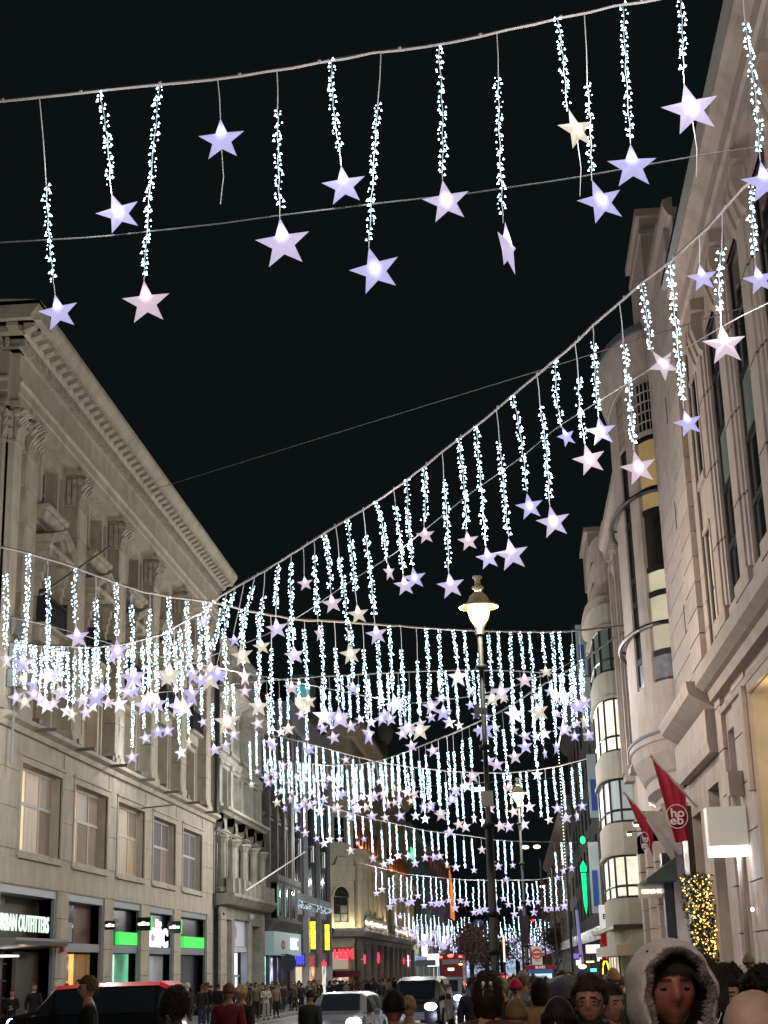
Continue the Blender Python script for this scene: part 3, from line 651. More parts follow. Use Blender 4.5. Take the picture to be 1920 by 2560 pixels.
text('sale', .9, lit('red_sign', (1,.04,.05), 1.6), B4, FL, 150.5, 2.3, .12, wid=4.2, bold=.02); text('SALE', 1.3, lit('red_sign2', (.9,.08,.08), .6), B4, FL, 141.5, 2.4, .12, wid=4, bold=.02)
q('display_panel', lit('yellow_display', (1,.85,.05), .8, var=.5, nz=2), B4, FL, 137.9, 141.6, 4.1, 5.9, .0, .05)
q('display_panel', lit('yellow_display2', (1,.6,.05), 1.3), B4, FL, 138.2, 140.0, 1.2, 2.1, .0, .05)
volume(B4, FL, a, c, -2, 24.1, 22, conc)
for k, (y, z) in enumerate(((141.2, 4.75),(152.0,4.75))):
    e = empty('vertical_sign', (XL, y, z), ['glowing yellow vertical sign against the white mullions','glowing yellow vertical sign at the corner beside the side street'][k], 'sign', 'yellow vertical signs')
    yb = lit('yellow_sign', (1,.92,.05), 1.6, var=.25, nz=2)
    m = MB(); m.box(.06,.62,-.12,.12,-1.28,1.28); m.build('sign_box', mat('sign_box_brown', (.08,.05,.01), .5), e)
    for j in range(4): 
        m = MB(); m.box(.11,.57,-.17,-.12,-1.22+.61*j,-.65+.61*j); m.build('panel', yb, e)
    m = MB(); m.box(0,.06,-.05,.05,1.0,1.1); m.box(0,.06,-.05,.05,-1.1,-1.0); m.build('bracket', black, e)

# H: the corner building with a chamfer, lit columns
st5 = mat('corner_stone', (.42,.38,.29), .8, 1.5, .12, .2, stain=.2)
HB = empty('corner_building', (0,0,0), 'uplit stone corner building with a tall arched window, columns and a red brick attic', 'building')
hu0, hu1 = 181.9, 277.0
FC = Fr((XL-2.7,179.2), (.7071,.7071), (.7071,-.7071))        # chamfered corner
L_ = 3.84
b = MB(); b.wall(FC, 0, L_, 6.2, 14.3, [(.75,3.0,6.9,9.8,.3)], w=0)
m_ = 1.875; r_ = 1.125
for k in range(10):                            # arch head ring
    q0 = PI*k/10; q1 = PI*(k+1)/10
    b.prism(FC, [(m_+r_*math.cos(q0), 9.8+r_*math.sin(q0)),(m_+(r_+.28)*math.cos(q0), 9.8+(r_+.28)*math.sin(q0)),(m_+(r_+.28)*math.cos(q1), 9.8+(r_+.28)*math.sin(q1)),(m_+r_*math.cos(q1), 9.8+r_*math.sin(q1))], 0, .14)
b.build('corner_wall', st5, HB)
litarch = lit('arched_window_lower', (1,.9,.6), .35, var=.6, nz=1.2)
o = window(HB, FC, .75, 3.0, 6.9, 9.8, -.2, 2, 3, [litarch, glass, glass, litarch, greyp, glass], fm=black, bar=.09)
m = MB(); m.prism(FC, [(m_+r_*math.cos(PI*k/12), 9.8+r_*math.sin(PI*k/12)) for k in range(13)], .0, .03); ar = m.build('arch_pane', glass, o)
m = MB()
for k in range(12):
    q0 = PI*k/12; q1 = PI*(k+1)/12
    m.tube([FC.p(m_+.5*math.cos(q0), 9.8+.5*math.sin(q0), .06), FC.p(m_+.5*math.cos(q1), 9.8+.5*math.sin(q1), .06)], .04, 4)
for q0 in (PI/4, PI/2, 3*PI/4): m.tube([FC.p(m_+.5*math.cos(q0), 9.8+.5*math.sin(q0), .06), FC.p(m_+r_*math.cos(q0), 9.8+r_*math.sin(q0), .06)], .04, 4)
m.tube([FC.p(.75,9.8,.06),FC.p(3,9.8,.06)], .07, 4); m.build('arch_bar', black, o)
b = MB(); b.prism(FC, [(0,11.6),(L_,11.6),(L_,13.3),(3.0,13.4),(2.6,14.3),(1.2,14.3),(.8,13.4),(0,13.3)], 0, .3); b.build('carved_head', st5, HB)
b = MB(); b.wall(FC, 0, L_, 14.3, 29.6, [(1.0,2.8,16,19,.4),(1.0,2.8,21.5,25,.4)], w=0); b.build('corner_wall', st5, HB); b = MB(); b.wall(FC,0,L_,-2.5,6.2,[(.3,3.5,-2,4.1,.8)]); b.build('corner_base', st5, HB)
window(HB, FC, 1.0,2.8,16,19,-.3); window(HB, FC, 1.0,2.8,21.5,25,-.3)
FS = Fr((XL-2.7,179.2), (-1,0), (0,-1))        # flank on the side street, brick with stone quoins
b = MB(); b.wall(FS, 0, 8, -2, 29.6); b.build('flank_wall', brick, HB)
for k in range(24): q('quoin', st5, HB, FS, 0, .9 if k % 2 else 1.3, 1+k*1.15, 2.1+k*1.15, 0, .1)
b = MB(); b.run(FS, -.5, 8, [(0,29.2),(.9,29.6),(.9,30.6),(0,30.7)]); b.build('cornice', st5, HB)
for F, u0, u1 in ((FL,hu0,hu1),(FC,-.3,L_+.3)):
    b = MB(); b.run(F, u0, u1, [(0,5.2),(.9,5.3),(1.3,5.9),(1.3,6.2),(0,6.3)]); b.build('ledge', mat('ledge_stone', (.3,.3,.29), .8, 2, .15), HB)
    b = MB(); b.run(F, u0, u1, [(0,28.4),(.5,28.6),(1.0,29.3),(1.6,29.7),(1.6,30.3),(0,30.4)]); b.build('cornice', st5, HB)
sects = [(182.5,215.3),(229,277)]
hs = []
for s0, s1 in sects:
    n = int((s1-s0)/5.6); 
    for k in range(n):
        u = s0+.9+k*(s1-s0-.9)/n; hs += [(u+1.3,u+4.2,6.9,13.2,.6)]
hs += [(219,221.5,7.5,12,.4)]
for k in range(14): hs += [(hu0+3+k*6.6, hu0+6.3+k*6.6, 19.6, 23.0, .4),(hu0+3+k*6.6, hu0+6.3+k*6.6, 24.6, 27.6, .4)]
b = MB(); b.wall(FL, hu0, hu1, 6.2, 29.6, hs, w=-.3); b.build('front_wall', st5, HB)
b = MB(); b.fb(FL, 216.3, 228, 6.3, 19, -.3, .25); b.build('centre_wall', st5, HB)
for s0, s1 in sects:
    n = int((s1-s0)/5.6)
    for k in range(n+1):
        u = s0+k*(s1-s0-1.3)/n
        c_ = MB(); c_.tube([FL.p(u+.65,6.9,.45),FL.p(u+.65,13.6,.45)], [.62,.54], 10); c_.lathe([(.8,0),(.8,.3),(.66,.6)], FL.p(u+.65,6.3,.45), 10); c_.lathe([(.55,0),(.85,.45),(.9,.7)], FL.p(u+.65,13.5,.45), 10); c_.build('column', st5, HB)
    for k in range(n):
        u = s0+.9+k*(s1-s0-.9)/n; window(HB, FL, u+1.3, u+4.2, 6.9, 13.2, -.8, 2, 3, [glass, glass, glass, litarch, glass, glass], fm=black)
    b = MB(); b.run(FL, s0-.5, s1+.5, [(-.2,14.2),(1.0,14.2),(1.2,14.6),(1.5,15.0),(1.5,15.3),(-.2,15.4)]); b.build('entablature', st5, HB)
    for k in range(int((s1-s0)/4.2)):
        u = s0+1.2+k*4.2; q('lit_pier', brick, HB, FL, u, u+1.5, 15.4, 18.9, -.3, .5)
        lm = MB(); lm.fb(FL, u+.5, u+1.0, 15.4, 15.7, .6, .85); lm.build('uplighter', lit('uplighter', (1,.55,.15), 3), HB)
        lamp = bpy.data.lights.new('uplight', 'POINT'); lamp.energy = 110; lamp.color = (1,.5,.14); lamp.shadow_soft_size = .1
        lo = link(bpy.data.objects.new('uplight', lamp)); lo.location = FL.p(u+.75,15.95,.85); lo.parent = HB
for k in range(14):
    for z0, z1 in ((19.6,23.0),(24.6,27.6)): window(HB, FL, hu0+3+k*6.6, hu0+6.3+k*6.6, z0, z1, -.65, 2, 2, [glass, greyp])
def uplamp(F, u, v, w, e_, col, parent, rad=.08):
    lamp = bpy.data.lights.new('uplight', 'POINT'); lamp.energy = e_; lamp.color = col; lamp.shadow_soft_size = rad
    lo = link(bpy.data.objects.new('uplight', lamp)); lo.location = F.p(u,v,w); lo.parent = parent; return lo
for u in (.3,1.9,3.5): uplamp(FC, u, 6.7, .7, 90, (1,.8,.45), HB)
for s0, s1 in sects:
    for k in range(5): uplamp(FL, s0+2+k*(s1-s0-4)/4, 7.0, 1.5, 330, (1,.8,.5), HB)
b = MB()
for s0, s1 in sects:
    for k in range(int((s1-s0)/.5)):
        u = s0+k*.5; h = .9+.5*abs(math.sin(k*1.3)); b.fb(FL, u, u+.18, 6.3, 6.3+h, 1.05, 1.2)
b.build('balcony_rail', black, HB, kind='stuff')
b = MB(); hs = [(hu0+2+k*9.4, hu0+8.3+k*9.4, -2.5, 3.9, .8) for k in range(10)]; b.wall(FL, hu0, hu1, -3, 5.2, hs, w=.2); b.build('ground_floor_wall', mat('ground_floor_stone', (.17,.16,.155), .8, 2, .15), HB)
for k in range(11):
    u = hu0+.2+k*9.4
    for j in range(7): q('rusticated_drum', MT['ground_floor_stone'], HB, FL, u-.6, u+1.6, -2+j*.95, -1.1+j*.95, .2, .8)
sh = [lit('hm_interior', (1,.6,.5), .9, var=.8, nz=.8), cream1, mixshop, lit('pink_shop', (1,.5,.6), .8, var=.6)]
for k in range(10):
    q('shop_window', sh[k % 4], HB, FL, hu0+3.4+k*9.4, hu0+7.6+k*9.4, -2, 2.2, -.6, -.5)
    q('shop_fascia', dk, HB, FL, hu0+2+k*9.4, hu0+8.3+k*9.4, 2.2, 3.9, -.5, -.4)
rsn = lit('red_neon', (1,.03,.06), 2.2)
q('shop_window', sh[0], HB, FC, .3, 3.5, -1.4, .9, -.7, -.6); q('shop_window', lit('hm_upper', (.8,.6,.45), .5), HB, FC, .3, 3.5, 1.7, 3.6, -.7, -.6); q('awning', mat('dark_red_awning', (.12,.02,.03), .7), HB, FC, .1, 3.7, .8, 1.5, -.3, .9)
text('H&M', 1.5, rsn, HB, FC, 2.0, 3.3, .1, wid=2.9, bold=.07)
text('H&M', 1.4, rsn, HB, FL, 187, 2.7, .4, wid=6, bold=.05); text('H&M', 1.9, rsn, HB, FL, 207.5, 2.9, .4, wid=6, bold=.05); text('H&M', 1.3, rsn, HB, FL, 255, 2.6, .4, wid=9, bold=.05)
q('lit_sign', lit('pink_light_box', (1,.5,.6), 2.5), HB, FL, 262, 271, 1.8, 3.6, .4, .5)
b = MB(); b.quad(FL.p(hu0,30.3,0),FL.p(hu1,30.3,0),FL.p(hu1,36,-6),FL.p(hu0,36,-6)); b.quad(FC.p(0,30,0),FC.p(L_,30,0),FL.p(hu0,36,-6),FS.p(5,36,-4)); b.quad(FS.p(0,30,0),FS.p(9,30,0),FS.p(9,36,-4),FS.p(5,36,-4)); b.build('roof', MT['slate_roof'], HB)
dm = MB(); dm.fb(FS, 1.3, 4.4, 30.6, 35.2, -1.5, -.2); dm.prism(FS, [(1.3,35.2),(4.4,35.2),(4.0,36),(1.7,36)], -1.5, -.2); dm.build('dormer', conc, HB)
for k in (0,1): q('window_pane', [lit('teal_pane', (.15,.6,.65), .5), lit('cream_pane', (1,1,.75), .9)][k], HB, FS, 1.9, 3.7, 33.3-1.9*k, 34.6-1.4*k, -.2, -.14)
b = MB(); b.fb(FL, 226, 230, 30, 34, -.5, .8); b.ball(FL.p(228,36,.4), 1.4, 8, 6, sc=(1,1.3,1.6)); b.ball(FL.p(228,38.8,.4), .7); b.build('roof_sculpture', st5, HB, smooth=True)
for k in range(5):
    m = MB(); m.ball(FL.p(196+k*8, 33, -.8), 1.1, 7, 6, sc=(1,1,1.8)); m.build('roof_urn', MT['grey_curtain'], HB, smooth=True)
volume(HB, FL, hu0, hu1, -3, 29.8, 25, st5)
# side street closing block between the two
def plain(name, label, F, u0, u1, h, m, rows=5, cols=6, panes=None, dep=20, fz=4.5, fasc=None, shopm=None, w=0, cat='building'):
    e = empty(name, (0,0,0), label, cat)
    cw = (u1-u0)/cols; rh = (h-fz-1.2)/rows; hs = [(u0+cw*i+cw*.28, u0+cw*i+cw*.78, fz+rh*j+rh*.2, fz+rh*j+rh*.82, .35) for i in range(cols) for j in range(rows)]
    b = MB(); b.wall(F, u0, u1, -4, h, hs+[(u0+cw*i+.12*cw, u0+cw*(i+1)-.12*cw, -3.5, fz-1.4, .6) for i in range(cols)], w=w); b.build('wall', m, e)
    k = 0
    for h_ in hs:
        window(e, F, h_[0], h_[1], h_[2], h_[3], w-.3, 2, 2, (panes or [[glass]])[k % len(panes or [1])], fm=black if k % 2 else FRM); k += 1
    for i in range(cols): q('shop_window', (shopm or [cream1, brightshop])[i % len(shopm or [1,2])], e, F, u0+cw*i+.15*cw, u0+cw*(i+1)-.15*cw, -3, fz-1.6, w-.55, w-.5)
    q('fascia', fasc or dk, e, F, u0+.2, u1-.2, fz-1.3, fz-.4, w, w+.2)
    b = MB(); b.run(F, u0, u1, [(w,h-.9),(w+.5,h-.5),(w+.7,h-.1),(w+.7,h+.1),(w,h+.2)]); b.build('cornice', m, e)
    volume(e, F, u0, u1, -4, h, dep, m, w=w-.01)
    return e
gm = mat('pale_green_stone', (.24,.28,.25), .8, 1, .15, .1); mv = mat('mauve_stone', (.30,.24,.28), .8, 1, .15, .1); dbk = mat('night_brick', (.07,.03,.03), .9, 1, .2)
B5 = plain('shop_building', 'pale greenish stone building past the corner building with a lit box sign', FL, 281, 352, 27, gm, 5, 7, [[glass],[glass,greyp],[glass]], fz=4)
q('lit_sign', lit('orange_white_sign', (1,.85,.6), 1.8), B5, FL, 287, 303, 3.5, 7.5, 1.5, 1.7)
b = MB(); b.fb(FL, 283, 283.3, 10, 17, .1, 1.6); b.fb(FL,286,286.3,10,17,1.3,1.6); b.fb(FL,283,286.3,9.9,10.1,.1,1.6); b.build('fire_escape', black, B5)
q('exit_sign', lit('green_exit', (.1,1,.35), 1.2), B5, FL, 286, 297, 21, 23, .1, .3)
B6 = plain('gabled_building', 'mauve lit narrow building with purple and red windows farther along the left row', FL, 353, 455, 29, mv, 5, 6, [[glass],[glass],[lit('violet_room',(.3,.25,.9),.35)],[glass],[lit('red_room',(.9,.12,.1),.4)]], fz=4)
B7 = plain('tall_brick_building', 'dark brick building with vertical strips of orange light at the left row\'s end', FL, 456, 560, 34, dbk, 6, 5, [[glass]], fz=4)
for k in range(4): 
    q('orange_light_strip', lit('orange_strip', (1,.3,.06), .8, var=.4, nz=.3), B7, FL, 458+k*7, 461+k*7, 15-3*k*0, 30-k*2, .2, .5)
B8 = plain('distant_building', 'farthest dim stone building closing the left side of the street', FL, 562, 690, 26, dstone, 5, 8, [[glass],[cream1],[glass]], fz=4)
# ================================================================ right: pink-grey stone block with giant fluted pilasters
R1 = empty('pilastered_building', (0,0,0), 'pinkish stone building with giant stepped pilasters and tall black windows at the right edge', 'building')
ra, rb = 14.0, 42.6
pu = [26.2,30.3,34.4,38.5]
pu = [14.2+4.08*i for i in range(7)]            # near edge of each pilaster; last at 38.7
hs = [(p+2.12, p+4.06, 10.4, 18.2, .10) for p in pu[:-1]] + [(41.3,42.35,10.2,13.4,.12),(41.3,42.35,15.0,18.0,.12)]
b = MB(); b.wall(FR, ra, rb, 9.4, 21.2, hs, w=-.04); b.build('upper_wall', stR, R1)
bsh = MB()
for k, (o0, o1, w) in enumerate(((0,2.1,.0),(.25,1.85,.05),(.62,1.48,.10))): bsh.fb(FR, o0, o1, 10.5, 18.8, -.15, w)
sh_ = bsh.mesh('shaft', stR)
bsb = MB(); bsb.fb(FR, -.05, 2.15, 10.1, 10.5, -.15, .18); bsb.fb(FR, .12, 1.98, 9.47, 10.12, -.15, .15); bb = bsb.mesh('base', stR2b)
bsc = MB(); bsc.fb(FR, -.05, 2.15, 18.8, 19.1, -.15, .32)
for k in range(3): bsc.run(FR, .25+.6*k, .6+.6*k, [(.05,17.7),(.15,17.8),(.32,18.4),(.3,18.8),(.05,18.8)])
bc = bsc.mesh('capital', stR2b)
for p in pu:
    e = put('pilaster', sh_, R1, (0, p, 0)); put('base', bb, e, (0,0,0)); put('capital', bc, e, (0,0,0))
    for z in (12.3,14.4,16.5):
        jm = MB(); jm.fb(FR, p-.002, p+2.102, z, z+.05, -.15, .003); jm.fb(FR, p+.248, p+1.852, z, z+.05, -.05, .054); jm.fb(FR, p+.618, p+1.482, z, z+.05, 0, .104); jm.build('joint_line', joint, R1)
for i, p in enumerate(pu[:-1]):
    window(R1, FR, p+2.12, p+4.06, 10.4, 18.2, -.08, 1, 5, [glass, glass, mat('pale_green_reflection', (.2,.26,.24), .15)] if i in (4,5) else [glass], fm=black, bar=.16)
    s = MB(); s.fb(FR, p+2.1, p+4.08, 10.2, 10.4, -.15, .07); s.fb(FR, p+2.1, p+4.08, 18.2, 18.4, -.15, .04); s.fb(FR, p+2.5,p+3.8,9.5,10.0,-.15,-.01); s.build('window_surround', stR, R1)
for z0, z1 in ((10.2,13.4),(15.0,18.0)): 
    window(R1, FR, 41.3, 42.35, z0, z1, -.09, 1, 2, [cream1 if z0 < 12 else glass], fm=black, bar=.07)
    s = MB(); s.fb(FR, 41.12, 41.3, z0-.1, z1+.1, -.15, .0); s.fb(FR, 41.1, 42.5, z0-.25, z0, -.15, .04); s.fb(FR, 41.1, 42.5, z1, z1+.15, -.15, .02); s.build('window_surround', stR, R1)
b = MB(); b.run(FR, ra, rb, [(-.15,19.1),(.22,19.1),(.22,19.5),(.3,19.55),(.3,19.8),(.12,19.85),(.12,20.6),(.3,20.9),(.42,21.0),(.42,21.3),(-.15,21.4)]); b.build('cornice', stR, R1)
b = MB(); b.run(FR, ra, rb, [(.4,21.2),(.56,21.3),(.56,21.48),(.35,21.48)]); b.build('gutter', black, R1)
b = MB(); b.run(FR, ra, rb, [(.0,21.45),(-.9,21.6),(-4,24.5),(-8,24.5),(-8,21.45)]); b.build('roof', MT['slate_roof'], R1)
# ledge
b = MB(); b.run(FR, ra, rb-.25, [(-.1,8.55),(.25,8.6),(.3,8.85),(.42,8.9),(.62,9.05),(.62,9.42),(.5,9.46),(-.2,9.46)]); b.build('ledge', stR2b, R1)
b = MB(); b.run(FR, ra, rb-.9, [(-.1,8.1),(.12,8.12),(.16,8.25),(-.1,8.3)]); b.build('string_course', stR, R1)
# ground floor: tall lit shop bays between stone piers
bays_r = [(27.2,36.9),(15.5,25.5)]
b = MB(); b.wall(FR, ra, rb, 0-1, 8.6, [(27.2,36.9,-1,7.9,.9),(15.5,25.5,-1,7.9,.9),(40.0,41.3,-1,7.6,.5)], w=0); b.build('lower_wall', stR, R1)
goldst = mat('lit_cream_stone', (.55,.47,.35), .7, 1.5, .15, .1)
for a, c in bays_r:
    b = MB(); b.fb(FR, c-.02, c+.25, -1, 8.1, 0, .1); b.fb(FR, a, c, 7.9, 8.15, 0, .1); b.build('bay_frame', stR, R1)
    b = MB(); b.quad(FR.p(a,7.88,0),FR.p(c,7.88,0),FR.p(c,7.88,-1.2),FR.p(a,7.88,-1.2)); b.build('soffit', goldst, R1)
    b = MB(); b.quad(FR.p(c-.01,-1,0),FR.p(c-.01,7.9,0),FR.p(c-.01,7.9,-.9),FR.p(c-.01,-1,-.9)); b.build('reveal', goldst, R1)
    o = window(R1, FR, a, c-.05, -.6, 7.85, -.9, 4, 2, [lit('warm_room_glow', (1,.78,.5), .9, var=.4, nz=.5)], fm=greyal, bar=.12)
    for k in range(3): uplamp(FR, a+1.2+k*3.3, 7.2, -.45, 34, (1,.78,.5), R1)
b = MB(); b.fb(FR, 36.95, 37.35, 5.6, 8.1, .02, .22)
b.build('down_pipe', stR, R1)
# recessed slot with a vertical light
window(R1, FR, 40.0, 41.3, -.6, 7.6, -.45, 1, 3, [MT['reflecting_upper_glass']], fm=greyal, bar=.08)
for z0, z1 in ((5.2,6.4),(6.45,7.55)): q('light_tube', lit('pink_white_tube', (1,.82,.75), 3.2), R1, FR, 40.25, 40.34, z0, z1, -.38, -.28)
q('light_tube', lit('warm_tube', (1,.85,.65), 2.4), R1, FR, 40.3, 40.38, -.6, 3.6, -.38, -.3)
for k in range(7): 
    z = 1.2+k*1.2; q('stone_block', stR2, R1, FR, 37.5, 39.8, z, z+1.16, -.02, .05)
    q('stone_block', stR2, R1, FR, 41.45, 42.5, z, z+1.16, -.02, .12)
b = MB()
for z in (2.9,4.3): b.ball(FR.p(38.8,z,.16), .05)
b.build('wall_light', lit('star_light', (1,.8,.6), 6), R1)
b = MB(); b.tube([FR.p(39.2,6.0,.3),FR.p(39.2,-1,.3)], .07, 6); b.fb(FR,39.0,39.5,5.7,6.3,.06,.42); b.build('downpipe', stR, R1)
volume(R1, FR, ra, rb, -1, 21.2, 20, stR, w=-.16)
# projecting white box sign
e = empty('box_sign', (XR-.6, 39.2, 4.95), 'blank white square box sign with a glowing bottom edge on the right wall', 'sign')
m = MB(); m.box(-.45,.52,-.3,.3,-.50,.46); m.build('box', mat('cream_box', (.62,.6,.55), .5, emit=(.9,.85,.75), est=.22), e)
m = MB(); m.box(-.43,.50,-.29,.29,-.74,-.50); m.build('light_strip', lit('white_light_strip', (.95,.97,1), 4), e)
m = MB(); m.box(.52,.6,-.06,.06,.2,.3); m.box(.52,.6,-.06,.06,-.3,-.2); m.build('bracket', greyal, e)
lo = uplamp(FR, 0,0,0, 12, (.95,.97,1), e); lo.location = (0,-.2,-.95)

# ================================================================ right: corner section with block quoins and a curved bay
R2 = empty('bow_building', (0,0,0), 'stone building with block quoins and a tall curved bow window next to the giant pilasters', 'building')
qa, qb, qe = 42.6, 46.0, 50.6
b = MB(); b.wall(FR, qa, qe+1.4, 9.2, 24.3, [], w=.0); b.build('wall', joint, R2)
for k in range(19):
    z = 9.3+k*.765
    q('quoin', stR2 if k % 3 else stR2b, R2, FR, 43.5, qb, z, z+.725, 0, .22)
    q('stone_block', stR2, R2, FR, qb+.02, 48.2, z, z+.735, 0, .14); q('stone_block', stR2, R2, FR, 48.23, qe, z, z+.735, 0, .14); q('stone_block', stR2b if k % 2 else stR2, R2, FR, qe+.03, 51.85, z, z+.735, 0, .12)
    q('stone_block', stR2, R2, FR, qa+.05, 43.48, z, z+.74, 0, .05)
for z in (11.6,15.0,18.6): q('slot', joint, R2, FR, 47.1, 47.35, z, z+.9, .10, .145)
b = MB(); b.run(FR, qa, 52, [(0,23.7),(.15,23.8),(.3,24.1),(.3,24.3),(0,24.4)]); b.build('parapet_coping', stR2b, R2)
# the bow: half ellipse in plan between u=50.6 and 61.5
BU, BH, BW = 56.2, 4.35, 1.25
def bowp(t, z, k=1.0, dw=0):                   # t 0 (near) .. PI (far)
    return FR.p(BU-BH*k*math.cos(t), z, (BW+dw)*math.sin(t))
def bow(mb, z0, z1, t0=0, t1=PI, n=24, k=1.0, dw=0, th=None):
    for i in range(n):
        a = t0+(t1-t0)*i/n; c = t0+(t1-t0)*(i+1)/n
        if th is None: mb.quad(bowp(a,z0,k,dw),bowp(c,z0,k,dw),bowp(c,z1,k,dw),bowp(a,z1,k,dw))
        else:
            mb.hexa([bowp(a,z0,k,dw-th),bowp(c,z0,k,dw-th),bowp(c,z0,k,dw),bowp(a,z0,k,dw),bowp(a,z1,k,dw-th),bowp(c,z1,k,dw-th),bowp(c,z1,k,dw),bowp(a,z1,k,dw)])
wins = [(.03,.62),(.90,1.15),(1.9,2.5)]
wz = [(11.0,20.0),(20.9,24.2)]
for z0, z1 in ((8.9,11.0),(19.9,20.1),(22.0,24.0)):
    m = MB(); bow(m, z0, z1); m.build('bow_wall', stR, R2)
ts = [0]+[x for w_ in wins for x in w_]+[PI]
for i in range(0, len(ts), 2):
    m = MB(); bow(m, 11.0, 19.9, ts[i], ts[i+1], 6, 1, 0, .3); m.build('bow_pier', stR, R2)
    m = MB(); bow(m, 20.1, 22.0, ts[i], ts[i+1], 6, 1, 0, .3); m.build('bow_pier', stR, R2)
wood2 = lit('amber_blind', (.62,.40,.15), .42, var=.15, nz=1.2, stretch=(1,1,.5)); creamw = lit('cream_room', (.95,.85,.58), .55, var=.15, nz=.8)
darkw = mat('dark_room', (.018,.016,.014), .2, 2, .4)
for iw, (t0, t1) in enumerate(wins):
    o = None
    fr = MB(); bow(fr, 11.0, 19.9, t0, t0+.02, 1, .97, -.06, .1); bow(fr, 11.0, 19.9, t1-.035, t1, 1, .97, -.06, .1)
    for z in (11.0,12.0,14.1,15.0,17.1,17.9,19.85): bow(fr, z-.09, z+.12, t0, t1, 6, .97, -.05, .12)
    o = fr.build('window', black, R2)
    for z0, z1, m_ in ((11.0,12.0,MT['grey_poster2']),(12.0,14.1,creamw if iw == 0 else darkw),(14.1,15.0,creamw if iw == 0 else darkw),(15.0,17.1,darkw),(17.1,17.9,wood2 if iw == 0 else darkw),(17.9,19.9,wood2 if iw == 0 else darkw)):
        m = MB(); bow(m, z0, z1, t0, t1, 6, .96, -.12); m.build('pane', m_, o)
    fr = MB()
    for k in range(6): bow(fr, 20.1+.38*k-.03, 20.1+.38*k+.03, t0, t1, 6, .97, -.05, .08)
    for k in range(6):
        tt = t0+(t1-t0)*k/5; bow(fr, 20.1, 22.0, tt-.008, tt+.008, 1, .97, -.05, .08)
    o = fr.build('window', stR, R2)
    for k in range(5):
        for j in range(5):
            m = MB(); bow(m, 20.1+.38*k, 20.1+.38*(k+1), t0+(t1-t0)*j/5, t0+(t1-t0)*(j+1)/5, 1, .96, -.12); m.build('pane', glass, o)
for t0, t1, z0, z1, m_ in ((.45,.95,12.0,16.6,None),):
    pass
for z in (13.0, 17.8):                        # curved iron handrails
    m = MB(); m.tube([bowp(.08+2.7*i/16, z, 1.0, .22) for i in range(17)], .085, 6)
    for i in (0,5,10,16): m.tube([bowp(.08+2.7*i/16, z, 1.0, .22), bowp(.08+2.7*i/16, z-.1, 1.0, -.1)], .05, 5)
    m.build('handrail', black, R2)
for z in (10.0,): 
    pass
# mouldings under and over the bow
def bowrun(mb, prof, t0=0, t1=PI, n=24):
    for j in range(len(prof)-1):
        (w0,z0),(w1,z1) = prof[j], prof[j+1]
        for i in range(n):
            a = t0+(t1-t0)*i/n; c = t0+(t1-t0)*(i+1)/n
            P = lambda t,w,z: FR.p(BU-(BH+w)*math.cos(t), z, max((BW+w)*math.sin(t),-.2)+0)
            mb.quad(P(a,w0,z0),P(c,w0,z0),P(c,w1,z1),P(a,w1,z1))
m = MB(); bowrun(m, [(-.2,9.25),(.16,9.2),(.16,9.0),(.1,8.95),(.0,8.6),(-.3,8.0),(-.4,7.9),(-.4,7.5),(-.7,7.3),(-.7,6.95),(-1.4,6.9)]); m.build('bow_cornice', stR2, R2, smooth=False)
m = MB(); bowrun(m, [(-.05,9.28),(.2,9.3),(.2,9.2),(-.05,9.18)]); m.build('lead_flashing', mat('lead_grey', (.13,.14,.16), .6), R2)
m = MB(); bowrun(m, [(0,22.2),(.05,22.25),(.05,22.4),(.08,22.5),(.2,22.9),(.36,23.4),(.42,23.75)]); m.build('bow_cove', stR, R2, smooth=True)
m = MB(); bowrun(m, [(.42,23.75),(.48,23.8),(.48,24.05),(.4,24.1),(-1.2,24.1)]); m.build('bow_coping', MT['lead_grey'], R2)
m = MB(); m.run(FR, 42.9, 51.2, [(0,8.5),(.35,8.7),(.75,8.95),(.8,9.2),(.8,9.3),(0,9.3)]); m.run(FR, 42.9, 51.2, [(0,7.3),(.3,7.3),(.35,7.6),(.35,8.5),(0,8.5)]); m.build('lower_cornice', stR2, R2)
for k, (u, ww) in enumerate(((52.2,.8),(55.0,1.15),(57.8,.8))):   # big round brackets under the bow
    m = MB()
    for j in range(8):
        a = j/8*PI/2; c = (j+1)/8*PI/2
        m.hexa([FR.p(u-.4,6.8-1.5*(1-math.cos(a)),0),FR.p(u+.4,6.8-1.5*(1-math.cos(a)),0),FR.p(u+.4,6.8-1.5*(1-math.cos(a)),.05+ww*(math.cos(a))),FR.p(u-.4,6.8-1.5*(1-math.cos(a)),.05+ww*(math.cos(a))),
                FR.p(u-.4,6.8-1.5*(1-math.cos(c)),0),FR.p(u+.4,6.8-1.5*(1-math.cos(c)),0),FR.p(u+.4,6.8-1.5*(1-math.cos(c)),.05+ww*math.cos(c)),FR.p(u-.4,6.8-1.5*(1-math.cos(c)),.05+ww*math.cos(c))])
    m.build('scroll_bracket', stR2b, R2)
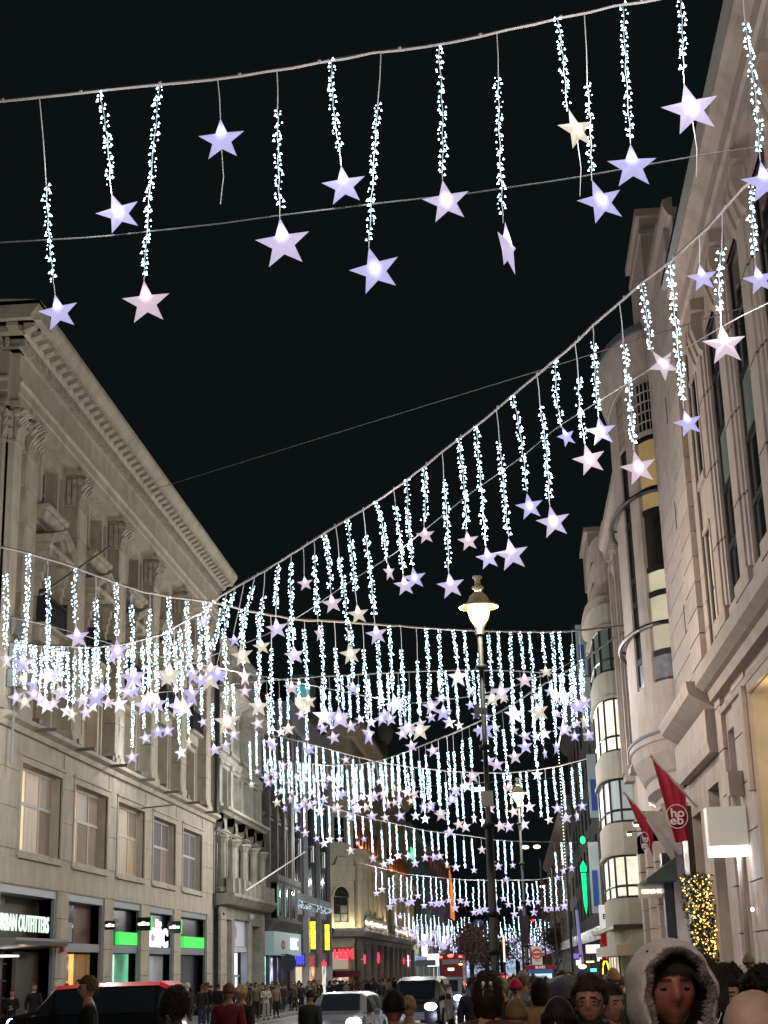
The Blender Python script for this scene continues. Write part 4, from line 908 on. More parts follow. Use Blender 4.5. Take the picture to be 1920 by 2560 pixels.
# flat part beyond the bow: tall strips, windows, deep cornice
hs = [(63.3+3.4*i, 64.7+3.4*i, z0, z0+2.3, .35) for i in range(3) for z0 in (10.4,13.6,16.9)]
b = MB(); b.wall(FR, 59.0, 73.4, 5.5, 22.3, hs, w=0); b.build('wall', stR, R2)
for h_ in hs: window(R2, FR, h_[0], h_[1], h_[2], h_[3], -.3, 1, 2, [glass, greyp], fm=black)
for u in (61.7,65.2,68.6,72.0):
    pil(R2, FR, u, 1.2, 9.8, 20.4, 0, .38, stR); q('raised_strip', stR2, R2, FR, u+.35, u+.85, 10.2, 20, .38, .5)
for u in (63,66.4,69.8):
    for z in (12.9,16.1): 
        m = MB(); m.tube([FR.p(u+.1,z,.05),FR.p(u+2.0,z+.6,.05)], .07, 4); m.tube([FR.p(u+.1,z+.6,.05),FR.p(u+2.0,z,.05)], .07, 4); m.build('lattice_panel', stR2b, R2)
m = MB(); m.run(FR, 60.5, 73.9, [(0,20.2),(.3,20.3),(.32,20.8),(.55,21.1),(.6,21.4),(.78,21.6),(.8,21.9),(0,22.1)]); m.build('cornice', stR2, R2)
m = MB()
for i in range(36): m.fb(FR, 60.8+i*.36, 61.0+i*.36, 20.82, 21.1, .3, .55)
m.build('dentil', stR2b, R2, kind='stuff')
for u in (61.3,66,70.8): 
    m = MB(); m.run(FR, u, u+.8, [(0,18.7),(.2,18.9),(.45,20.0),(.45,20.2),(0,20.2)]); m.build('console', stR2, R2)
# raised attic block seen above
m = MB(); m.fb(FR, 52.1, 56.9, 24.1, 28.6, -1.5, -.05); m.fb(FR, 51.9, 57.1, 28.6, 28.9, -1.6, .1); m.fb(FR, 52.0, 57, 27.9, 28.1, -1.55, .02); m.build('attic_block', stR2, R2)
m = MB(); m.fb(FR, 48.0, 52.0, 24.1, 26.1, -1.6, -.25); m.fb(FR, 47.9, 52.1, 26.1, 26.35, -1.7, -.15); m.build('attic_step', stR2b, R2)
# lower part of this building: shop with garland, flags, awning
b = MB(); b.wall(FR, qa, 73.4, -2, 7.3, [(44.0,46.4,-1.5,6.6,.7),(48.6,50.9,-1.5,6.2,.7),(52.6,58.4,-1.5,5.8,.9),(60.2,66.0,-1.5,5.6,.7),(67.6,72.4,-1.5,5.6,.7)], w=0); b.build('lower_wall', stR, R2)
for a, c, mm in ((44.0,46.4,MT['reflecting_upper_glass']),(48.6,50.9,MT['reflecting_upper_glass']),(52.6,58.4,lit('cool_shop', (.8,.85,1), .7, var=.9, nz=.9)),(60.2,66.0,cream1),(67.6,72.4,warmshop)):
    window(R2, FR, a, c, -1.4, 5.5 if a > 50 else 6.1, -.5, 2, 3, [mm], fm=black, bar=.12)
q('light_tube', lit('warm_tube', (1,.85,.65), 2.4), R2, FR, 45.6, 45.7, -1.2, 3.4, -.4, -.3)
q('dark_pier', mat('bronze_pier', (.03,.022,.02), .3), R2, FR, 51.0, 52.5, -1.5, 6.6, .0, .2); q('dark_pier', black, R2, FR, 58.6, 59.4, -1.5, 5.6, 0, .35)
for k in range(3):
    for z in range(9): q('lit_brick_pier_block', stR2, R2, FR, 60.0+k*3.6, 61.0+k*3.6, -1.0+z*.8, -.25+z*.8, 0, .45)
fl_ = lit('flood_lamp', (1,.82,.5), 9)
for k, (u, z, w) in enumerate(((59.0,7.4,.5),(62.5,7.3,.55),(66,7.2,.6),(69.5,7.1,.65))):
    e = empty('floodlight', FR.p(u,z,0), ['nearest of the small floodlights behind the flags','second of the small floodlights behind the flags','third small floodlight behind the farther flag','farthest small floodlight above the shop awning'][k], 'floodlight', 'floodlights on arms above the shop')
    m = MB(); m.tube([(0,0,.2),(-w,0,.2)], .03); m.box(-w-.12,-w+.12,-.1,.1,.1,.22); m.build('arm', black, e)
    m = MB(); m.box(-w-.08,-w+.08,-.12,.12,.03,.1); m.build('lens', fl_, e)
    lo = uplamp(FR,0,0,0, 26, (1,.8,.5), e); lo.location = (-w-.05,-.2,-.15)
AW = empty('awning', FR.p(62,5.6,0), 'dark green sloping shop awning below the farther red flag', 'awning')
m = MB(); P = lambda u,v,w: (FR.p(u,v,w)[0]-FR.p(62,5.6,0)[0], u-62, v-5.6)
m.hexa([P(56.8,4.5,0),P(61.4,4.5,0),P(61.4,4.5,1.1),P(56.8,4.5,1.1),P(56.8,5.35,0),P(61.4,5.35,0),P(61.4,4.6,1.12),P(56.8,4.6,1.12)]); m.build('canopy', mat('awning_green', (.05,.06,.05), .7, 3, .2), AW)
e = empty('hanging_sign', (XR-.62,60.0,4.28), 'cream horizontal shop sign with glowing capital letters under the awning', 'sign')
m = MB(); m.box(-.57,.57,-.08,.08,-.25,.25); m.build('board', mat('brushed_brass', (.42,.36,.27), .4, emit=(.8,.7,.5), est=.12), e)
text('BERSHKA', .20, lit('warm_white_letters', (1,.95,.85), 2.2), e, mtx=facing(0,-.10,-.01), wid=.92, bold=.006)
volume(R2, FR, qa, 60.0, -2, 24.0, 20, stR, w=-.02); volume(R2, FR, 60.0, 73.4, -2, 22.2, 20, stR, w=-.02)

# flags
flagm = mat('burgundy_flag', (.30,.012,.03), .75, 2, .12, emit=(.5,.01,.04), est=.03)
wht = mat('flag_print_white', (.75,.62,.62), .7); brass = mat('brass_pole', (.45,.36,.2), .35, metal=.6)
def flag(y, z, w, sc, label, gr='burgundy shop flags', nar=1.0):
    e = empty('flag', (XR-w, y, z), label, 'flag', gr, sc=sc)
    tip = Vector((-1.32, -.0, 1.66)) 
    m = MB(); m.tube([(0,0,0), tuple(tip)], .035, 8); m.ball(tuple(tip), .06); m.build('pole', brass, e)
    m = MB(); n, k_ = 16, 14
    def pt(s, t):                              # s along the pole, t downward
        p = tip*(.24+.74*s); x = p.x; ztop = p.z
        zb = -1.06+.02*math.sin(s*5); fold = .06*math.sin(s*9+t*2.5)*(.4+t)+.03*math.sin(s*17+1)
        x2 = x+(.52*t)*s*nar+.10*t*(1-s)*0-(.0); 
        return (x2+(0), fold-.02, ztop+(zb-ztop)*t)
    vs = [pt(i/n, j/k_) for i in range(n+1) for j in range(k_+1)]
    fs = [(i*(k_+1)+j, (i+1)*(k_+1)+j, (i+1)*(k_+1)+j+1, i*(k_+1)+j+1) for i in range(n) for j in range(k_)]
    m.add(vs, fs); cl = m.build('cloth', flagm, e, smooth=True)
    hem = MB(); hem.tube([tuple(tip*(.29+.7*i/10)+Vector((.06,-.03,-.05))) for i in range(11)], .025, 4); hem.build('hem', mat('pale_hem', (.5,.4,.38), .8), e)
    cx, cz = -.66, -.28
    rg = MB()
    for i in range(28):
        a = 2*PI*i/28; c = 2*PI*(i+1)/28
        rg.hexa([(cx+r_*math.cos(t_)*(.9 if nar < 1.5 else .45), -.16+dy, cz+r_*math.sin(t_)) for dy in (0,.012) for r_, t_ in ((.355,a),(.38,a),(.38,c),(.355,c))])
    rg.build('emblem_ring', wht, e)
    hs_ = .42 if nar < 1.5 else .22
    text('ho', .38, wht, e, mtx=facing(cx+.02,-.165,cz+.10), bold=.008, wid=hs_); text('eb', .38, wht, e, mtx=facing(cx-.02,-.165,cz-.13), bold=.008, wid=hs_)
    return e
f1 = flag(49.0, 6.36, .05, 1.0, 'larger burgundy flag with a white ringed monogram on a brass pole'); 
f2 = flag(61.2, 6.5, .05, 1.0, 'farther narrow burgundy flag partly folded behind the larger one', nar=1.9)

# garland of lights round the doorway
G = empty('garland', FR.p(47.6,2.5,.6), 'thick garland of warm fairy lights with red bows framing the shop doorway', 'garland', None)
gl = lit('gold_fairy_light', (1,.62,.16), 3.2); gf = mat('fir_green', (.02,.045,.02), .8, 6, .4); gr_ = mat('red_bow', (.12,.015,.015), .6)
mf = MB(); mg = MB(); mr = MB()
def gpt():
    s = R.random()
    z = -1.1+3.2*s; u = 47.6+R.uniform(-1.0,1.3)*(.45+.55*s); w = R.uniform(.0,.55+.3*s)
    return (-(w)+.6, u-47.6, z-.4)
for i in range(1600):
    p = Vector(gpt()); d = Vector((R.uniform(-1,1),R.uniform(-1,1),R.uniform(-.6,1))).normalized()*.16; s_ = d.orthogonal().normalized()*.035
    mf.add([p-s_, p+s_, p+d], [(0,1,2)])
for i in range(420): mg.ball(gpt(), R.choice([.014,.02,.032]), 5, 3)
for i in range(26): 
    p = gpt(); mr.ball((p[0]-.1,p[1],p[2]), .09, 6, 4, sc=(.6,1.3,1))
mf.build('foliage', gf, G, kind='stuff'); mg.build('fairy_light', gl, G, kind='stuff'); mr.build('bow', gr_, G, kind='stuff')

# ================================================================ right: cream building of stacked curved bays
st7 = mat('cream_render', (.42,.39,.31), .8, 1, .1, .1, stain=.15)
R3 = empty('curved_bay_building', (0,0,0), 'cream building with a column of rounded bay windows beyond the bow window building', 'building')
b = MB(); b.wall(FR, 73.5, 92.5, -2, 24.6, [], w=0); b.build('wall', st7, R3)
def bay3(u, h2, wd, z0, z1, mb, ins=0, n=12):
    pts = []
    for i in range(n+1):
        t = PI*i/n; c = math.copysign(abs(math.cos(t))**.6, math.cos(t)); s = abs(math.sin(t))**.6
        pts.append((u-(h2-ins)*c, (wd-ins)*s))
    for i in range(n):
        mb.quad(FR.p(pts[i][0],z0,pts[i][1]),FR.p(pts[i+1][0],z0,pts[i+1][1]),FR.p(pts[i+1][0],z1,pts[i+1][1]),FR.p(pts[i][0],z1,pts[i][1]))
    mb.add([FR.p(p[0],z1,p[1]) for p in pts], [tuple(range(len(pts)))]); mb.add([FR.p(p[0],z0,p[1]) for p in pts], [tuple(range(len(pts)))])
    return pts
BZ = [(15.4,17.6),(11.5,14.1),(8.1,10.2),(4.6,6.6)]
lits = [mat('blind_grey', (.12,.15,.14), .5), lit('bright_bay_room', (1,.95,.7), 1.3, var=.1), mat('pale_blind', (.3,.33,.33), .5, emit=(.7,.85,.85), est=.22), lit('bay_room_cream', (1,.92,.72), 1.0, var=.1)]
prev = 18.8
for k, (z0, z1) in enumerate(BZ):
    m = MB(); bay3(78.3, 4.6, 1.35, z1, prev, m); bay3(78.3, 4.7, 1.45, z1-.02, z1+.12, m); m.build('bay_wall', st7, R3)
    m = MB(); pts = bay3(78.3, 4.5, 1.3, z0, z1, m, .08); w_ = m.build('window', [lits[k]], R3)
    m = MB()
    for p in pts[1:-1:2]: m.tube([FR.p(p[0],z0,p[1]+.04),FR.p(p[0],z1,p[1]+.04)], .07, 4)
    for zz in (z0+.05, z0+(z1-z0)*.28, z1-.05): m.tube([FR.p(p[0],zz,p[1]+.03) for p in pts], .06, 4)
    m.build('glazing_bar', black, w_)
    prev = z0
m = MB(); bay3(78.3, 4.6, 1.35, 2.0, prev, m); m.build('bay_wall', st7, R3)
m = MB(); bay3(79.0, 4.9, 1.55, 18.8, 19.3, m); bay3(79, 4.3, 1.1, 19.3, 22.6, m); m.build('attic', stR2b, R3)
for z in (20.3,21.4): q('joint_line', joint, R3, FR, 76, 82, z, z+.06, 1.05, 1.1)
m = MB(); m.fb(FR, 90, 96, 24.6, 27, -3, .3); m.fb(FR, 89.8, 96.2, 27, 27.3, -3, .5); m.fb(FR, 84,90,22.6,26,-3,-.2); m.build('chimney', stR2b, R3)
shm = lit('clothes_window', (.95,.85,.65), .8, var=.7, nz=.8)
window(R3, FR, 74.2, 82.4, -1.5, 2.0, 1.2, 4, 1, [shm], fm=black)
q('band', st7, R3, FR, 73.6, 92.4, 2.0, 2.5, 0, 1.3); q('band', black, R3, FR, 73.6, 92.4, 3.2, 3.4, 0, 1.38); 
hs = [(84.2+2.8*i,85.9+2.8*i,z,z+1.8) for i in range(3) for z in (5,8.6,12,15.6,19)]
for h_ in hs: window(R3, FR, h_[0], h_[1], h_[2], h_[3], .1, 1, 2, [glass], fm=st7)
blue = mat('blue_banner', (.02,.06,.25), .6, emit=(.02,.08,.5), est=.12); pb = mat('pale_blue_banner', (.35,.42,.48), .6)
for k, (z0, z1) in enumerate(((9.6,13.2),(14.2,18.0),(18.4,21.5),(4.5,8.6))):
    e = empty('banner', (XR, 88+1.6*k, z0), ['blue and white banner projecting beside the second bay window','blue and white banner projecting beside the top bay window','highest blue and white banner below the attic','lowest blue and white banner above the shops'][k], 'banner', 'blue and white banners')
    m = MB(); m.box(-1.35,-.75,-.03,.03,0,z1-z0); m.build('cloth', pb, e); m = MB(); m.box(-1.22,-.9,-.05,-.035,.4,(z1-z0)*.6); m.build('blue_print', blue, e)
    m = MB(); m.tube([(-1.4,0,z1-z0),(0,0,z1-z0)], .03); m.build('rod', iron, e)
volume(R3, FR, 73.5, 92.5, -2, 24.6, 18, st7)
# beyond: dark building with roof lights, neon cross, then a long dim row
dkb = mat('dark_render', (.06,.06,.06), .9, 1, .2); grn = lit('neon_green', (0,1,.28), 1.5)
R4 = plain('dark_office_building', 'tall dark building with a string of lights along its roof on the right', FR, 93, 147, 21.5, dkb, 5, 9, [[glass],[glass],[mat('dim_pane', (.05,.06,.05), .3)]], fz=4.5, shopm=[lit('far_shop_mix', (.8,.85,1), .9, var=.8, nz=.7), warmshop])
m = MB()
for i in range(60): m.ball(FR.p(118+i*.5, 21.9, .8), .07, 5, 4)
for i in range(60): m.ball(FR.p(147, 21.9-i*.3, .85), .06, 5, 4)
m.build('roof_light', lit('roof_lights', (1,.95,.75), 2.5), R4, kind='stuff')
R5 = plain('far_row_building', 'long dim row of shops with bright signs on the far right', FR, 148, 260, 17, dstone, 4, 12, [[glass],[glass,greyp],[cream1]], fz=4.5, shopm=[lit('far_shop_white', (.9,.95,1), 1.2, var=.7, nz=.4), lit('far_shop_mix', (.8,.85,1), .9)])
R6 = plain('distant_building', 'farthest low building closing the right side of the street', FR, 262, 520, 15, dbk, 4, 14, [[glass],[cream1],[glass],[glass]], fz=4.5, shopm=[MT['far_shop_white'], cream1])
e = empty('neon_sign', (5.65, 122, 8.4), 'tall green neon arrow shaped sign with a lit lantern on top', 'sign')
m = MB(); F0 = Fr((0,0),(1,0),(0,-1))
m.prism(F0, [(-.24,.5),(0,.95),(.24,.5),(.24,.1),(-.24,.1)], -.1, .1); m.prism(F0, [(-.19,0),(.18,0),(.14,-2.4),(.02,-3.1),(-.12,-2.4)], -.1, .1); m.build('tube', grn, e); m = MB(); m.box(-.2,.35,-.05,.05,.05,.15); m.build('bracket', black, e)
e = empty('traffic_light', (5.6, 119, 10.7), 'single bright green round light high on the right wall', 'light')
m = MB(); m.ball((0,0,0), .2, 10, 8, sc=(1,1,1.5)); m.build('lens', lit('green_lamp', (.03,1,.3), 2.2), e); m = MB(); m.tube([(0,.2,0),(.4,.2,0)], .05); m.build('arm', black, e)
for k, (y, z, lab, cols_, tx) in enumerate(((90,4.1,'white upper half of a tall shop banner with letters above the red one',((.75,.76,.78),.5),'BB'),(90.3,2.55,'red lower banner with slanting white letters on the right pavement side',((.5,.02,.02),.22),'LOOK'))):
    e = empty('vertical_banner', (5.3, y, z), lab, 'banner')
    m = MB(); m.box(-.4,.4,-.06,.06,-.76,.76); c_ = cols_[0]; m.build('panel', mat('banner%d'%k, c_, .5, emit=c_, est=cols_[1]), e)
    if k: text(tx, .42, mat('white_text', (.8,.8,.8), .5, emit=(1,1,1), est=.5), e, mtx=facing(0,-.08,0,(.25,0,1)), bold=.01, wid=1.15)
    else: text(tx, .4, black, e, mtx=facing(0,-.08,.1), bold=.01)
e = empty('projecting_sign', (5.5, 89, 3.1), 'dark projecting sign with pale letters across the tall banners', 'sign'); m = MB(); m.box(-.3,.5,-.08,.08,-.26,.26); m.build('board', black, e); text('ZARA', .3, cream1, e, mtx=facing(.1,-.10,0), wid=.7, bold=.01)
e = empty('fast_food_sign', (5.3, 91, 1.4), 'small yellow arch sign below the red banner', 'sign'); m = MB()
for s in (-1,1):
    m.tube([(s*.18+.18*math.cos(PI*i/8)*1, -.1, -.35+.75*math.sin(PI*i/8)) for i in range(9)], .05, 4)
m.build('arch', lit('yellow_neon', (1,.75,.05), 2), e); m = MB(); m.box(-.5,.5,0,.06,-.5,.5); m.build('board', black, e)
for k, (x, y, z, w, h, col, lab) in enumerate(((5.4,110,2.6,.95,.55,(1,1,1),'bright white projecting light box beyond the red banner'),(5.35,100,2.0,.42,.45,(.9,.95,1),'white lit shop sign at the far right corner'),(5.2,130,1.7,.5,.4,(1,1,.8),'pale yellow lit sign low down by the blue column'),(5.3,109,1.2,.4,.2,(.1,.9,1),'cyan lit sign strip above the far crowd'),(5.2,111,1.75,.55,.12,(1,.95,.4),'thin yellow lit sign strip above the far crowd'),(4.6,120,2.2,.38,.36,(.35,.2,.9),'small violet lit roundel sign far down the street'))):
    e = empty('light_box', (x, y, z), lab, 'sign'); m = MB(); m.box(-w/2,w/2,-.15,.15,-h/2,h/2); m.build('panel', lit('signcol%d'%k, col, 2.0 if k < 5 else .8), e); m = MB(); m.box(w/2,w/2+.25,-.05,.05,-.05,.05); m.build('bracket', black, e)
for k, (x,y,w,h,col,lab,z) in enumerate(((-15.6,300,2.3,2.3,(.9,.95,1),'white square light box far along the left shops',4.8),(-16.2,285,3.6,1.0,(.25,.25,.28),'dark shop sign beside the white light box',4.3),(-14.6,330,3.0,5.0,(.05,.25,1),'bright blue lit shop front far along the left',3.4),(-13.5,380,2.0,2.2,(1,.8,1),'pale pink glowing sign near the bus',4.9))):
    e = empty('light_box', (x, y, z-2), lab, 'sign'); m = MB(); m.box(-w/2,w/2,-.15,.15,-h/2,h/2); m.build('panel', lit('lsign%d'%k, col, 1.8 if k != 1 else .15), e); m = MB(); m.box(-w/2-1.4,-w/2,-.05,.05,-.05,.05); m.build('bracket', black, e)
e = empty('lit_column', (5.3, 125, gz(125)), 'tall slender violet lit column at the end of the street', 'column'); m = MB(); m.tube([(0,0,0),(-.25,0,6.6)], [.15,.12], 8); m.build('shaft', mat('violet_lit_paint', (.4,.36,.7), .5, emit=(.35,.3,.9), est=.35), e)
m = MB(); m.box(-.25,.25,-.25,.25,0,.3); m.build('plinth', greyal, e)
FB = Fr((-40,600),(1,0),(0,-1))
EB = plain('end_building', 'dim building across the far end of the street', FB, 0, 70, 20, mat('end_stone', (.06,.065,.08), .9, 1, .2), 4, 12, [[glass],[lit('blue_far_room',(.2,.3,.7),.3)],[glass]], dep=20, fz=5, shopm=[lit('far_glow',(.6,.75,1),.7,var=.6,nz=.4)])
# ================================================================ star light curtains across the street
def star_mat(name, col, st, bz, hot):
    m = lit(name, col, st); n = m.node_tree.nodes; l = m.node_tree.links; b = n['Principled BSDF']
    b.inputs['Base Color'].default_value = (.03,.028,.03,1); b.inputs['Roughness'].default_value = .6; b.inputs['Specular IOR Level'].default_value = .05
    tc = n.new('ShaderNodeTexCoord'); ds = n.new('ShaderNodeVectorMath'); ds.operation = 'DISTANCE'; ds.inputs[1].default_value = (0,0,bz)
    mp = n.new('ShaderNodeMapping'); mp.inputs['Scale'].default_value = (1.25,0.0,.9); mp.inputs['Location'].default_value = (0,0,bz*.1)
    l.new(tc.outputs['Object'], mp.inputs[0]); l.new(mp.outputs[0], ds.inputs[0])
    r = n.new('ShaderNodeValToRGB'); e = r.color_ramp.elements
    e[0].position = 0; e[0].color = (3.2,3.2,3.2,1); e[1].position = .5; e[1].color = (*[c*st for c in col],1)
    a = r.color_ramp.elements.new(.078); a.color = (2.8,2.7,2.8,1)
    a = r.color_ramp.elements.new(.115); a.color = (*[c*st*1.55+h*.5 for c, h in zip(col, hot)],1)
    a = r.color_ramp.elements.new(.22); a.color = (*[c*st*1.05+h*.06 for c, h in zip(col, hot)],1)
    l.new(ds.outputs['Value'], r.inputs[0])
    geo = n.new('ShaderNodeNewGeometry'); dt = n.new('ShaderNodeVectorMath'); dt.operation = 'DOT_PRODUCT'; dt.inputs[1].default_value = (-.45,-.3,-.75)  # facet shading painted into the star glow from one fixed direction
    l.new(geo.outputs['True Normal'], dt.inputs[0]); rr = n.new('ShaderNodeMapRange'); rr.inputs[1].default_value = -.7; rr.inputs[2].default_value = .8; rr.inputs[3].default_value = .94; rr.inputs[4].default_value = 1.06
    l.new(dt.outputs['Value'], rr.inputs[0])
    t = n.new('ShaderNodeTexNoise'); t.inputs['Scale'].default_value = 5; l.new(tc.outputs['Object'], t.inputs['Vector'])
    r3 = n.new('ShaderNodeMapRange'); r3.inputs[3].default_value = .85; r3.inputs[4].default_value = 1.15; l.new(t.outputs[0], r3.inputs[0])
    mu_ = n.new('ShaderNodeMath'); mu_.operation = 'MULTIPLY'; l.new(rr.outputs[0], mu_.inputs[0]); l.new(r3.outputs[0], mu_.inputs[1])
    l.new(r.outputs[0], b.inputs['Emission Color']); l.new(mu_.outputs[0], b.inputs['Emission Strength'])
    return m
TINT = {'violet': ((.48,.45,.78), (.4,.4,.9)), 'lilac': ((.56,.50,.70), (.7,.5,.8)), 'pink': ((.60,.50,.58), (1,.4,.5)), 'cream': ((.62,.56,.47), (1,.6,.35))}
SM = {}
def star_mesh(t, top):
    k = (t, top)
    if k in SM: return SM[k]
    m = MB(); vs = [(0,-.11,0),(0,.11,0)]
    for i in range(10):
        r_ = .525 if i % 2 == 0 else .215; a = PI/2+i*PI/5
        vs.append((r_*math.cos(a), 0, r_*math.sin(a)))
    m.add(vs, [(0,2+i,2+(i+1)%10) for i in range(10)]+[(1,2+(i+1)%10,2+i) for i in range(10)])
    c, h = TINT[t]; SM[k] = m.mesh('star', star_mat('star_%s_%s' % (t, 'top' if top else 'mid'), c, 1.0, .19 if top else .03, h)); return SM[k]
led = lit('led_bulb', (.62,.88,1), 7.0)
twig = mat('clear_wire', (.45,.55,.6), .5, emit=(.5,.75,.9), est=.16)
def strand_meshes(L, seed, bend=.0, sz=1.0, dens=1.0):
    rr = random.Random(seed); f = lambda t: bend*math.sin(t*3.1)+.012*math.sin(t*23+seed)
    bm_ = MB(); wm = MB(); n = max(6, int(L/.056*dens)); s = 1
    nw = 10; wm.tube([(f(i/nw), 0, -L*i/nw) for i in range(nw+1)], .008*sz, 3, cap=False)
    for i in range(n):
        t = (i+rr.uniform(-.3,.3))/n; t = min(max(t,0),1); z = -L*t
        for s_ in ((1,-1) if rr.random() < .55 else (s,)):
            dx = s_*rr.uniform(.012,.062); dy = rr.uniform(-.05,.05); zz = z-rr.uniform(-.015,.03); r_ = rr.choice([.011,.016,.019,.024])*sz; x = f(t)
            # a small cone shaped cap of light on a short twig
            bm_.add([(x+dx-r_*s_*.9,dy,zz-r_*.9),(x+dx+r_*s_*1.2,dy,zz-r_*.7),(x+dx,dy,zz+r_*1.5),(x+dx,dy-r_,zz-r_*.4),(x+dx,dy+r_,zz-r_*.4)],
                    [(0,2,3),(2,1,3),(0,3,1),(0,4,2),(2,4,1),(0,1,4)])
        s = -s
    return wm.mesh('cord', twig), bm_.mesh('led_bulb', led)
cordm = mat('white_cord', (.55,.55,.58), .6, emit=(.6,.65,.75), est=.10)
def ordinal(n):
    o = ['first','second','third','fourth','fifth','sixth','seventh','eighth','ninth','tenth','eleventh','twelfth','thirteenth','fourteenth','fifteenth','sixteenth','seventeenth','eighteenth','nineteenth']
    if n <= 19: return o[n-1]
    t = {2:'twent',3:'thirt',4:'fort',5:'fift',6:'sixt',7:'sevent',8:'eight',9:'ninet'}[n//10]
    return t+'ieth' if n % 10 == 0 else t+'y-'+o[n%10-1]
SB = {}
def strand_b(L, v, sz):
    k = (round(L*4)/4, v, sz)
    if k not in SB: SB[k] = (k[0],)+strand_meshes(k[0], v*7+3, .03*(v-1), sz)
    return SB[k]
CORD = {}
def pendant(top, cord, L, gap, size, tint, topb, label, group, yaw=0, tilt=0, seed=None, bend=0, endx=0, sz=1.0, tail=0):
    """one hanging drop: cord, beaded strand of bulbs, star"""
    e = empty('star_pendant', top, label, 'star light', group)
    sway = endx/max(.3, cord+L+gap)
    def X(z): return -z*sway
    if cord > .02:
        m = MB(); m.tube([(0,0,0),(X(-cord*.5)+.01,0,-cord*.5),(X(-cord),0,-cord)], .010*sz, 4, cap=False); m.build('cord', cordm, e)
    if L > 0:
        if seed is not None: w_, b_ = strand_meshes(L, seed, bend, sz); LL = L
        else: LL, w_, b_ = strand_b(L, R.randrange(3), sz)
        a = put('wire', w_, e, (X(-cord),0,-cord)); c = put('led_bulb', b_, e, (X(-cord),0,-cord)); c['kind'] = 'stuff'
        for o in (a, c): o.rotation_euler = (0, math.atan(-sway)*-1 if False else math.atan2(-sway,1)*1, R.uniform(-.5,.5) if seed is None else 0); o.scale = (1,1,L/LL)
    z = -(cord+L)
    if gap > .02:
        m = MB(); m.tube([(X(z),0,z),(X(z-gap),0,z-gap)], .009*sz, 4, cap=False); m.build('hook_cord', cordm, e)
    z -= gap
    s = put('star', star_mesh(tint, topb), e, (X(z)+math.sin(tilt)*.525*size*1.0, 0, z-.525*size*math.cos(tilt)))
    s.scale = (size,)*3; s.rotation_euler = (0, -tilt, yaw)
    if tail:
        m = MB(); xs = s.location.x; m.tube([(xs,0,z-.72*size),(xs+.03,.02,z-.75*size-tail*.5),(xs-.02,.02,z-.75*size-tail)], .008, 4, cap=False); m.build('tail_cord', cordm, e)
    return e
class Line:                                    # plan line of a cable; polyline given where it is seen
    def __init__(s, a, b, poly): s.a = Vector(a); s.d = Vector(b)-Vector(a); s.poly = [s.at(x,y) for x, y in poly]; s.px = poly
    def at(s, dx, dy):
        v = ray(dx*K, dy*K); det = v.x*(-s.d.y)-v.y*(-s.d.x)   # v*t = a + d*k
        t = (s.a.x*(-s.d.y)-s.a.y*(-s.d.x))/det; return CP+v*t
    def k(s, p): return (Vector((p.x,p.y))-s.a).dot(s.d)/s.d.length
    def z(s, kk):
        P = sorted([(s.k(p), p.z) for p in s.poly])
        if kk <= P[0][0]: return P[0][1]+(P[1][1]-P[0][1])/(P[1][0]-P[0][0])*(kk-P[0][0])
        for (k0,z0),(k1,z1) in zip(P, P[1:]):
            if kk <= k1: return z0+(z1-z0)*(kk-k0)/(k1-k0)
        return P[-1][1]+(P[-1][1]-P[-2][1])/(P[-1][0]-P[-2][0])*(kk-P[-1][0])
    def pos(s, kk): d = s.d.normalized(); return Vector((s.a.x+d.x*kk, s.a.y+d.y*kk, s.z(kk)))
def cable(L, label, r=.022, ext=(0,0), wob=.02, m_=None, name='light_cable', twin=True):
    P = sorted([(L.k(p)) for p in L.poly]); k0, k1 = P[0]-ext[0], P[-1]+ext[1]
    n = max(8, int((k1-k0)/.45)); rr = random.Random(int(k1*10)); base = L.pos(k0)
    o = empty(name, base, label, 'cable', 'cables strung across the street')
    m = MB(); m.tube([L.pos(k0+(k1-k0)*i/n)-base+Vector((0,0,-wob*abs(math.sin(i*1.7))-rr.uniform(0,wob))) for i in range(n+1)], r, 5); m.build('flex', m_ or cable_m, o)
    if twin:
        m = MB(); m.tube([L.pos(k0+(k1-k0)*i/n)-base+Vector((0,.02,.02)) for i in range(n+1)], r*.45, 4); m.build('steel_wire', wire_m, o)
        m = MB()
        for i in range(n//3): p = L.pos(k0+(k1-k0)*(i*3+1)/n)-base; m.ball(tuple(p), r*1.7, 5, 4)
        m.build('cable_tie', cable_m, o, kind='stuff')
    return o
def glow(p, e, col=(.97,.95,.92), parent=None, rad=.12):
    lamp = bpy.data.lights.new('led_light', 'POINT'); lamp.energy = e; lamp.color = col; lamp.shadow_soft_size = rad
    o = link(bpy.data.objects.new('led_light', lamp)); o.location = p
    if parent: o.parent = parent; o.location = Vector(p)-Vector(parent.location)
    return o
LP = 8.0
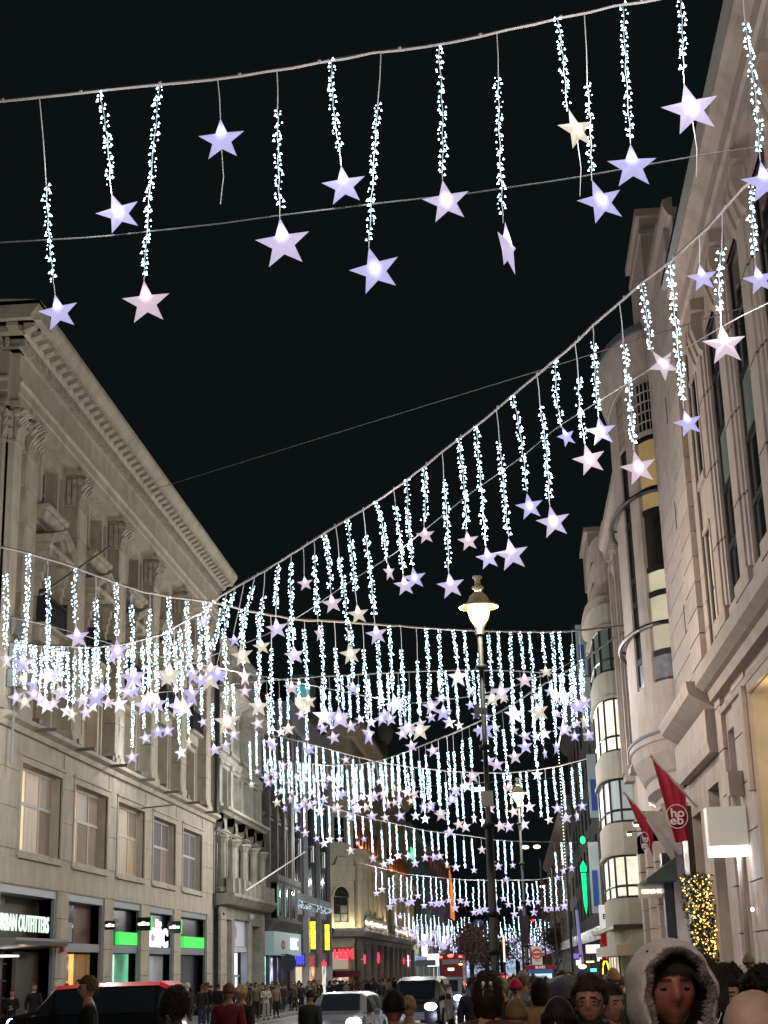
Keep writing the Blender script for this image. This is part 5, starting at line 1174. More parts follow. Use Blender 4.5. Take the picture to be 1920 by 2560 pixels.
# --- cable 1, nearest
S1 = Line((-9,22),(8,22), [(-50,222),(0,217),(85,208),(215,194),(345,180),(470,168),(600,150),(715,128),(820,110),(950,95),(1075,67),(1205,38),(1258,27),(1345,8),(1475,-14),(1605,-38),(1680,-52)])
cable(S1, 'thick pale twisted cable highest in the picture, nearest the camera', .024)
street_later = 1
rows1 = [(85,208,402,615,117,677,86,'violet',1,13,.1),(215,194,197,400,240,465,95,'violet',0,20,.2),(345,180,185,600,310,655,103,'pink',1,7,.15),(470,168,None,None,476,303,100,'violet',1,3,0),(598,150,235,455,605,527,120,'lilac',1,6,0),
 (715,128,130,335,738,402,96,'violet',1,6,0),(823,110,225,520,798,587,112,'violet',0,13,0),(947,95,100,378,958,437,103,'lilac',0,7,0),(1073,67,170,465,1090,537,118,'lilac',1,6,1.22),(1205,38,40,235,1228,285,96,'cream',0,20,.6),
 (1262,27,180,372,1282,440,105,'violet',0,18,.25),(1345,6,8,300,1366,360,105,'violet',1,0,0),(1470,-13,-10,160,1483,238,122,'lilac',0,9,0),(1600,-37,50,325,1648,395,98,'violet',1,5,0)]
desc = {'violet':'violet','lilac':'pale lilac','pink':'pinkish white','cream':'cream'}
for i, (x,y,s0,s1,cx,cy,wd,tint,tb,tl,yw) in enumerate(rows1):
    p = S1.at(x,y); c = S1.at(cx,cy); dep = (c-CP).dot(Vector(d1) if False else Vector((0,1,0)))
    size = wd*K*(c-CP).length/FPX*1.0
    size *= .97
    zs = S1.at(x, s0).z if s0 is not None else None; ze = S1.at(cx, s1).z if s1 is not None else None
    topz = c.z+.525*size
    cord = max(0, p.z-zs) if zs is not None else max(0,p.z-topz-.02); L = (zs-ze) if zs is not None else 0
    gap = (p.z-topz)-cord-L
    lab = '%s star %s, %s on nearest cable' % (desc[tint], 'with no beaded strand above it' if L == 0 else ('turned edge-on' if yw > 1 else ('below a long beaded strand' if L > 1.7 else 'below a short beaded strand')), ('last' if i == 13 else ordinal(i+1)+' from the left'))
    e = pendant(p, cord, L, max(.02,gap), size, tint, tb, lab, 'star pendants on the nearest cable', yaw=yw, tilt=math.radians(tl), seed=i+1, bend=R.uniform(-.04,.04), endx=c.x-p.x, tail=(1.0 if i in (3,9,12) else 0))
    if i in (1,5,9,12): glow(c+Vector((0,-.6,.3)), 21*LP, parent=e)
G1 = Line((-9,22.2),(8,22.2), [(-50,527),(0,524),(210,512),(470,484),(605,465),(835,437),(1010,418),(1230,386),(1420,352),(1500,338),(1600,322),(1680,312)])
cable(G1, 'thin stay wire below the nearest star lights', .011, wob=.0, m_=wire_m, name='stay_wire', twin=False)
# --- cable 2, diagonal to the left facade
S2 = Line((-18.3,54.4),(3.4,24.7), [(20,1359),(46,1385),(80,1393),(205,1397),(270,1390),(347,1370),(450,1313),(468,1292),(530,1255),(600,1215),(720,1137),(800,1090),(880,1035),(985,950),(1040,910),(1110,850),(1200,775),(1240,742),(1280,700),(1335,655),(1385,610),(1450,562),(1540,478),(1605,403),(1690,340)])
cable(S2, 'long pale cable rising diagonally from the stone block to the upper right', .024)
rows2 = [ # x, cable y, strand0, strand1, star x,y,w, tint, topbulb, tilt, yaw
 (1622,380,405,555,1633,612,70,'violet',1,4,0),(1510,505,None,None,1513,604,66,'violet',1,2,0),(1560,460,540,690,1557,760,93,'pink',1,0,0),(1447,565,570,865,1480,915,64,'violet',1,8,0),(1385,610,612,755,1411,790,74,'pink',0,34,.35),
 (1338,655,745,960,1373,1010,80,'pink',0,6,0),(1280,700,740,890,1295,934,68,'violet',0,2,0),(1242,742,820,945,1266,992,74,'pink',0,8,0),(1200,775,780,915,1214,945,48,'violet',1,20,.5),(1160,812,880,1075,1190,1125,76,'lilac',0,5,0),
 (1108,850,855,1055,1140,1088,62,'violet',0,4,0),(1072,882,960,1155,1100,1195,76,'lilac',1,4,0),(1028,918,920,1165,1050,1203,55,'violet',1,5,0),(990,948,950,1140,1008,1165,48,'pink',1,4,.1),(955,975,1040,1225,970,1265,62,'lilac',1,3,0),
 (915,1005,1010,1130,917,1158,42,'pink',1,3,.1),(880,1035,1035,1220,892,1247,52,'violet',0,3,0),(850,1060,1095,1225,870,1260,50,'lilac',1,3,.2),(813,1085,1085,1200,834,1230,44,'pink',1,8,1.0),(784,1100,1160,1325,808,1365,50,'lilac',1,4,0),
 (750,1120,1125,1275,769,1322,48,'cream',1,2,0),(725,1135,1205,1390,750,1405,50,'cream',0,4,0),(700,1150,1155,1270,713,1300,48,'pink',1,3,0),(678,1163,1200,1330,686,1368,40,'pink',1,4,1.1),(655,1180,None,None,657,1260,36,'pink',1,2,0),
 (628,1197,1215,1385,633,1415,46,'lilac',1,3,0),(601,1215,1220,1320,597,1360,50,'lilac',1,2,0),(572,1230,1290,1370,565,1400,40,'cream',1,4,.1),(550,1242,1265,1395,527,1425,50,'cream',0,4,0),(528,1256,None,None,510,1390,30,'violet',1,4,.4),
 (508,1268,1280,1370,479,1468,48,'violet',1,2,0),(490,1278,1295,1420,462,1460,40,'pink',1,2,0),(466,1294,1300,1400,446,1338,34,'violet',0,2,0)]
for i, (x,y,s0,s1,cx,cy,wd,tint,tb,tl,yw) in enumerate(rows2):
    p = S2.at(x,y); p.z = S2.z(S2.k(p)); c = p+(S2.at(cx,cy)-S2.at(x,cy)); c.z = S2.at(cx,cy).z; c = S2.at(cx,cy)
    size = wd*K*(c-CP).length/FPX*.97
    zs = S2.at(x, s0).z if s0 is not None else None; ze = S2.at(cx, s1).z if s1 is not None else None
    topz = c.z+.525*size
    cord = max(0, p.z-zs) if zs is not None else max(0,p.z-topz-.02); L = max(.4,zs-ze) if zs is not None else 0
    gap = (p.z-topz)-cord-L
    if gap < 0: L = max(.3, L+gap); gap = .02
    lab = '%s star on the diagonal cable, %s from its right end' % (desc[tint], ordinal(i+1))
    e = pendant(p, cord, L, max(.02,gap), size, tint, tb, lab, 'star pendants on the diagonal cable', yaw=yw, tilt=math.radians(tl+4), seed=i+31, bend=R.uniform(-.04,.04), endx=c.x-p.x, sz=1.15)
    e.rotation_euler.z = 0
    if i in (2,7,12,18,25): glow(c+Vector((0,-.6,.3)), 21*LP, parent=e)
G2 = Line((-18.3,54.9),(3.4,25.2), [(300,1480),(415,1432),(529,1390),(577,1370),(659,1324),(740,1267),(864,1188),(1010,1070),(1130,985),(1200,925),(1400,800),(1590,688),(1690,640)])
cable(G2, 'thin stay wire sagging under the diagonal cable', .012, wob=0, m_=wire_m, name='stay_wire', twin=False)
G3 = Line((-18.3,74),(5.9,33), [(320,1061),(730,934),(1140,808),(1400,727),(1600,666)])
cable(G3, 'lone thin wire slanting across the open sky', .016, wob=0, m_=wire_m, name='stay_wire', twin=False)
TT = ['violet','violet','lilac','lilac','pink','cream']
def field(L, n, k0, k1, label, group, cordr=(0,.9), Lr=(1.0,2.3), sr=(.48,.7), sz=1.3, skip=None, lights=4, indiv=True, near='left', pw=34):
    rr = random.Random(int(k1*7)+n); st = None
    if not indiv: b_led = MB(); b_star = MB()
    for i in range(n):
        kk = k0+(k1-k0)*(i+.5)/n+rr.uniform(-.12,.12); p = L.pos(kk)
        if skip and skip(kk): continue
        cord = rr.uniform(*cordr) if rr.random() < .6 else .03; Ls = rr.uniform(*Lr); size = rr.choice([sr[0], (sr[0]+sr[1])/2, sr[1], sr[1]]); tint = rr.choice(TT); tb = rr.random() < .65
        yaw = rr.choice([0,.1,-.1,.3,-.3,0,.2,1.1]); tilt = rr.uniform(-.04,.24)
        if rr.random() < .05: Ls = 0
        if indiv:
            e = pendant(p, cord, Ls, .06, size, tint, tb, '%s star, %s from the %s on %s' % (desc[tint], ordinal(i+1), near, label), group, yaw=yaw, tilt=tilt, endx=rr.uniform(-.02,.12), sz=sz)
            if lights and i % max(1, n//lights) == n//lights//2 and p.x > -16: glow(p+Vector((0,-.5,-cord-Ls-.4)), pw*LP, parent=e)
        else:
            for j in range(int(Ls/.22)+1):
                b_led.ball(tuple(p+Vector((rr.uniform(-.06,.06),0,-cord-j*.22))), .055*sz/1.5, 4, 3)
            zc = p.z-cord-Ls-.5*size; m = b_star; vs = [(p.x,p.y-.1,zc)]
            for q_ in range(10):
                r_ = (.525 if q_ % 2 == 0 else .215)*size*1.25; a = PI/2+q_*PI/5; vs.append((p.x+r_*math.cos(a), p.y, zc+r_*math.sin(a)))
            m.add(vs, [(0,1+q_,1+(q_+1)%10) for q_ in range(10)])
            if lights and i % max(1, n//lights) == 0: glow(p+Vector((0,-.5,-1.5)), pw*LP)
    if not indiv:
        b_led.build('star_lights', [led], None, kind='stuff', label='far curtain of bulbs, '+label, cat='star lights'); b_star.build('star_lights', [lit('far_star', (.6,.52,.8), 1.1)], None, kind='stuff', label='far stars hanging, '+label, cat='star lights')
# left end of cable 2
kA = S2.k(S2.at(455,1305)); field(S2, 30, .3, kA, 'the diagonal cable\'s left end', 'star pendants on the diagonal cable', cordr=(0,.5), Lr=(.9,1.9), sr=(.5,.66), lights=7, pw=38)
# --- cable 3
S3 = Line((-14.2,33.3),(5.0,61.3), [(-40,1172),(0,1180),(55,1192),(140,1217),(210,1243),(300,1275),(380,1290),(450,1298),(470,1302),(530,1318),(640,1338),(720,1341),(830,1349),(950,1358),(1060,1363),(1180,1364),(1250,1362),(1300,1356),(1372,1348)])
cable(S3, 'pale cable sagging from the left edge to the bow window building', .026)
k0 = S3.k(S3.at(-10,1180)); k1 = S3.k(S3.at(1262,1362)); field(S3, 40, k0, k1, 'the cable sagging from the left edge', 'star pendants on the sagging cable', cordr=(0,1.3), Lr=(1.1,2.6), sr=(.5,.78), lights=8, sz=1.15, pw=36)
G4 = Line((-14.2,33.6),(5.0,61.7), [(0,1330),(80,1345),(180,1372),(300,1410),(415,1432),(520,1453),(620,1470),(800,1506),(900,1520),(1000,1507),(1100,1486),(1200,1448),(1300,1395),(1372,1350)])
cable(G4, 'thin stay wire under the sagging cable', .013, wob=0, m_=wire_m, name='stay_wire', twin=False)
# --- cable 5 rising to the right
S5 = Line((-18.3,114),(5.4,60), [(585,1640),(700,1652),(780,1650),(837,1638),(890,1619),(937,1600),(981,1583),(1037,1557),(1084,1535),(1125,1510),(1156,1488),(1228,1447),(1262,1425),(1335,1370)])
cable(S5, 'cable climbing to the right behind the tall lamp post', .03)
k1 = S5.k(S5.at(1268,1425)); field(S5, 50, .8, k1, 'the cable climbing behind the tall lamp post', 'star pendants on the climbing cable', cordr=(0,1.0), Lr=(1.2,2.8), sr=(.55,.75), lights=6, sz=1.25, pw=85)
S5b = Line((-18.3,70),(5.4,84), [(150,1372),(250,1400),(380,1445),(520,1490),(620,1470),(700,1462),(800,1455),(1000,1430),(1100,1440),(1180,1462),(1262,1478),(1290,1480)])
# --- cable 4/6
S4 = Line((-18.3,104),(5.6,90), [(535,1571),(575,1585),(622,1594),(702,1615),(758,1631),(831,1648),(900,1658),(970,1665),(1037,1669),(1094,1669),(1156,1663),(1209,1654),(1250,1643),(1300,1630)])
cable(S4, 'cable stretched in front of the brick building across the street', .032)
k1 = S4.k(S4.at(1262,1640)); field(S4, 44, .5, k1, 'the cable in front of the brick building', 'star pendants before the brick building', cordr=(0,1.0), Lr=(1.3,2.8), sr=(.55,.75), lights=6, sz=1.3, pw=95)
# --- an intermediate cable low over the left pavement
S8b = Line((-18.3,70),(5.4,84), [(200,1512),(300,1500),(420,1486),(520,1474),(620,1466),(700,1460),(800,1455),(900,1450),(1000,1447),(1100,1448),(1180,1453),(1262,1462),(1300,1464)])
cable(S8b, 'cable passing low before the ornate cream building', .028)
k1 = S8b.k(S8b.at(1266,1462)); field(S8b, 46, .6, k1, 'the cable before the ornate cream building', 'star pendants before the ornate building', cordr=(.2,1.4), Lr=(1.1,2.4), sr=(.55,.72), lights=5, sz=1.25, pw=40)
# --- cable 7
S7 = Line((-18.3,126),(5.8,131), [(650,1722),(780,1762),(850,1778),(921,1794),(1000,1803),(1071,1814),(1124,1817),(1228,1819),(1290,1815)])
cable(S7, 'cable in front of the corner building', .036)
ka = S7.k(S7.at(1112,1815)); kb = S7.k(S7.at(1180,1817)); k1 = S7.k(S7.at(1238,1819))
field(S7, 34, .5, k1, 'the cable before the corner building', 'star pendants before the corner building', cordr=(0,.9), Lr=(1.4,2.8), sr=(.6,.8), lights=4, sz=1.5, skip=lambda k_: ka < k_ < kb, pw=130)
S6b = Line((-18.3,150),(5.8,158), [(700,1790),(820,1830),(900,1850),(1000,1862),(1100,1866),(1240,1860)])
S9 = Line((-18.3,172),(5.8,172), [(770,1862),(880,1888),(1000,1900),(1065,1901),(1156,1900),(1240,1890),(1270,1885)])
cable(S9, 'high far cable beyond the second street lamp', .04, twin=False)
k1 = S9.k(S9.at(1246,1890)); field(S9, 34, 3.0, k1, 'the far cable beyond the second lamp', 'star pendants on the far cable', cordr=(0,1.0), Lr=(1.5,3.0), sr=(.65,.85), lights=4, sz=1.7, pw=90, indiv=False)
for (y0, yy, n, nm) in ((232,1980,36,'near the trees'),(262,1988,32,'above the trees'),(300,2005,34,'among the trees'),(350,2018,34,'beyond the bus stop'),(410,2030,32,'close to the street end'),(480,2040,30,'at the street end')):
    xa = 1289-18.5/y0*3775; xb = 1289+5.5/y0*3775
    Lx = Line((-18.3,y0),(5.8,y0), [(xa/K,yy-8),((xa+xb)/2/K,yy+3),(xb/K,yy-2)])
    field(Lx, n, .5, 23.8, nm, '', cordr=(0,1.4), Lr=(1.6,3.6), sr=(.7,.9), lights=2, indiv=False, sz=1.4 if y0 < 300 else 1.8, pw=60)

# ================================================================ street lamps
lampg = lit('lamp_glass', (1,.80,.42), 9)
def street_lamp(x, y, ztop, label, e_=420, sc=1.0):
    e = empty('street_lamp', (x,y,gz(y)), label, 'street lamp', 'tall lamp posts with wide shades'); H = ztop-gz(y)
    m = MB(); m.tube([(0,0,0),(0,0,H*.45)], .115*sc, 10); m.tube([(0,0,H*.45),(0,0,H-1.65)], .072*sc, 8)
    for z in (2.4,3.4,H*.45,H*.62,H-2.6): m.lathe([(.10*sc,-.08),(.17*sc,-.05),(.17*sc,.05),(.10*sc,.08)], (0,0,z), 10)
    m.build('post', mat('lamp_post_dark', (.007,.008,.009), .6, spec=.2), e, smooth=True)
    m = MB(); m.lathe([(.08,-.25),(.14,-.2),(.14,0),(.10,.02)], (0,0,H-1.45), 12)
    for k in range(3): a = 2*PI*k/3+.5; m.tube([(.1*math.cos(a),.1*math.sin(a),H-1.5),(.34*math.cos(a),.34*math.sin(a),H-1.1),(.36*math.cos(a),.36*math.sin(a),H-.75)], .02, 4)
    m.build('cradle', MT['lamp_post_dark'], e)
    m = MB(); m.lathe([(.12,-1.38),(.24,-1.22),(.31,-1.0),(.33,-.80)], (0,0,H), 16); m.build('lamp_glass', lampg, e, smooth=True)
    m = MB(); m.lathe([(.58,-.84),(.57,-.80),(.34,-.70),(.25,-.5),(.12,-.38)], (0,0,H), 20); m.build('shade', mat('shade_enamel', (.5,.42,.28), .5), e, smooth=True)
    m = MB(); m.lathe([(.10,-.40),(.10,-.30),(.17,-.28),(.17,-.22),(.09,-.18),(.08,-.02),(.15,.06),(.14,.10),(0,.12)], (0,0,H), 12); m.build('finial', mat('finial_cream', (.4,.36,.25), .5), e, smooth=True)
    lo = glow((0,-.55 if y > 0 else .55,H-1.25), e_, (1,.84,.62), None, .12); lo.parent = e
    return e
pt = atY(1031,1252,43); street_lamp(pt.x, 43, pt.z, 'nearest tall lamp post with a glowing wide shaded lantern', 1250, 1.0)
pt = atY(1118,1684,92); street_lamp(pt.x, 92, pt.z, 'second lamp post farther down with a smaller glowing lantern', 1700, 1.0)
street_lamp(-.7, -7, pt.z+.3, 'unseen lamp post added behind the camera to light the near crowd', 4500, 1.0)  # out of view, added to brighten the people in front
e = empty('post_banner', (-.56,42.7,6.0), 'small grey box strapped to the nearest lamp post', 'box'); m = MB(); m.box(-.17,.17,-.1,.1,0,.42); m.build('case', mat('grey_box', (.3,.3,.29), .6), e)
e = empty('service_box', (-.45,42.7,8.6), 'dark round fitting halfway up the nearest lamp post', 'fitting'); m = MB(); m.box(-.32,0,-.12,.12,0,.14); m.box(-.36,-.2,-.15,.15,-.1,.24); m.build('case', black, e)
for k, (dx, dy, y, r_, col, lab) in enumerate(((1135,1830,150,.35,(1,.85,.55),'twin golden far street light beside the second lamp post'),(1171,1915,240,.35,(1,.9,.65),'small warm far street light in the gap'),(1188,2030,300,.4,(1,.9,.5),'pale yellow far street light above the bus stop'),(1012,1692,170,.22,(1,.05,.05),'small red light among the stars left of the lamp post'),(1150,1988,330,.5,(1,.05,.1),'tiny red light far down the street'),(904,1573,110,.2,(1,.05,.08),'small red crane light behind the left stars'),(1258,2088,60,.16,(1,.5,.25),'small orange light above the crowd on the right'),(995,2083,140,.18,(1,.45,.1),'amber roof light of the distant van'))):
    p = atY(dx,dy,y); e = empty('street_light', p, lab, 'light'); m = MB()
    m.ball((0,0,0), r_, 8, 6, sc=(1.0,1,.5)); 
    if k == 0: m.ball((1.1,0,0), r_, 8, 6, sc=(1,1,.5))
    m.build('lens', lit('far_lamp%d'%k, col, 5), e); m = MB(); m.tube([(0,.2,.1),(0,1.0,.3)], .04, 4); m.build('arm', black, e)
e = empty('wall_lamp', atY(1040,1705,150), 'white oblong lamp hanging between the cables', 'lamp'); m = MB(); m.box(-.7,.7,-.2,.2,-.18,.18); m.build('tube', lit('white_oblong', (1,1,1), 3), e); m = MB(); m.tube([(-8,0,.4),(8,0,.9)], .04, 4); m.build('wire', wire_m, e)
# ================================================================ vehicles
def ring(y, hw, zb, zbelt, zr, hr, n=4):       # cross section of a car body: half width, sill, belt, roof, half roof
    pts = [(-hw*.9,zb),(-hw,zb+.12),(-hw*1.0,(zb+zbelt)/2),(-hw*.97,zbelt),(-hr,zr-.10),(-hr*.80,zr)]
    return [(x,y,z) for x,z in pts]+[(-x,y,z) for x,z in reversed(pts)]
def car(name, x, y, rz, L, Wd, H, stations, col, label, rough=.22, roofcol=None, head=(1,1,1), hst=14, cat='car', glz=.04, headz=.72, headx=.62, plate=None, rear=False, met=.2, hl=True):
    e = empty(name, (x,y,gz(y)-.13), label, cat, None, rz)
    paint_ = mat('car_paint_'+label.split()[0]+'_'+label.split()[1], col, rough, metal=met, spec=.7, nz=3, var=.06)
    st = [ring(s[0]*L, s[1]*Wd/2, s[2], s[3]*H, s[4]*H, s[5]*Wd/2) for s in stations]
    m = MB(); n = 12; vs = [p for r_ in st for p in r_]
    body = []; gl_ = []
    for i in range(len(st)-1):
        for k in range(n):
            f = (i*n+k, i*n+(k+1)%n, (i+1)*n+(k+1)%n, (i+1)*n+k)
            body.append(f)
    m.add(vs, body+[tuple(range(n)), tuple(range((len(st)-1)*n, len(st)*n))])
    b_ = m.build('body', paint_, e, smooth=False)
    # glazing laid a few millimetres proud of the pillars
    g = MB(); fr = MB()
    for i in range(len(st)-1):
        for ks, s in (((3,4),-1),((7,8),1)):
            a, b, c, d = st[i][ks[0]], st[i][ks[1]], st[i+1][ks[1]], st[i+1][ks[0]]
            top_ = min(abs(a[2]-b[2]), abs(c[2]-d[2]))
            if max(abs(a[2]-b[2]), abs(c[2]-d[2])) < .22: continue
            ctr = [(a[j]+b[j]+c[j]+d[j])/4 for j in range(3)]
            qd = [tuple(ctr[j]+(p[j]-ctr[j])*.90+(.012*s if j == 0 else 0) for j in range(3)) for p in (a,b,c,d)]
            g.add(qd, [(0,1,2,3)])
    w_ = g.build('side_window', glass, e)
    for i in range(len(st)-1):                 # screens: where the roof line climbs or falls
        dz = st[i+1][5][2]-st[i][5][2]
        if abs(dz) > .28:
            a, b, c, d = st[i][5], st[i][6], st[i+1][6], st[i+1][5]
            ctr = [(a[j]+b[j]+c[j]+d[j])/4 for j in range(3)]; nn = Vector(b)-Vector(a); n2 = (Vector(d)-Vector(a)).cross(nn).normalized(); 
            if n2.z < 0: n2 = -n2
            g = MB(); g.add([tuple(ctr[j]+(p[j]-ctr[j])*.93+n2[j]*.012 for j in range(3)) for p in (a,b,c,d)], [(0,1,2,3)]); g.build('windscreen' if i < len(st)/2 else 'rear_window', glass, e)
    wr = H*.21
    for sy in (.19*L-L/2*0, L*.81):
        for s in (-1,1):
            cx = s*(Wd/2-.12)
            m = MB(); FX = Fr((cx,sy),(0,1),(s,0)); m.prism(FX, [(wr*math.cos(2*PI*k/14), wr+wr*math.sin(2*PI*k/14)) for k in range(14)], -.1, .13); t = m.build('wheel', mat('tyre', (.012,.012,.012), .8), e)
            m = MB(); m.prism(FX, [(wr*.6*math.cos(2*PI*k/10), wr+wr*.6*math.sin(2*PI*k/10)) for k in range(10)], .13, .145); m.build('rim', mat('rim_grey', (.3,.3,.32), .3, metal=.7), t)
    for s in (-1,1):
        m = MB(); m.ball((s*Wd*headx/2, .02 if not rear else L-.02, H*headz*.62), .20, 10, 6, sc=(1.25,.5,.75)); m.build('headlight' if not rear else 'tail_light', lit('headlight_%s' % label.split()[0], head, hst if not rear else 3) if hl else greyal, e)
        m = MB(); m.box(s*(Wd/2+.02)-.0, s*(Wd/2+.2), L*.30, L*.34, H*.56, H*.66); m.build('mirror', paint_, e)
    m = MB()
    for s in (-1,1):
        for yy in (.36,.58): m.box(s*Wd*.5-.004, s*Wd*.5+.006, yy*L-.008, yy*L+.008, .32, H*.58)
    m.box(-Wd*.40, Wd*.40, .238*L, .245*L, H*.60, H*.615)
    m.build('door_seam', black, e, kind='stuff')
    if not rear:
        m = MB(); 
        for k in range(5): m.box(-Wd*.2, Wd*.2, -.03, .0, .42+.055*k, .45+.055*k)
        m.build('grille', greyal, e)
        m = MB(); m.box(-.26,.26,-.045,-.02,.28,.39); m.build('number_plate', mat('plate_white', (.6,.6,.55), .4), e)
        m = MB(); m.box(-Wd*.43,Wd*.43,-.05,.06,.22,.27); m.build('bumper_trim', black, e)
    if hl and not rear:
        for s in (-1,1): lo = glow((s*Wd*headx/2,-1.3,.5), 16, head, None, .08); lo.parent = e
    return e
sedan = [(0,.86,.30,.42,.44,.70),(.03,.97,.22,.50,.53,.80),(.24,1,.2,.58,.62,.80),(.40,1,.2,.60,.97,.74),(.58,1,.2,.60,1.0,.74),(.80,1,.2,.60,.95,.72),(.95,.96,.25,.60,.66,.74),(1,.88,.35,.55,.58,.7)]
suv = [(0,.86,.30,.46,.50,.72),(.03,.98,.22,.56,.59,.82),(.24,1,.22,.60,.64,.84),(.36,1,.22,.61,.97,.76),(.6,1,.22,.61,1.0,.76),(.9,1,.22,.61,.96,.74),(1,.92,.32,.58,.66,.74)]
van = [(0,.9,.28,.44,.48,.76),(.03,.98,.22,.52,.56,.86),(.16,1,.22,.54,.62,.86),(.30,1,.22,.55,.97,.86),(.5,1,.2,.55,1.0,.88),(.95,1,.2,.55,1.0,.88),(1,.95,.3,.52,.94,.86)]
taxi = [(0,.84,.28,.46,.50,.66),(.03,.95,.22,.52,.55,.76),(.22,1,.22,.55,.60,.80),(.33,1,.22,.56,.93,.80),(.45,1,.22,.56,1.0,.80),(.85,1,.22,.56,.99,.80),(.98,.95,.25,.54,.62,.76),(1,.9,.3,.5,.55,.7)]
car('silver_car', -5.55, 47.5, math.radians(-4), 4.5, 2.02, 1.55, suv, (.12,.125,.14), 'silver car with dazzling headlights driving towards the crowd', head=(.85,.92,1), hst=16)
car('black_taxi', -3.95, 60, math.radians(-5), 4.6, 2.15, 1.95, taxi, (.010,.011,.014), 'black cab with lit headlights in the middle of the road', head=(.75,.82,1), hst=14, cat='taxi')
car('white_taxi', -3.75, 84, 0, 4.6, 2.0, 1.9, taxi, (.10,.12,.16), 'dark grey cab with bright headlights behind the black cab', head=(.85,.93,1), hst=16, cat='taxi')
car('blue_car', -2.75, 97, 0, 4.4, 1.9, 1.45, sedan, (.05,.06,.09), 'blue shadowed car with violet white headlights behind the cabs', head=(.55,.55,1), hst=12)
car('red_van', -14.25, 44.6, math.radians(-96), 4.7, 1.95, 1.86, van, (.012,.010,.012), 'black people carrier with a glossy red roof turning across the road', head=(.8,.85,1), hst=16, rough=.1); bpy.data.objects['red_van'].location.z += .16
rv = [o for o in bpy.data.objects if o.name.startswith('red_van')][0]
m = MB(); st = [ring(s[0]*4.7, s[1]*.975, s[2], s[3]*1.86, s[4]*1.86, s[5]*.975) for s in van]
for i in range(3, len(st)-1):
    a,b,c,d = st[i][4], st[i][5], st[i+1][5], st[i+1][4]; a2,b2,c2,d2_ = st[i][7], st[i][6], st[i+1][6], st[i+1][7]
    up = Vector((0,0,.012))
    m.add([Vector(p)+up+Vector((sx*.01,0,0)) for p, sx in ((a,-1),(b,0),(c,0),(d,-1))], [(0,1,2,3)]); m.add([Vector(p)+up+Vector((.01,0,0)) for p in (a2,b2,c2,d2_)], [(0,1,2,3)]); m.add([Vector(p)+up for p in (st[i][5],st[i][6],st[i+1][6],st[i+1][5])], [(0,1,2,3)])
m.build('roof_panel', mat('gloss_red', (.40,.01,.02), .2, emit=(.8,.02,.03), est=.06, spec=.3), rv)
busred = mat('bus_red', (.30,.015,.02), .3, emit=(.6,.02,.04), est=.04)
def bus(x, y, zt, label, W_=2.55, L=10.5):
    g0 = gz(y)-.13; H = zt-g0; e = empty('double_decker_bus', (x,y,g0), label, 'bus', 'red buses down the street')
    m = MB(); m.box(-W_/2,W_/2,0,L,.35,H-.15); m.box(-W_/2+.1,W_/2-.1,.05,L-.05,H-.15,H); m.build('body', busred, e)
    m = MB(); m.box(-W_/2+.15,W_/2-.15,-.02,0,H*.16,H*.42); m.build('rear_panel', mat('bus_dark_panel', (.03,.012,.015), .3), e)
    m = MB(); m.box(-W_/2+.35,W_/2-.35,-.03,0,H*.76,H*.88); m.build('window', mat('bus_window', (.18,.14,.15), .3, emit=(.6,.5,.5), est=.12), e)
    m = MB(); m.box(-.35,.35,-.05,-.02,H*.60,H*.67); m.build('route_light', lit('route_light', (1,1,.8), 1.6), e)
    for s in (-1,0,1): m = MB(); m.ball((s*W_*.42,-.03,H-.25+(.12 if s == 0 else 0)), .14 if s else .22, 8, 6, sc=(1.5,.4,.8)); m.build('tail_light', lit('bus_red_light', (1,.08,.05), 6), e)
    for s in (-1,1):
        for yy in (2.2,8): m = MB(); FX = Fr((s*(W_/2-.1),yy),(0,1),(s,0)); m.prism(FX, [(.48*math.cos(2*PI*k/12), .48+.48*math.sin(2*PI*k/12)) for k in range(12)], -.1,.1); m.build('wheel', mat('tyre', (.012,.012,.012), .8), e)
        m = MB()
        for k in range(6): m.box(s*W_/2-.005,s*W_/2+.01,.5+k*1.6,1.9+k*1.6,H*.30,H*.45); m.box(s*W_/2-.005,s*W_/2+.01,.5+k*1.6,1.9+k*1.6,H*.65,H*.85)
        m.build('side_window', MT['bus_window'], e)
    return e
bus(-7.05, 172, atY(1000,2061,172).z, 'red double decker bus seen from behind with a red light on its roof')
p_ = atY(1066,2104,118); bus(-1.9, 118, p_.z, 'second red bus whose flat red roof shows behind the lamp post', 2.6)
# ================================================================ bus stop, shelter, trees, traffic furniture
e = empty('bus_stop_sign', (1.15,92,gz(92)), 'bus stop flag with a red ring and bar symbol above the shelter', 'bus stop sign')
def rel_(p, o): return Vector(p)-Vector(o.location)
a = rel_(atY(1148,2047,92), e); b_ = rel_(atY(1172,2084,92), e)
e.location.x = atY(1160,2060,92).x; a = rel_(atY(1148,2045,92), e); b_ = rel_(atY(1172,2084,92), e)
m = MB(); m.box(a.x,b_.x,-.05,.05,b_.z,a.z); m.build('board', mat('stop_board', (.55,.52,.45), .5, emit=(.8,.75,.6), est=.22), e)
m = MB(); m.tube([(a.x-.08,0,0),(a.x-.08,0,a.z)], .06, 6); m.build('post', greyal, e)
rm = mat('roundel_red', (.35,.03,.02), .5, emit=(.8,.08,.05), est=.2); cz = a.z-.42
m = MB()
for i in range(20):
    q0 = 2*PI*i/20; q1 = 2*PI*(i+1)/20; m.quad(*[(r_*math.cos(t_)+(a.x+b_.x)/2, -.06, cz+r_*math.sin(t_)) for r_, t_ in ((.22,q0),(.31,q0),(.31,q1),(.22,q1))])
m.box((a.x+b_.x)/2-.42,(a.x+b_.x)/2+.42,-.08,-.06,cz-.06,cz+.06); m.build('roundel', rm, e)
m = MB()
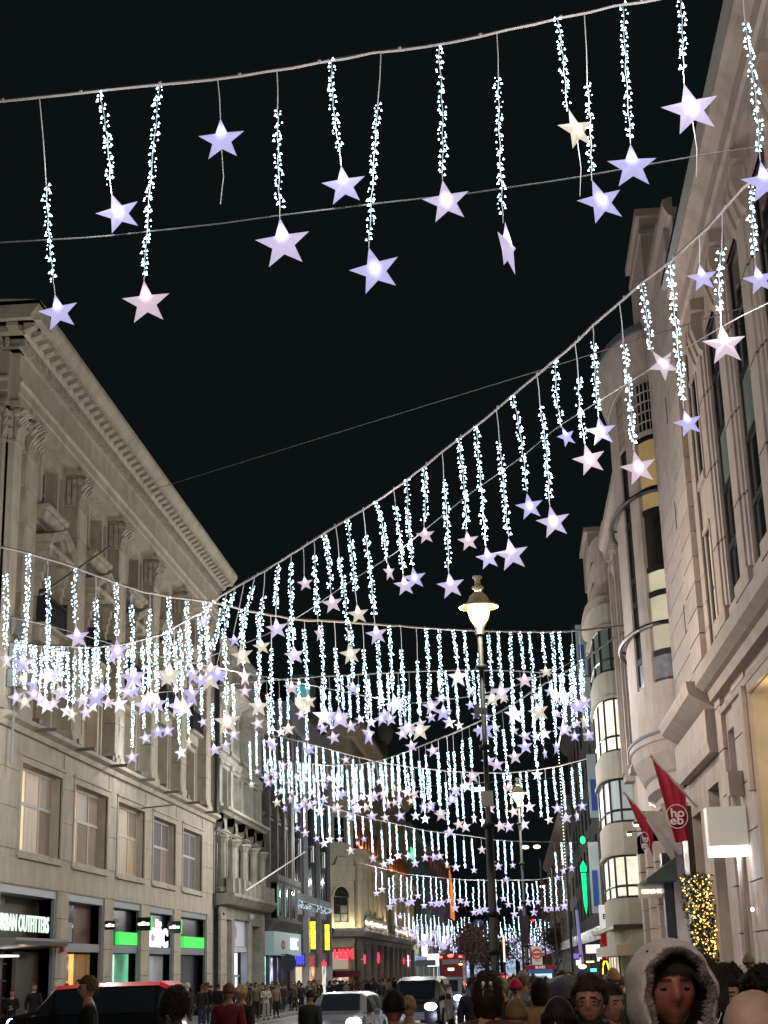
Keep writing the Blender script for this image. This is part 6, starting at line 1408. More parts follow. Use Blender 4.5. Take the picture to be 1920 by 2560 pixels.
for k in range(5): m.box(a.x+.15,b_.x-.15,-.058,-.052,b_.z+.2+.14*k,b_.z+.24+.14*k)
m.build('printed_line', mat('print_grey', (.15,.14,.13), .6), e, kind='stuff')
sx0 = atY(1133,2086,88); sx1 = atY(1201,2086,88)
e = empty('bus_shelter', ((sx0.x+sx1.x)/2,88,gz(88)), 'bus shelter with a red roof edge and a bright advertising panel', 'bus shelter'); w_ = (sx1.x-sx0.x)/2; zt = sx0.z-gz(88)
m = MB(); m.box(-w_,w_,-.1,3.2,zt-.22,zt); m.build('roof', busred, e)
text('BUSES', .2, mat('white_text', (.8,.8,.8), .5, emit=(1,1,1), est=.5), e, mtx=facing(0,-.12,zt-.11))
m = MB(); m.box(-w_+.2,w_-.2,0,.12,zt-.42,zt-.22); m.build('blue_band', mat('shelter_blue', (.03,.08,.3), .4, emit=(.1,.2,.6), est=.3), e)
m = MB(); m.box(-w_+.42,w_-.25,0,.15,zt-2.2,zt-.45); m.build('ad_panel', lit('ad_panel', (.62,.88,.9), 1.15, var=.25, nz=1.0), e)
m = MB(); m.ball((-w_*.25,-.02,zt-1.35), .55, 10, 8, sc=(1,.05,1.1)); m.build('ad_picture', mat('ad_picture', (.5,.4,.25), .5, emit=(.8,.7,.45), est=.5), e)
for s in (-1,1): m = MB(); m.box(s*(w_-.1)-.05,s*(w_-.1)+.05,0,.1,0,zt-.2); m.build('post', black, e)
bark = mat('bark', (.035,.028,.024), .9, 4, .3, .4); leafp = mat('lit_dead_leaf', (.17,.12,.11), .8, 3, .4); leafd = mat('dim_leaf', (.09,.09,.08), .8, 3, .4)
def tree(x, y, h, cr, label, lm, nleaf=2600, seed=1, lean=0, dense=1):
    e = empty('street_tree', (x,y,gz(y)), label, 'tree'); rr = random.Random(seed); m = MB(); tips = []
    def br(p, d, L, r_, lv):
        p2 = p+d*L; mid = p+d*L*.5+Vector((rr.uniform(-.1,.1),rr.uniform(-.1,.1),0))*L*.4; m.tube([p,mid,p2],[r_,r_*.8,r_*.6],5,cap=False)
        if lv == 0: tips.append((p2,L)); return
        for k in range(3 if lv > 1 else 4):
            nd = (d+Vector((rr.uniform(-1,1),rr.uniform(-1,1),rr.uniform(-.25,.7)))*.75).normalized(); br(p2 if k else p+d*L*.8, nd, L*rr.uniform(.6,.85), r_*.58, lv-1)
    br(Vector((0,0,0)), Vector((lean,0,1)).normalized(), h*.33, h*.022, 4)
    m.build('trunk', bark, e)
    lf = MB()
    for i in range(nleaf):
        p, L = tips[rr.randrange(len(tips))]; c = p+Vector((rr.gauss(0,1),rr.gauss(0,1),rr.gauss(0,.9)))*cr*.16; a = Vector((rr.uniform(-1,1),rr.uniform(-1,1),rr.uniform(-1,1))).normalized()*.16*dense; b = a.orthogonal().normalized()*.09*dense
        lf.add([c-a,c+b,c+a,c-b],[(0,1,2,3)])
    if nleaf: lf.build('crown', lm, e, kind='stuff')
    return e
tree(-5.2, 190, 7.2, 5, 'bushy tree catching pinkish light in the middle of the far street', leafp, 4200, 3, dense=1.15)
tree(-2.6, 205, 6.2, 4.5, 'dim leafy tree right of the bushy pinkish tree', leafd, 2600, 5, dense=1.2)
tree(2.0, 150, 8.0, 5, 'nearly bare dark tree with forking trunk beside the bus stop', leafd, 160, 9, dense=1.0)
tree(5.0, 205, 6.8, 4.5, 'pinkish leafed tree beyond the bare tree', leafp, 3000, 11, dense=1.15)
e = empty('signal_pole', (.35,70,gz(70)), 'slim dark pole with a traffic signal facing away', 'traffic signal'); m = MB(); m.tube([(0,0,0),(0,0,4.6)], .06, 6); m.build('pole', black, e); m = MB(); m.box(.0,.32,-.15,.15,3.1,4.3); m.build('signal_head', black, e)
e = empty('light_strip_column', (-1.35,78,gz(78)), 'tall thin pale yellow lit strip sign left of the second lamp post', 'lit sign')
a = rel_(atY(1086,2035,78), e); b_ = rel_(atY(1092,2078,78), e); m = MB(); m.box(a.x,b_.x,-.08,.08,b_.z,a.z+.3); m.build('strip', lit('pale_strip', (1,.85,.55), 1.5), e); m = MB(); m.tube([((a.x+b_.x)/2,.1,0),((a.x+b_.x)/2,.1,b_.z)], .05); m.build('post', black, e)
for k, (dx, y, h) in enumerate(((1205,110,9),(1180,130,11),(1237,75,6.5))):
    p = atY(dx,2090,y); e = empty('pole', (p.x,y,gz(y)), ['thin dark pole right of the bus shelter','tall thin dark pole behind the bus stop','short thin dark pole before the right shops'][k], 'pole', 'thin dark poles'); m = MB(); m.tube([(0,0,0),(0,0,h)], .07, 6); m.build('shaft', black, e); m = MB(); m.ball((0,0,h),.1); m.build('cap', black, e)
# ================================================================ people
def skin_mesh(name, verts, edges, radii, sub=1, root=0):
    me = bpy.data.meshes.new(name); me.from_pydata(verts, edges, []); o = bpy.data.objects.new(name, me); link(o)
    md = o.modifiers.new('s', 'SKIN'); md.use_smooth_shade = True
    sv = me.skin_vertices[0].data if me.skin_vertices else None
    if sv is None:
        bmx = bmesh.new(); bmx.from_mesh(me); bmx.verts.layers.skin.verify(); bmx.to_mesh(me); bmx.free(); sv = me.skin_vertices[0].data
    for i, r_ in enumerate(radii):
        sv[i].radius = r_ if isinstance(r_, tuple) else (r_, r_); sv[i].use_root = (i == root)
    s2 = o.modifiers.new('u', 'SUBSURF'); s2.levels = sub
    dg = bpy.context.evaluated_depsgraph_get(); out = bpy.data.meshes.new_from_object(o.evaluated_get(dg)); bpy.data.objects.remove(o)
    return out
def to_mb(me, mb, mi=0): mb.add([tuple(v.co) for v in me.vertices], [tuple(p.vertices) for p in me.polygons], mi)
def head_into(mb, c, n=40, m=34, sc=1.0):
    vs = []; g = lambda x, s: math.exp(-(x/s)**2)
    for j in range(m+1):
        th = PI*j/m
        for i in range(n):
            ph = 2*PI*i/n; px = math.sin(th)*math.sin(ph); py = -math.sin(th)*math.cos(ph); pz = math.cos(th)
            jaw = 1-.30*max(0,-pz-.1)**1.2; f = max(0,-py)
            x = .077*px*jaw; y = .097*py*(1-.10*max(0,-pz)); z = .118*pz
            if py < 0:
                y -= .026*g(px,.17)*g(pz+.16,.17)*f+.012*g(px,.12)*g(pz-.05,.16)*f      # nose
                y += .012*(g(px-.42,.2)+g(px+.42,.2))*g(pz-.06,.14)*f                    # sockets
                y -= .006*g(pz-.25,.10)*f                                                # brow
                y -= .010*g(px,.34)*g(pz+.55,.09)*f; y += .008*g(px,.3)*g(pz+.53,.03)*f  # lips
                y -= .012*g(px,.3)*g(pz+.88,.18)                                         # chin
            vs.append((c[0]+x*sc, c[1]+y*sc, c[2]+z*sc))
    fs = []; mi = []
    o = len(mb.v); mb.v += vs
    for j in range(m):
        th = PI*(j+.5)/m; pz = math.cos(th)
        for i in range(n):
            ph = 2*PI*(i+.5)/n; px = math.sin(th)*math.sin(ph); py = -math.sin(th)*math.cos(ph)
            k = 0
            if py < -.3 and abs(px) < .25 and -.61 < pz < -.50: k = 1
            if py < -.3 and .18 < abs(px) < .60 and .19 < pz < .26: k = 4
            mb.f.append((o+j*n+i, o+j*n+(i+1)%n, o+(j+1)*n+(i+1)%n, o+(j+1)*n+i)); mb.m.append(k)
    for s in (-1,1):
        mb.ball((c[0]+s*.031*sc, c[1]-.079*sc, c[2]+.006*sc), .0118*sc, 8, 6, 2, (1.2,.8,.42)); mb.ball((c[0]+s*.031*sc, c[1]-.0872*sc, c[2]+.0055*sc), .0055*sc, 6, 4, 3, (1,.5,.8))
        mb.ball((c[0]+s*.077*sc, c[1]+.008*sc, c[2]-.012*sc), .026*sc, 7, 6, 0, (.32,.6,1.15))
def hand_into(mb, w, d, side, sc=1.0):         # palm with four unequal bent fingers and a thumb
    w = Vector(w); d = Vector(d).normalized(); s = d.cross(Vector((0,1,0)) if abs(d.y) < .9 else Vector((1,0,0))).normalized(); k = d.cross(s)
    mb.tube([w-d*.02, w+d*.03, w+d*.075], [.024*sc,.034*sc,.034*sc], 6, 0)
    for i, L in enumerate((.060,.070,.066,.052)):
        b = w+d*.07+s*(-.027+.018*i)*sc; mb.tube([b, b+d*L*.5*sc, b+(d*.85+k*.3).normalized()*L*sc], [.0085*sc,.008*sc,.006*sc], 5, 0)
    b = w+d*.025+s*.03*side; mb.tube([b, b+(d+s*side*.9).normalized()*.035, b+(d*1.3+s*side*.7).normalized()*.062], [.011,.010,.007], 5, 0)
POSE = {
 'stand': dict(lk=(-.10,.02), rk=(.10,.02), lf=(-.11,.0), rf=(.11,.0), le=((-.235,.03,1.10)), lw=((-.24,-.06,.87)), re=((.235,.03,1.10)), rw=((.24,-.06,.87))),
 'walk': dict(lk=(-.09,-.20), rk=(.09,.05), lf=(-.09,-.24), rf=(.10,.36), le=((-.235,.12,1.12)), lw=((-.23,.08,.88)), re=((.235,-.08,1.12)), rw=((.22,-.22,.92))),
 'fold': dict(lk=(-.10,.02), rk=(.10,.0), lf=(-.11,.0), rf=(.12,-.03), le=((-.25,.0,1.14)), lw=((-.02,-.22,1.16)), re=((.25,.0,1.14)), rw=((.03,-.20,1.08))),
 'phone': dict(lk=(-.10,.02), rk=(.10,.0), lf=(-.11,.02), rf=(.12,-.03), le=((-.24,.0,1.12)), lw=((-.23,-.08,.90)), re=((.27,-.16,1.32)), rw=((.20,-.28,1.58))),
}
TM = {}
def pose_meshes(p):
    if p in TM: return TM[p]
    P = POSE[p]; V = [(0,0,.93),(0,0,1.08),(0,.005,1.25),(0,.01,1.40),(0,.0,1.49),(0,-.005,1.57)]
    Rr = [(.135,.10),(.125,.09),(.15,.105),(.12,.085),(.056,.056),(.05,.05)]; E_ = [(0,1),(1,2),(2,3),(3,4),(4,5)]
    def ch(base, pts, rs, VV, RR, EE):
        pr = base
        for q_, r_ in zip(pts, rs): VV.append(q_); RR.append(r_); EE.append((pr, len(VV)-1)); pr = len(VV)-1
    for s, k, f, e_, w_ in ((-1,'lk','lf','le','lw'),(1,'rk','rf','re','rw')):
        kx, ky = P[k]; fx, fy = P[f]
        ch(0, [(s*.095,0,.86),(kx,ky,.48),(fx,fy,.09+(.06 if fy > .2 else 0)),(fx,fy-.13,.045+(.0 if fy < .2 else 0))], [.088,.062,.042,(.045,.032)], V, Rr, E_)
        ch(3, [(s*.17,.01,1.40),P[e_],P[w_]], [.058,.043,.028], V, Rr, E_)
    base = skin_mesh('b', V, E_, Rr); mb = MB(); to_mb(base, mb); head_into(mb, (0,-.015,1.635))
    for s, e_, w_ in ((-1,'le','lw'),(1,'re','rw')): hand_into(mb, P[w_], Vector(P[w_])-Vector(P[e_]), -s)
    body = (mb.v, mb.f, mb.m)
    def garment(V, Rr, E_): return skin_mesh('g', V, E_, Rr)
    V = [(0,.0,.74),(0,0,.92),(0,0,1.08),(0,.005,1.26),(0,.01,1.40),(0,.0,1.475)]; Rr = [(.185,.15),(.18,.14),(.17,.125),(.185,.135),(.155,.11),(.075,.075)]; E_ = [(i,i+1) for i in range(5)]
    for s, e_, w_ in ((-1,'le','lw'),(1,'re','rw')):
        wv = Vector(P[w_]); ev = Vector(P[e_]); wv = ev+(wv-ev)*.9
        ch(4, [(s*.18,.01,1.395),P[e_],tuple(wv)], [.082,.066,.050], V, Rr, E_)
    coat = garment(V, Rr, E_)
    V = [(0,0,.93)]; Rr = [(.15,.115)]; E_ = []
    for s, k, f in ((-1,'lk','lf'),(1,'rk','rf')):
        kx, ky = P[k]; fx, fy = P[f]; ch(0, [(s*.098,0,.84),(kx,ky,.48),(fx,fy,.10+(.06 if fy > .2 else 0))], [.108,.082,.066], V, Rr, E_)
    tro = garment(V, Rr, E_)
    mb = MB()
    for f in ('lf','rf'):
        fx, fy = P[f]; lift = .06 if fy > .2 else 0
        mb.ball((fx,fy-.06,.045+lift), .075, 8, 6, 0, (.72,1.9,.6)); mb.fb(Fr((0,0),(1,0),(0,1)), fx-.045, fx+.045, 0+lift, .025+lift, fy-.17, fy+.06, 0)
    TM[p] = (body, coat, tro, (mb.v, mb.f, mb.m)); return TM[p]
def from_t(t, name, mats):
    me = bpy.data.meshes.new(name); me.from_pydata(t[0], [], t[1]); 
    for m in mats: me.materials.append(m)
    me.polygons.foreach_set('material_index', t[2]); me.polygons.foreach_set('use_smooth', [True]*len(t[1])); return me
HC = (0,-.005,1.645)
def hair_mesh(kind, mt, seed=0):
    rr = random.Random(seed); n, m = 30, 20; vs = []; mb = MB(); amp = {'short':.008,'long':.006,'curly':.034,'bun':.006,'beanie':.0015,'cap':.0,'hood':.0,'wavy':.014,'tousled':.018}[kind]
    for j in range(m+1):
        th = PI*j/m
        for i in range(n):
            ph = 2*PI*i/n; px = math.sin(th)*math.sin(ph); py = -math.sin(th)*math.cos(ph); pz = math.cos(th)
            t = {'short':.014,'long':.020,'curly':.050,'bun':.012,'beanie':.016,'cap':.010,'wavy':.024,'hood':.03,'tousled':.024}[kind]
            cut = .42 if kind not in ('beanie','cap') else .28
            cov = 1.0
            if py < -.15 and pz < cut+.25*(1+py)*0: cov = 0
            low = {'short':-.28,'bun':-.30,'beanie':-.02,'cap':.12,'curly':-.45,'long':-2,'wavy':-2,'tousled':-.22}.get(kind, -2)
            if pz < low: cov = 0
            if kind == 'beanie': cov = 1.0 if pz > -.02-.25*max(0,py) else 0
            if kind == 'cap': cov = 1.0 if pz > .10-.2*max(0,py) else 0
            N_ = noise.noise(Vector((px*5+seed, py*5, pz*5))); N2 = noise.noise(Vector((px*14, py*14+seed, pz*14)))
            r_ = t+amp*(N_+.7*N2) if cov else -.016
            x = (.079+r_)*px; y = (.099+r_)*py; z = (.119+r_*1.05)*pz
            if kind == 'beanie' and cov and pz > .55: z += .02*(pz-.55)
            if kind in ('long','wavy') and cov and pz < -.1 and py > -.15:
                z *= 1.9 if kind == 'long' else 1.6; y = y*.75+.012; x *= 1.05
            vs.append((HC[0]+x, HC[1]+y, HC[2]+z))
    mb.add(vs, [(j*n+i, j*n+(i+1)%n, (j+1)*n+(i+1)%n, (j+1)*n+i) for j in range(m) for i in range(n)])
    if kind == 'curly':
        for i in range(230):
            d = Vector((rr.gauss(0,1),rr.gauss(0,1),rr.gauss(0,1))).normalized()
            if d.z < -.35 or (d.y < -.2 and d.z < .4): continue
            mb.ball((HC[0]+d.x*.125, HC[1]+d.y*.145, HC[2]+d.z*.165), rr.uniform(.012,.024), 5, 4)
    if kind == 'bun': mb.ball((0,.11,1.68), .05, 8, 6)
    if kind == 'cap': mb.hexa([(-.07,-.10,1.672),(.07,-.10,1.672),(.07,-.09,1.685),(-.07,-.09,1.685),(-.055,-.19,1.655),(.055,-.19,1.655),(.06,-.185,1.668),(-.06,-.185,1.668)])
    if kind == 'beanie':
        for i in range(30):
            a = 2*PI*i/30; c_ = 2*PI*(i+.72)/30
            mb.hexa([(HC[0]+(.098+q_)*math.sin(t_), HC[1]-(.116+q_)*math.cos(t_)+.004, HC[2]+zz+.02*math.cos(t_)) for zz in (.0,.042) for t_, q_ in ((a,-.008),(c_,-.008),(c_,.004),(a,.004))])
    return mb.mesh('hair' if kind not in ('beanie','cap') else 'hat', mt, smooth=True)
HM = {}
def mcol(pref, c, rough=.85, nz=8): return mat('%s_%d_%d_%d' % (pref, c[0]*1000, c[1]*1000, c[2]*1000), c, rough, nz, .2, .15 if pref != 'skin' else 0, spec=.25)
lipm = mat('lip', (.20,.06,.055), .5); eyew = mat('eye_white', (.11,.095,.09), .8); iris = mat('iris', (.012,.008,.007), .5); browm = mat('brow_dark', (.035,.020,.016), .8)
def person(x, y, rz, label, coat=(.02,.02,.025), legs=(.02,.02,.03), skin=(.33,.18,.13), hair=('short',(.02,.013,.01)), pose='stand', h=None, ztop=None, group=None, extra=None, hseed=0, shoe=(.02,.02,.02)):
    g = gz(y); sc = 1.0
    if ztop is not None: sc = (ztop-g)/1.765
    elif h: sc = h/1.765
    e = empty('person', (x,y,g+.004), label, 'person', group, rz, sc)
    key = ('m', pose)
    if key not in HM:
        t = pose_meshes(pose); a = from_t(t[0],'body',[lipm,lipm,eyew,iris,browm]); cm_ = t[1]; tm_ = t[2]; cm_.name = 'coat'; tm_.name = 'trousers'
        for mm in (cm_, tm_): mm.materials.clear(); mm.materials.append(browm)
        HM[key] = (a, cm_, tm_, from_t(t[3],'shoes',[browm]))
    A = HM[key]
    def setm(o, mt): o.material_slots[0].link = 'OBJECT'; o.material_slots[0].material = mt; return o
    setm(put('body', A[0], e), mcol('skin', skin, .55, 20)); setm(put('coat', A[1], e), mcol('cloth', coat)); setm(put('trousers', A[2], e), mcol('cloth', legs)); setm(put('shoes', A[3], e), mcol('shoe', shoe, .5))
    hk, hc = hair; kk = (hk, hseed)
    if kk not in HM: HM[kk] = hair_mesh(hk, browm, hseed)
    setm(put('hair' if hk not in ('beanie','cap') else 'hat', HM[kk], e), mcol('hair', hc, .7, 30))
    if hk in ('beanie','cap'):
        if ('short',99) not in HM: HM[('short',99)] = hair_mesh('short', browm, 99)
        o = setm(put('hair', HM[('short',99)], e), mcol('hair', (.03,.02,.015), .7, 30)); o.location = (0,0,-.01*1.6)
    if extra: extra(e)
    return e
def scarf(c):
    def f(e):
        m = MB()
        for k in range(3): m.tube([(.085*math.cos(a), .085*math.sin(a)-.005, 1.475+.022*k+.01*math.sin(3*a)) for a in [2*PI*i/14 for i in range(15)]], .024, 6)
        m.build('scarf', mcol('cloth', c), e, smooth=True)
    return f
def hoodback(c):
    def f(e):
        m = MB(); m.ball((0,.03,1.655), .148, 14, 10, 0, (.92,1.0,1.12)); m.lathe([(.12,1.50),(.15,1.46),(.17,1.42)], (0,.02,0), 12); m.build('hood', mcol('cloth', c), e, smooth=True)
    return f
def glasses(e):
    m = MB()
    for s in (-1,1):
        m.tube([(s*.033+.024*math.cos(2*PI*i/12), -.105, 1.642+.019*math.sin(2*PI*i/12)) for i in range(13)], .0022, 4); m.tube([(s*.057,-.103,1.645),(s*.08,.0,1.648)], .0022, 4)
    m.tube([(-.01,-.107,1.645),(.01,-.107,1.645)], .002, 4); m.build('glasses', black, e)
def bag(c, side=1):
    def f(e):
        m = MB(); m.tube([(-side*.10,.02,1.45),(0,-.15,1.3),(side*.19,-.13,1.02)], .012, 5); m.tube([(-side*.10,.02,1.45),(0,.15,1.3),(side*.2,.1,1.02)], .012, 5); m.fb(Fr((side*.24,0),(0,1),(1,0)), -.13, .13, .84, 1.04, -.05, .05); m.build('bag', mcol('bag', c), e)
    return f
def hand_bag(e):
    m = MB(); m.box(.20,.27,-.16,.06,.50,.74); m.tube([(.235,-.10,.74),(.24,-.06,.86),(.235,0,.74)], .006, 4); m.build('carrier_bag', mcol('bag', (.6,.5,.35)), e)
def rz_(deg): return math.radians(deg)
def nx(sx, y): return (sx-1289)/3775*y*1.0     # lateral place of someone seen at that bearing
def strands(col, ln=.07, n=1500, curl=0, low=-.35, t=.022, seed=1):
    def f(e):
        rr = random.Random(seed); m = MB()
        for i in range(n):
            d = Vector((rr.gauss(0,1),rr.gauss(0,1),rr.gauss(0,1))).normalized()
            if d.z < low or (d.y < -.05 and d.z < .55): continue
            p = Vector((HC[0]+d.x*(.079+t), HC[1]+d.y*(.099+t), HC[2]+d.z*(.119+t))); dn = (Vector((d.x*.5,d.y*.5,-1))-d*d.dot(Vector((d.x*.5,d.y*.5,-1)))).normalized()
            if d.z > .8: dn = Vector((rr.gauss(0,1),rr.gauss(0,1),-.2)).normalized()
            L = ln*rr.uniform(.5,1.2); sd = d.cross(dn).normalized(); w = sd*.0016; q_ = p+dn*L*.5+d*(.008+curl*rr.uniform(.3,1))+sd*rr.gauss(0,.3)*L; r_ = q_+dn*L*.5-d*(.004-curl*rr.uniform(-.5,.8))+sd*rr.gauss(0,.35)*L
            m.add([p-w,p+w,q_+w,q_-w,r_],[(0,1,2,3),(3,2,4)])
        m.build('hair_strands', mcol('hair', col, .6, 30), e, kind='stuff')
    return f
# ---- the man in the fur trimmed hood, closest
y0 = 5.15; pt = Y_ = CP+ray(1662,2353)*(y0/ray(1662,2353).y)
def fur_hood(e):
    c = mat('pale_hood_cloth', (.52,.47,.53), .85, 40, .12, .3); mb = MB(); n, k = 36, 12; vs = []
    def prm(a, t):                             # a round the opening, t from rim to the back
        rx = .088+.052*math.sin(min(1,t*2.2)*PI/2); rz2 = .118+.040*math.sin(min(1,t*2.2)*PI/2)
        if t > .45: q_ = math.cos((t-.45)/.55*PI/2); rx *= q_; rz2 *= q_
        y = -.135-.030*math.sin(min(1,t*4)*PI)+.33*max(0,t-.12)
        x = rx*math.sin(a)*(1+.03*math.sin(5*a)); z = 1.628+rz2*math.cos(a)
        if math.cos(a) < -.2: z -= .03*(-math.cos(a)-.2)
        return (x+.004*math.sin(9*a+t*7), y, z)
    for j in range(k+1):
        for i in range(n): vs.append(prm(2*PI*i/n, j/k))
    mb.add(vs, [(j*n+i, j*n+(i+1)%n, (j+1)*n+(i+1)%n, (j+1)*n+i) for j in range(k) for i in range(n)])
    mb.lathe([(.115,1.52),(.150,1.47),(.20,1.42),(.245,1.34)], (0,-.02,0), 22); mb.build('hood', c, e, smooth=True)
    f = MB(); rr = random.Random(4)
    for i in range(9000):
        a = rr.uniform(0,2*PI); t = rr.uniform(0,.09); p = Vector(prm(a, t)); out = Vector((math.sin(a)*.8,-.6+t*1.5,math.cos(a)*.8)); inw = Vector((-math.sin(a),-.25,-math.cos(a)))
        d = (out if t > .10 else inw*.7+out*.3)+Vector((rr.gauss(0,.5),rr.gauss(0,.5),rr.gauss(0,.5))); d = d.normalized()*rr.uniform(.006,.020); s_ = d.orthogonal().normalized()*.0009
        f.add([p-s_, p+s_, p+d], [(0,1,2)])
    f.build('fur_trim', mat('fur_grey_lilac', (.30,.25,.29), .9, 30, .5), e, kind='stuff')
    g = MB(); rr = random.Random(8)
    for i in range(1500):                      # dark fringe over the forehead, swept to one side
        x = rr.uniform(-.078,.08); p = Vector((x, -.085-rr.uniform(0,.012), 1.735+rr.uniform(-.015,.015))); e2 = p+Vector((.03+.05*max(0,x+.02)/.1+rr.uniform(-.008,.012), -.024+abs(x)*.1, -.032-rr.uniform(0,.026)-(.045 if x > .03 else 0)))
        m_ = (p+e2)/2+Vector((0,-.010,.008)); s_ = Vector((.0022,0,0)); g.add([p-s_,p+s_,m_+s_,m_-s_],[(0,1,2,3)]); g.add([m_-s_,m_+s_,e2],[(0,1,2)])
    g.build('fringe', mat('fringe_black', (.010,.006,.006), .6), e, kind='stuff')
P1 = person(pt.x, y0, rz_(6), 'young man facing the camera in a pale fur-trimmed hood, closest of all', coat=(.55,.5,.55), legs=(.03,.03,.04), skin=(.25,.085,.075), hair=('short',(.010,.006,.006)), ztop=pt.z-.015, extra=fur_hood)
# ---- others by bearing (source x, head top y, distance)
def seen(sx, sy, y, rz, label, **k):
    p = CP+ray(sx,sy)*(y/ray(sx,sy).y); return person(p.x, y, rz_(rz), label, ztop=p.z, **k)
seen(1471,2446,8.8,-8,'young man with glasses and short dark hair facing the camera in a black jacket', coat=(.010,.010,.012), skin=(.36,.17,.14), hair=('tousled',(.035,.018,.012)), extra=lambda e: (glasses(e), scarf((.012,.012,.014))(e), strands((.045,.024,.016), .05, 1600, .006, -.2, .018)(e)), hseed=3)
seen(1522,2462,10.4,35,'dark haired man half hidden behind the man with glasses', coat=(.012,.012,.016), skin=(.30,.15,.12), hair=('short',(.02,.012,.01)), extra=strands((.03,.018,.014), .035, 1200, .003, -.25, .012))
seen(1396,2503,8.2,-12,'person in a knitted black hat at the bottom edge', coat=(.012,.012,.014), skin=(.34,.17,.14), hair=('beanie',(.012,.008,.012)), extra=scarf((.05,.01,.02)))
def clip(e):
    m = MB()
    for s in (-1,1):
        for k in range(3): m.ball((s*.025,.118-.004*k,1.70-.03*k), .016, 6, 5, sc=(.9,.5,1.2))
    m.build('hair_clip', mat('pearl_clip', (.6,.62,.5), .3), e)
seen(1217,2436,11,180,'woman seen from behind with pearl clips in dark pinned hair and a brown coat', coat=(.085,.045,.035), skin=(.35,.19,.14), hair=('wavy',(.025,.012,.010)), extra=lambda e: (clip(e), strands((.035,.018,.015), .10, 2200, .004, -.8, .02)(e)), hseed=6)
seen(1290,2500,12,175,'person in a red jacket just right of the woman with pearl clips', coat=(.28,.02,.02), skin=(.35,.2,.15), hair=('short',(.18,.12,.06)), hseed=7)
seen(1252,2443,22,-20,'grey haired older man with glasses turning his head behind the pinned hair', coat=(.04,.035,.035), skin=(.40,.20,.17), hair=('short',(.30,.27,.26)), extra=glasses)
seen(1288,2449,24,170,'person in a bright red woollen hat seen from behind', coat=(.05,.045,.06), hair=('beanie',(.38,.008,.03)))
seen(1348,2449,18,180,'woman with long dark curls in a camel coat seen from behind', coat=(.34,.20,.10), hair=('long',(.012,.008,.007)), hseed=2, extra=strands((.018,.012,.010), .12, 1800, .012, -.7, .03))
seen(1456,2426,20,150,'person in a blue cap beside the umbrella', coat=(.02,.02,.025), hair=('cap',(.03,.06,.22)))
seen(1412,2455,20.5,180,'person in a black coat under the dark umbrella', coat=(.008,.008,.010), hair=('short',(.01,.008,.008)))
seen(1532,2424,22,185,'person in a tan woollen hat behind the pale hood', coat=(.03,.03,.035), hair=('beanie',(.30,.17,.08)))
seen(1549,2440,26,180,'person in a dark jacket next to the tan woollen hat', coat=(.04,.035,.04), hair=('short',(.05,.03,.02)))
seen(1870,2386,31,160,'person in a greenish knitted hat near the light tube doorway', coat=(.05,.045,.045), hair=('beanie',(.13,.13,.08)))
seen(1812,2436,9.5,25,'person raising a phone in a pale blue denim jacket behind the pale hood', coat=(.22,.27,.33), skin=(.35,.2,.15), hair=('curly',(.015,.01,.01)), pose='phone', hseed=4, extra=strands((.02,.014,.012), .05, 1800, .03, -.4, .04))
def swoosh(e):
    m = MB(); pts = [(-.20,1.36),(-.17,1.33),(-.10,1.345),(-.03,1.40),(-.10,1.375),(-.16,1.365)]; m.prism(Fr((0,-.155),(1,0),(0,-1)), pts, 0, .012); m.build('chest_mark', mat('white_print', (.75,.72,.68), .6), e)
seen(1905,2440,9.0,-10,'curly haired man looking down in a black top with a white curved mark', coat=(.012,.012,.012), skin=(.22,.10,.075), hair=('curly',(.012,.008,.008)), extra=lambda e: (swoosh(e), strands((.016,.011,.010), .05, 1800, .03, -.4, .04)(e)), hseed=5)
seen(1880,2512,6.2,185,'person in a pale pink hood at the bottom right corner', coat=(.48,.32,.28), hair=('short',(.2,.12,.1)), extra=hoodback((.48,.32,.28)))
seen(983,2480,12,178,'man with cropped black hair seen from behind at the bottom centre', coat=(.012,.014,.02), skin=(.30,.13,.10), hair=('short',(.008,.007,.008)), extra=strands((.010,.009,.010), .02, 1500, .002, -.3, .012))
seen(1021,2491,17,170,'fair haired woman in a pale coat next to the cropped black hair', coat=(.42,.32,.27), hair=('bun',(.22,.15,.09)))
seen(441,2484,13,182,'person with a round mass of dark curly hair at the bottom left', coat=(.02,.012,.015), hair=('curly',(.018,.010,.010)), hseed=8, extra=strands((.026,.014,.013), .05, 2200, .03, -.5, .045))
seen(222,2444,20,-75,'man with glasses in profile in a black coat before the red roofed van', coat=(.008,.009,.012), skin=(.42,.24,.2), hair=('tousled',(.10,.05,.03)), extra=lambda e: (glasses(e), strands((.12,.06,.035), .06, 1200, .008, -.2, .02)(e)), hseed=9)
seen(572,2459,24,175,'person in a maroon padded jacket near the silver car', coat=(.13,.015,.03), hair=('short',(.10,.06,.04)))
seen(603,2462,25,150,'blonde woman in a dark coat beside the maroon jacket', coat=(.025,.012,.015), hair=('bun',(.42,.28,.16)))
seen(775,2475,30,170,'man in a dark olive jacket crossing before the silver car', coat=(.03,.035,.03), hair=('short',(.01,.01,.01)), pose='walk')
seen(1181,2442,27,165,'man in a dark jacket with headphones before the blue car', coat=(.03,.035,.06), hair=('short',(.015,.01,.01)))
seen(1330,2440,35,180,'person with dark hair walking near the bus shelter', coat=(.02,.02,.02), pose='walk')
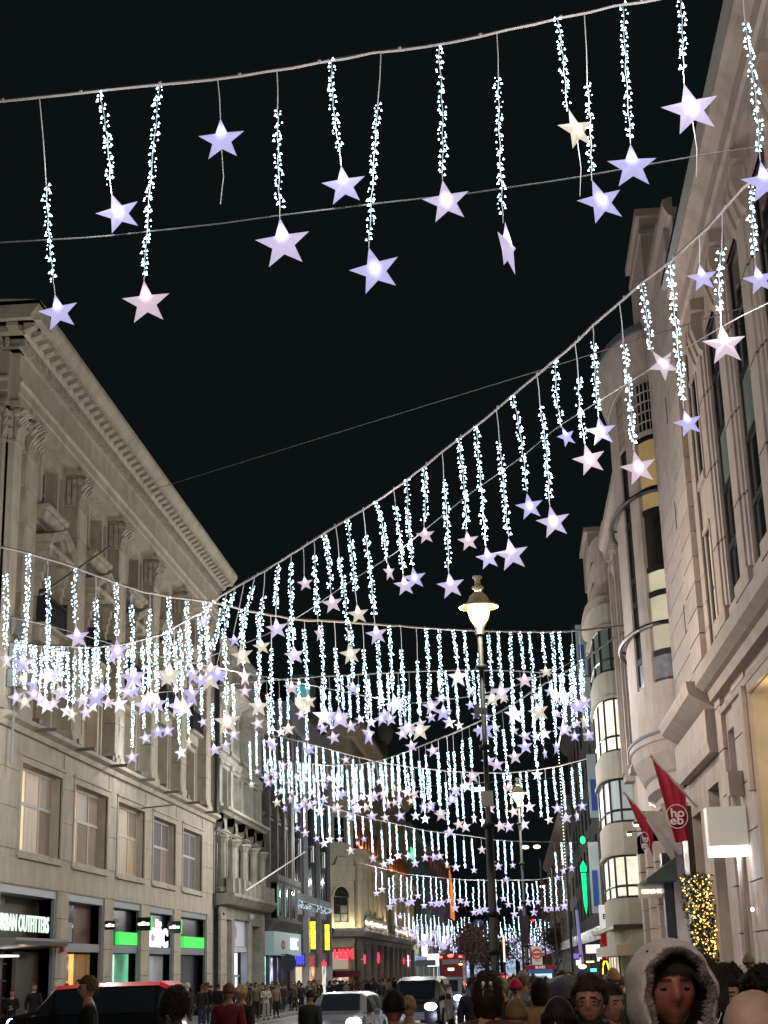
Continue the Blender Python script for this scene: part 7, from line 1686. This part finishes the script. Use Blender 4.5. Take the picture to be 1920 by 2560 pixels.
# left pavement, nearer people one can tell apart
seen(31,2474,57,10,'person in a black jacket holding a phone by the clothes shop door', coat=(.010,.010,.012), pose='fold')
seen(86,2459,58,30,'tall person in black walking past the clothes shop', coat=(.008,.008,.010), pose='walk')
seen(145,2453,60,175,'person in a cream hooded coat with a shoulder strap by the shop pier', coat=(.52,.43,.33), legs=(.04,.04,.06), hair=('short',(.3,.2,.15)), extra=lambda e: (hoodback((.50,.42,.33))(e), bag((.05,.02,.02))(e)))
seen(167,2459,61,160,'person with brown hair in a grey jacket beside the cream coat', coat=(.16,.15,.13), hair=('bun',(.14,.08,.05)))
seen(198,2449,59,-60,'person in a dark plum coat before the amber shop window', coat=(.05,.012,.018))
seen(469,2458,80,170,'person in a white hooded coat carrying a pale bag by the road', coat=(.55,.52,.44), legs=(.35,.33,.3), extra=lambda e: (hoodback((.55,.52,.44))(e), hand_bag(e)), pose='walk')
seen(513,2459,82,0,'person in a pink top and pale jeans by the kerb', coat=(.42,.18,.18), legs=(.26,.30,.40), hair=('long',(.04,.02,.015)))
seen(545,2460,70,175,'person in a black coat with a bag to the right of the pink top', coat=(.012,.012,.014), pose='walk')
seen(665,2462,78,10,'woman in a white padded jacket with folded arms on the left pavement', coat=(.55,.54,.48), legs=(.4,.38,.33), pose='fold', hair=('long',(.05,.03,.02)))
seen(640,2457,80,20,'person in a khaki coat left of the white padded jacket', coat=(.14,.12,.08))
seen(690,2460,82,30,'person in a tan jacket right of the white padded jacket', coat=(.22,.17,.11))
seen(958,2445,78,100,'man in a dark jacket striding across the road beside the cab', coat=(.02,.03,.05), legs=(.05,.07,.10), pose='walk')
seen(885,2470,110,0,'person in a pink coat among the far crowd by the silver car', coat=(.40,.14,.17))
# crowds
def ucol(rr): return rr.choice([(.012,.012,.015),(.02,.02,.028),(.03,.025,.025),(.008,.008,.010),(.05,.04,.035),(.10,.08,.06),(.03,.04,.06),(.14,.13,.12),(.09,.02,.03),(.22,.18,.14),(.03,.03,.02)])
cn = {'(.012,.012,.015)':'black'}
rr = random.Random(21)
HK = ['short','long','bun','beanie','wavy','curly','cap']; HN = {'short':'short hair','long':'long hair','bun':'hair in a bun','beanie':'a knitted hat','wavy':'thick wavy hair','curly':'curly hair','cap':'a cap'}
def cname(c):
    if max(c) < .035: return 'black'
    if c[0] > 2.5*c[2] and c[0] < .12: return 'maroon' if c[1] < .03 else 'brown'
    if c[2] > c[0]: return 'navy'
    return 'taupe' if max(c) < .16 else 'tan'
def crowd(n, fx, fy, place, group, seed, dirs=(0,180)):
    rr = random.Random(seed); L_ = []
    for i in range(n):
        y = fy(rr, i); x = fx(rr, y); L_.append((x, y))
    L_.sort(key=lambda p: p[0]/p[1])
    for i, (x, y) in enumerate(L_):
        c = ucol(rr); hk = rr.choice(HK); hc = rr.choice([(.015,.01,.01),(.03,.018,.012),(.08,.045,.025),(.2,.13,.07)]) if hk not in ('beanie','cap') else rr.choice([(.02,.02,.02),(.10,.02,.02),(.2,.17,.15),(.03,.05,.12)])
        person(x, y, rz_(rr.choice(dirs)+rr.uniform(-35,35)), 'person in %s with %s, %s from left %s' % (cname(c), HN[hk], ordinal(i+1), place), coat=c, legs=rr.choice([(.015,.015,.02),(.03,.04,.07),(.05,.05,.05)]),
               skin=rr.choice([(.36,.2,.15),(.22,.11,.08),(.42,.25,.19)]), hair=(hk, hc), pose=rr.choice(['stand','walk','walk','fold']), h=rr.uniform(1.58,1.86), group=group, hseed=0 if hk != 'curly' else 4)
crowd(58, lambda r,y: r.uniform(-17.4,-13.4), lambda r,i: 64+54*r.random()**.8, 'along the near left pavement', 'people on the left pavement', 5)
crowd(88, lambda r,y: r.uniform(-17.6,-11.5), lambda r,i: r.uniform(108,215), 'along the far left pavement', 'people on the far left pavement', 6)
crowd(30, lambda r,y: r.uniform(-.4,5.3), lambda r,i: r.uniform(24,75), 'on the right pavement', 'people on the right pavement', 7)
crowd(24, lambda r,y: r.uniform(-.8,5.3), lambda r,i: r.uniform(75,150), 'on the far right pavement', 'people on the far right pavement', 8)
# umbrella over the crowd
p = CP+ray(1412,2436)*(20.3/ray(1412,2436).y)
e = empty('umbrella', (p.x,20.3,p.z-.52), 'open dark umbrella held over the crowd on the right', 'umbrella')
m = MB(); n = 8; ringp = []
for j, (r_, z) in enumerate(((0.01,.52),(.16,.48),(.32,.38),(.44,.24))):
    ringp.append([(r_*1.05*math.cos(2*PI*i/24)*(1+.02*math.cos(8*2*PI*i/24)*j), r_*math.sin(2*PI*i/24), z-(.018*j*abs(math.sin(4*2*PI*i/24)))) for i in range(24)])
vs = [q_ for r_ in ringp for q_ in r_]; m.add(vs, [(j*24+i, j*24+(i+1)%24, (j+1)*24+(i+1)%24, (j+1)*24+i) for j in range(3) for i in range(24)]); m.build('canopy', mat('umbrella_cloth', (.014,.012,.018), .6), e, smooth=True)
m = MB(); m.tube([(0,0,.56),(0,0,-.35)], .008, 5); m.build('shaft', black, e)
for i in range(8): a = 2*PI*i/8; m = MB(); m.tube([(0,0,.50),(.24*math.cos(a),.24*math.sin(a),.42),(.44*math.cos(a),.44*math.sin(a),.24)], .004, 4); m.build('rib', black, e)
# raised phone
p = CP+ray(1801,2430)*(9.2/ray(1801,2430).y)
e = empty('phone', (p.x,9.2,p.z-.1), 'black phone held up by the person in pale blue denim', 'phone'); m = MB(); m.box(-.037,.037,-.004,.004,-.07,.07); m.build('case', black, e); m = MB(); m.box(-.033,.033,.004,.006,-.065,.065); m.build('screen', lit('phone_screen', (.5,.6,.8), .5), e)

# ================================================================ give every root that was built in street coordinates its own base point
def rebase(o, base):
    T = Matrix.Translation(-Vector(base)); o.location = base
    for ch in o.children:
        ch.matrix_parent_inverse = T.copy()
for o, b_ in ((UO,(XL,74.5,gz(74))),(B2,(XL,104.4,gz(104))),(B3,(XL,120.9,gz(121))),(B4,(XL,142.3,gz(142))),(HB,(XL,229,gz(229))),(B5,(XL,316,gz(316))),(B6,(XL,404,gz(404))),(B7,(XL,508,gz(508))),(B8,(XL,626,gz(626))),
              (R1,(XR,28.3,gz(28))),(R2,(XR,58,gz(58))),(R3,(XR,83,gz(83))),(R4,(XR,120,gz(120))),(R5,(XR,204,gz(204))),(R6,(XR,391,gz(391))),(EB,(-5,600,gz(600)))): rebase(o, b_)

for o in bpy.data.objects:
    if o.parent is None and o.get('label') and len(o['label'].split()) > 16: print('LONG', o.name, '|', o['label'])
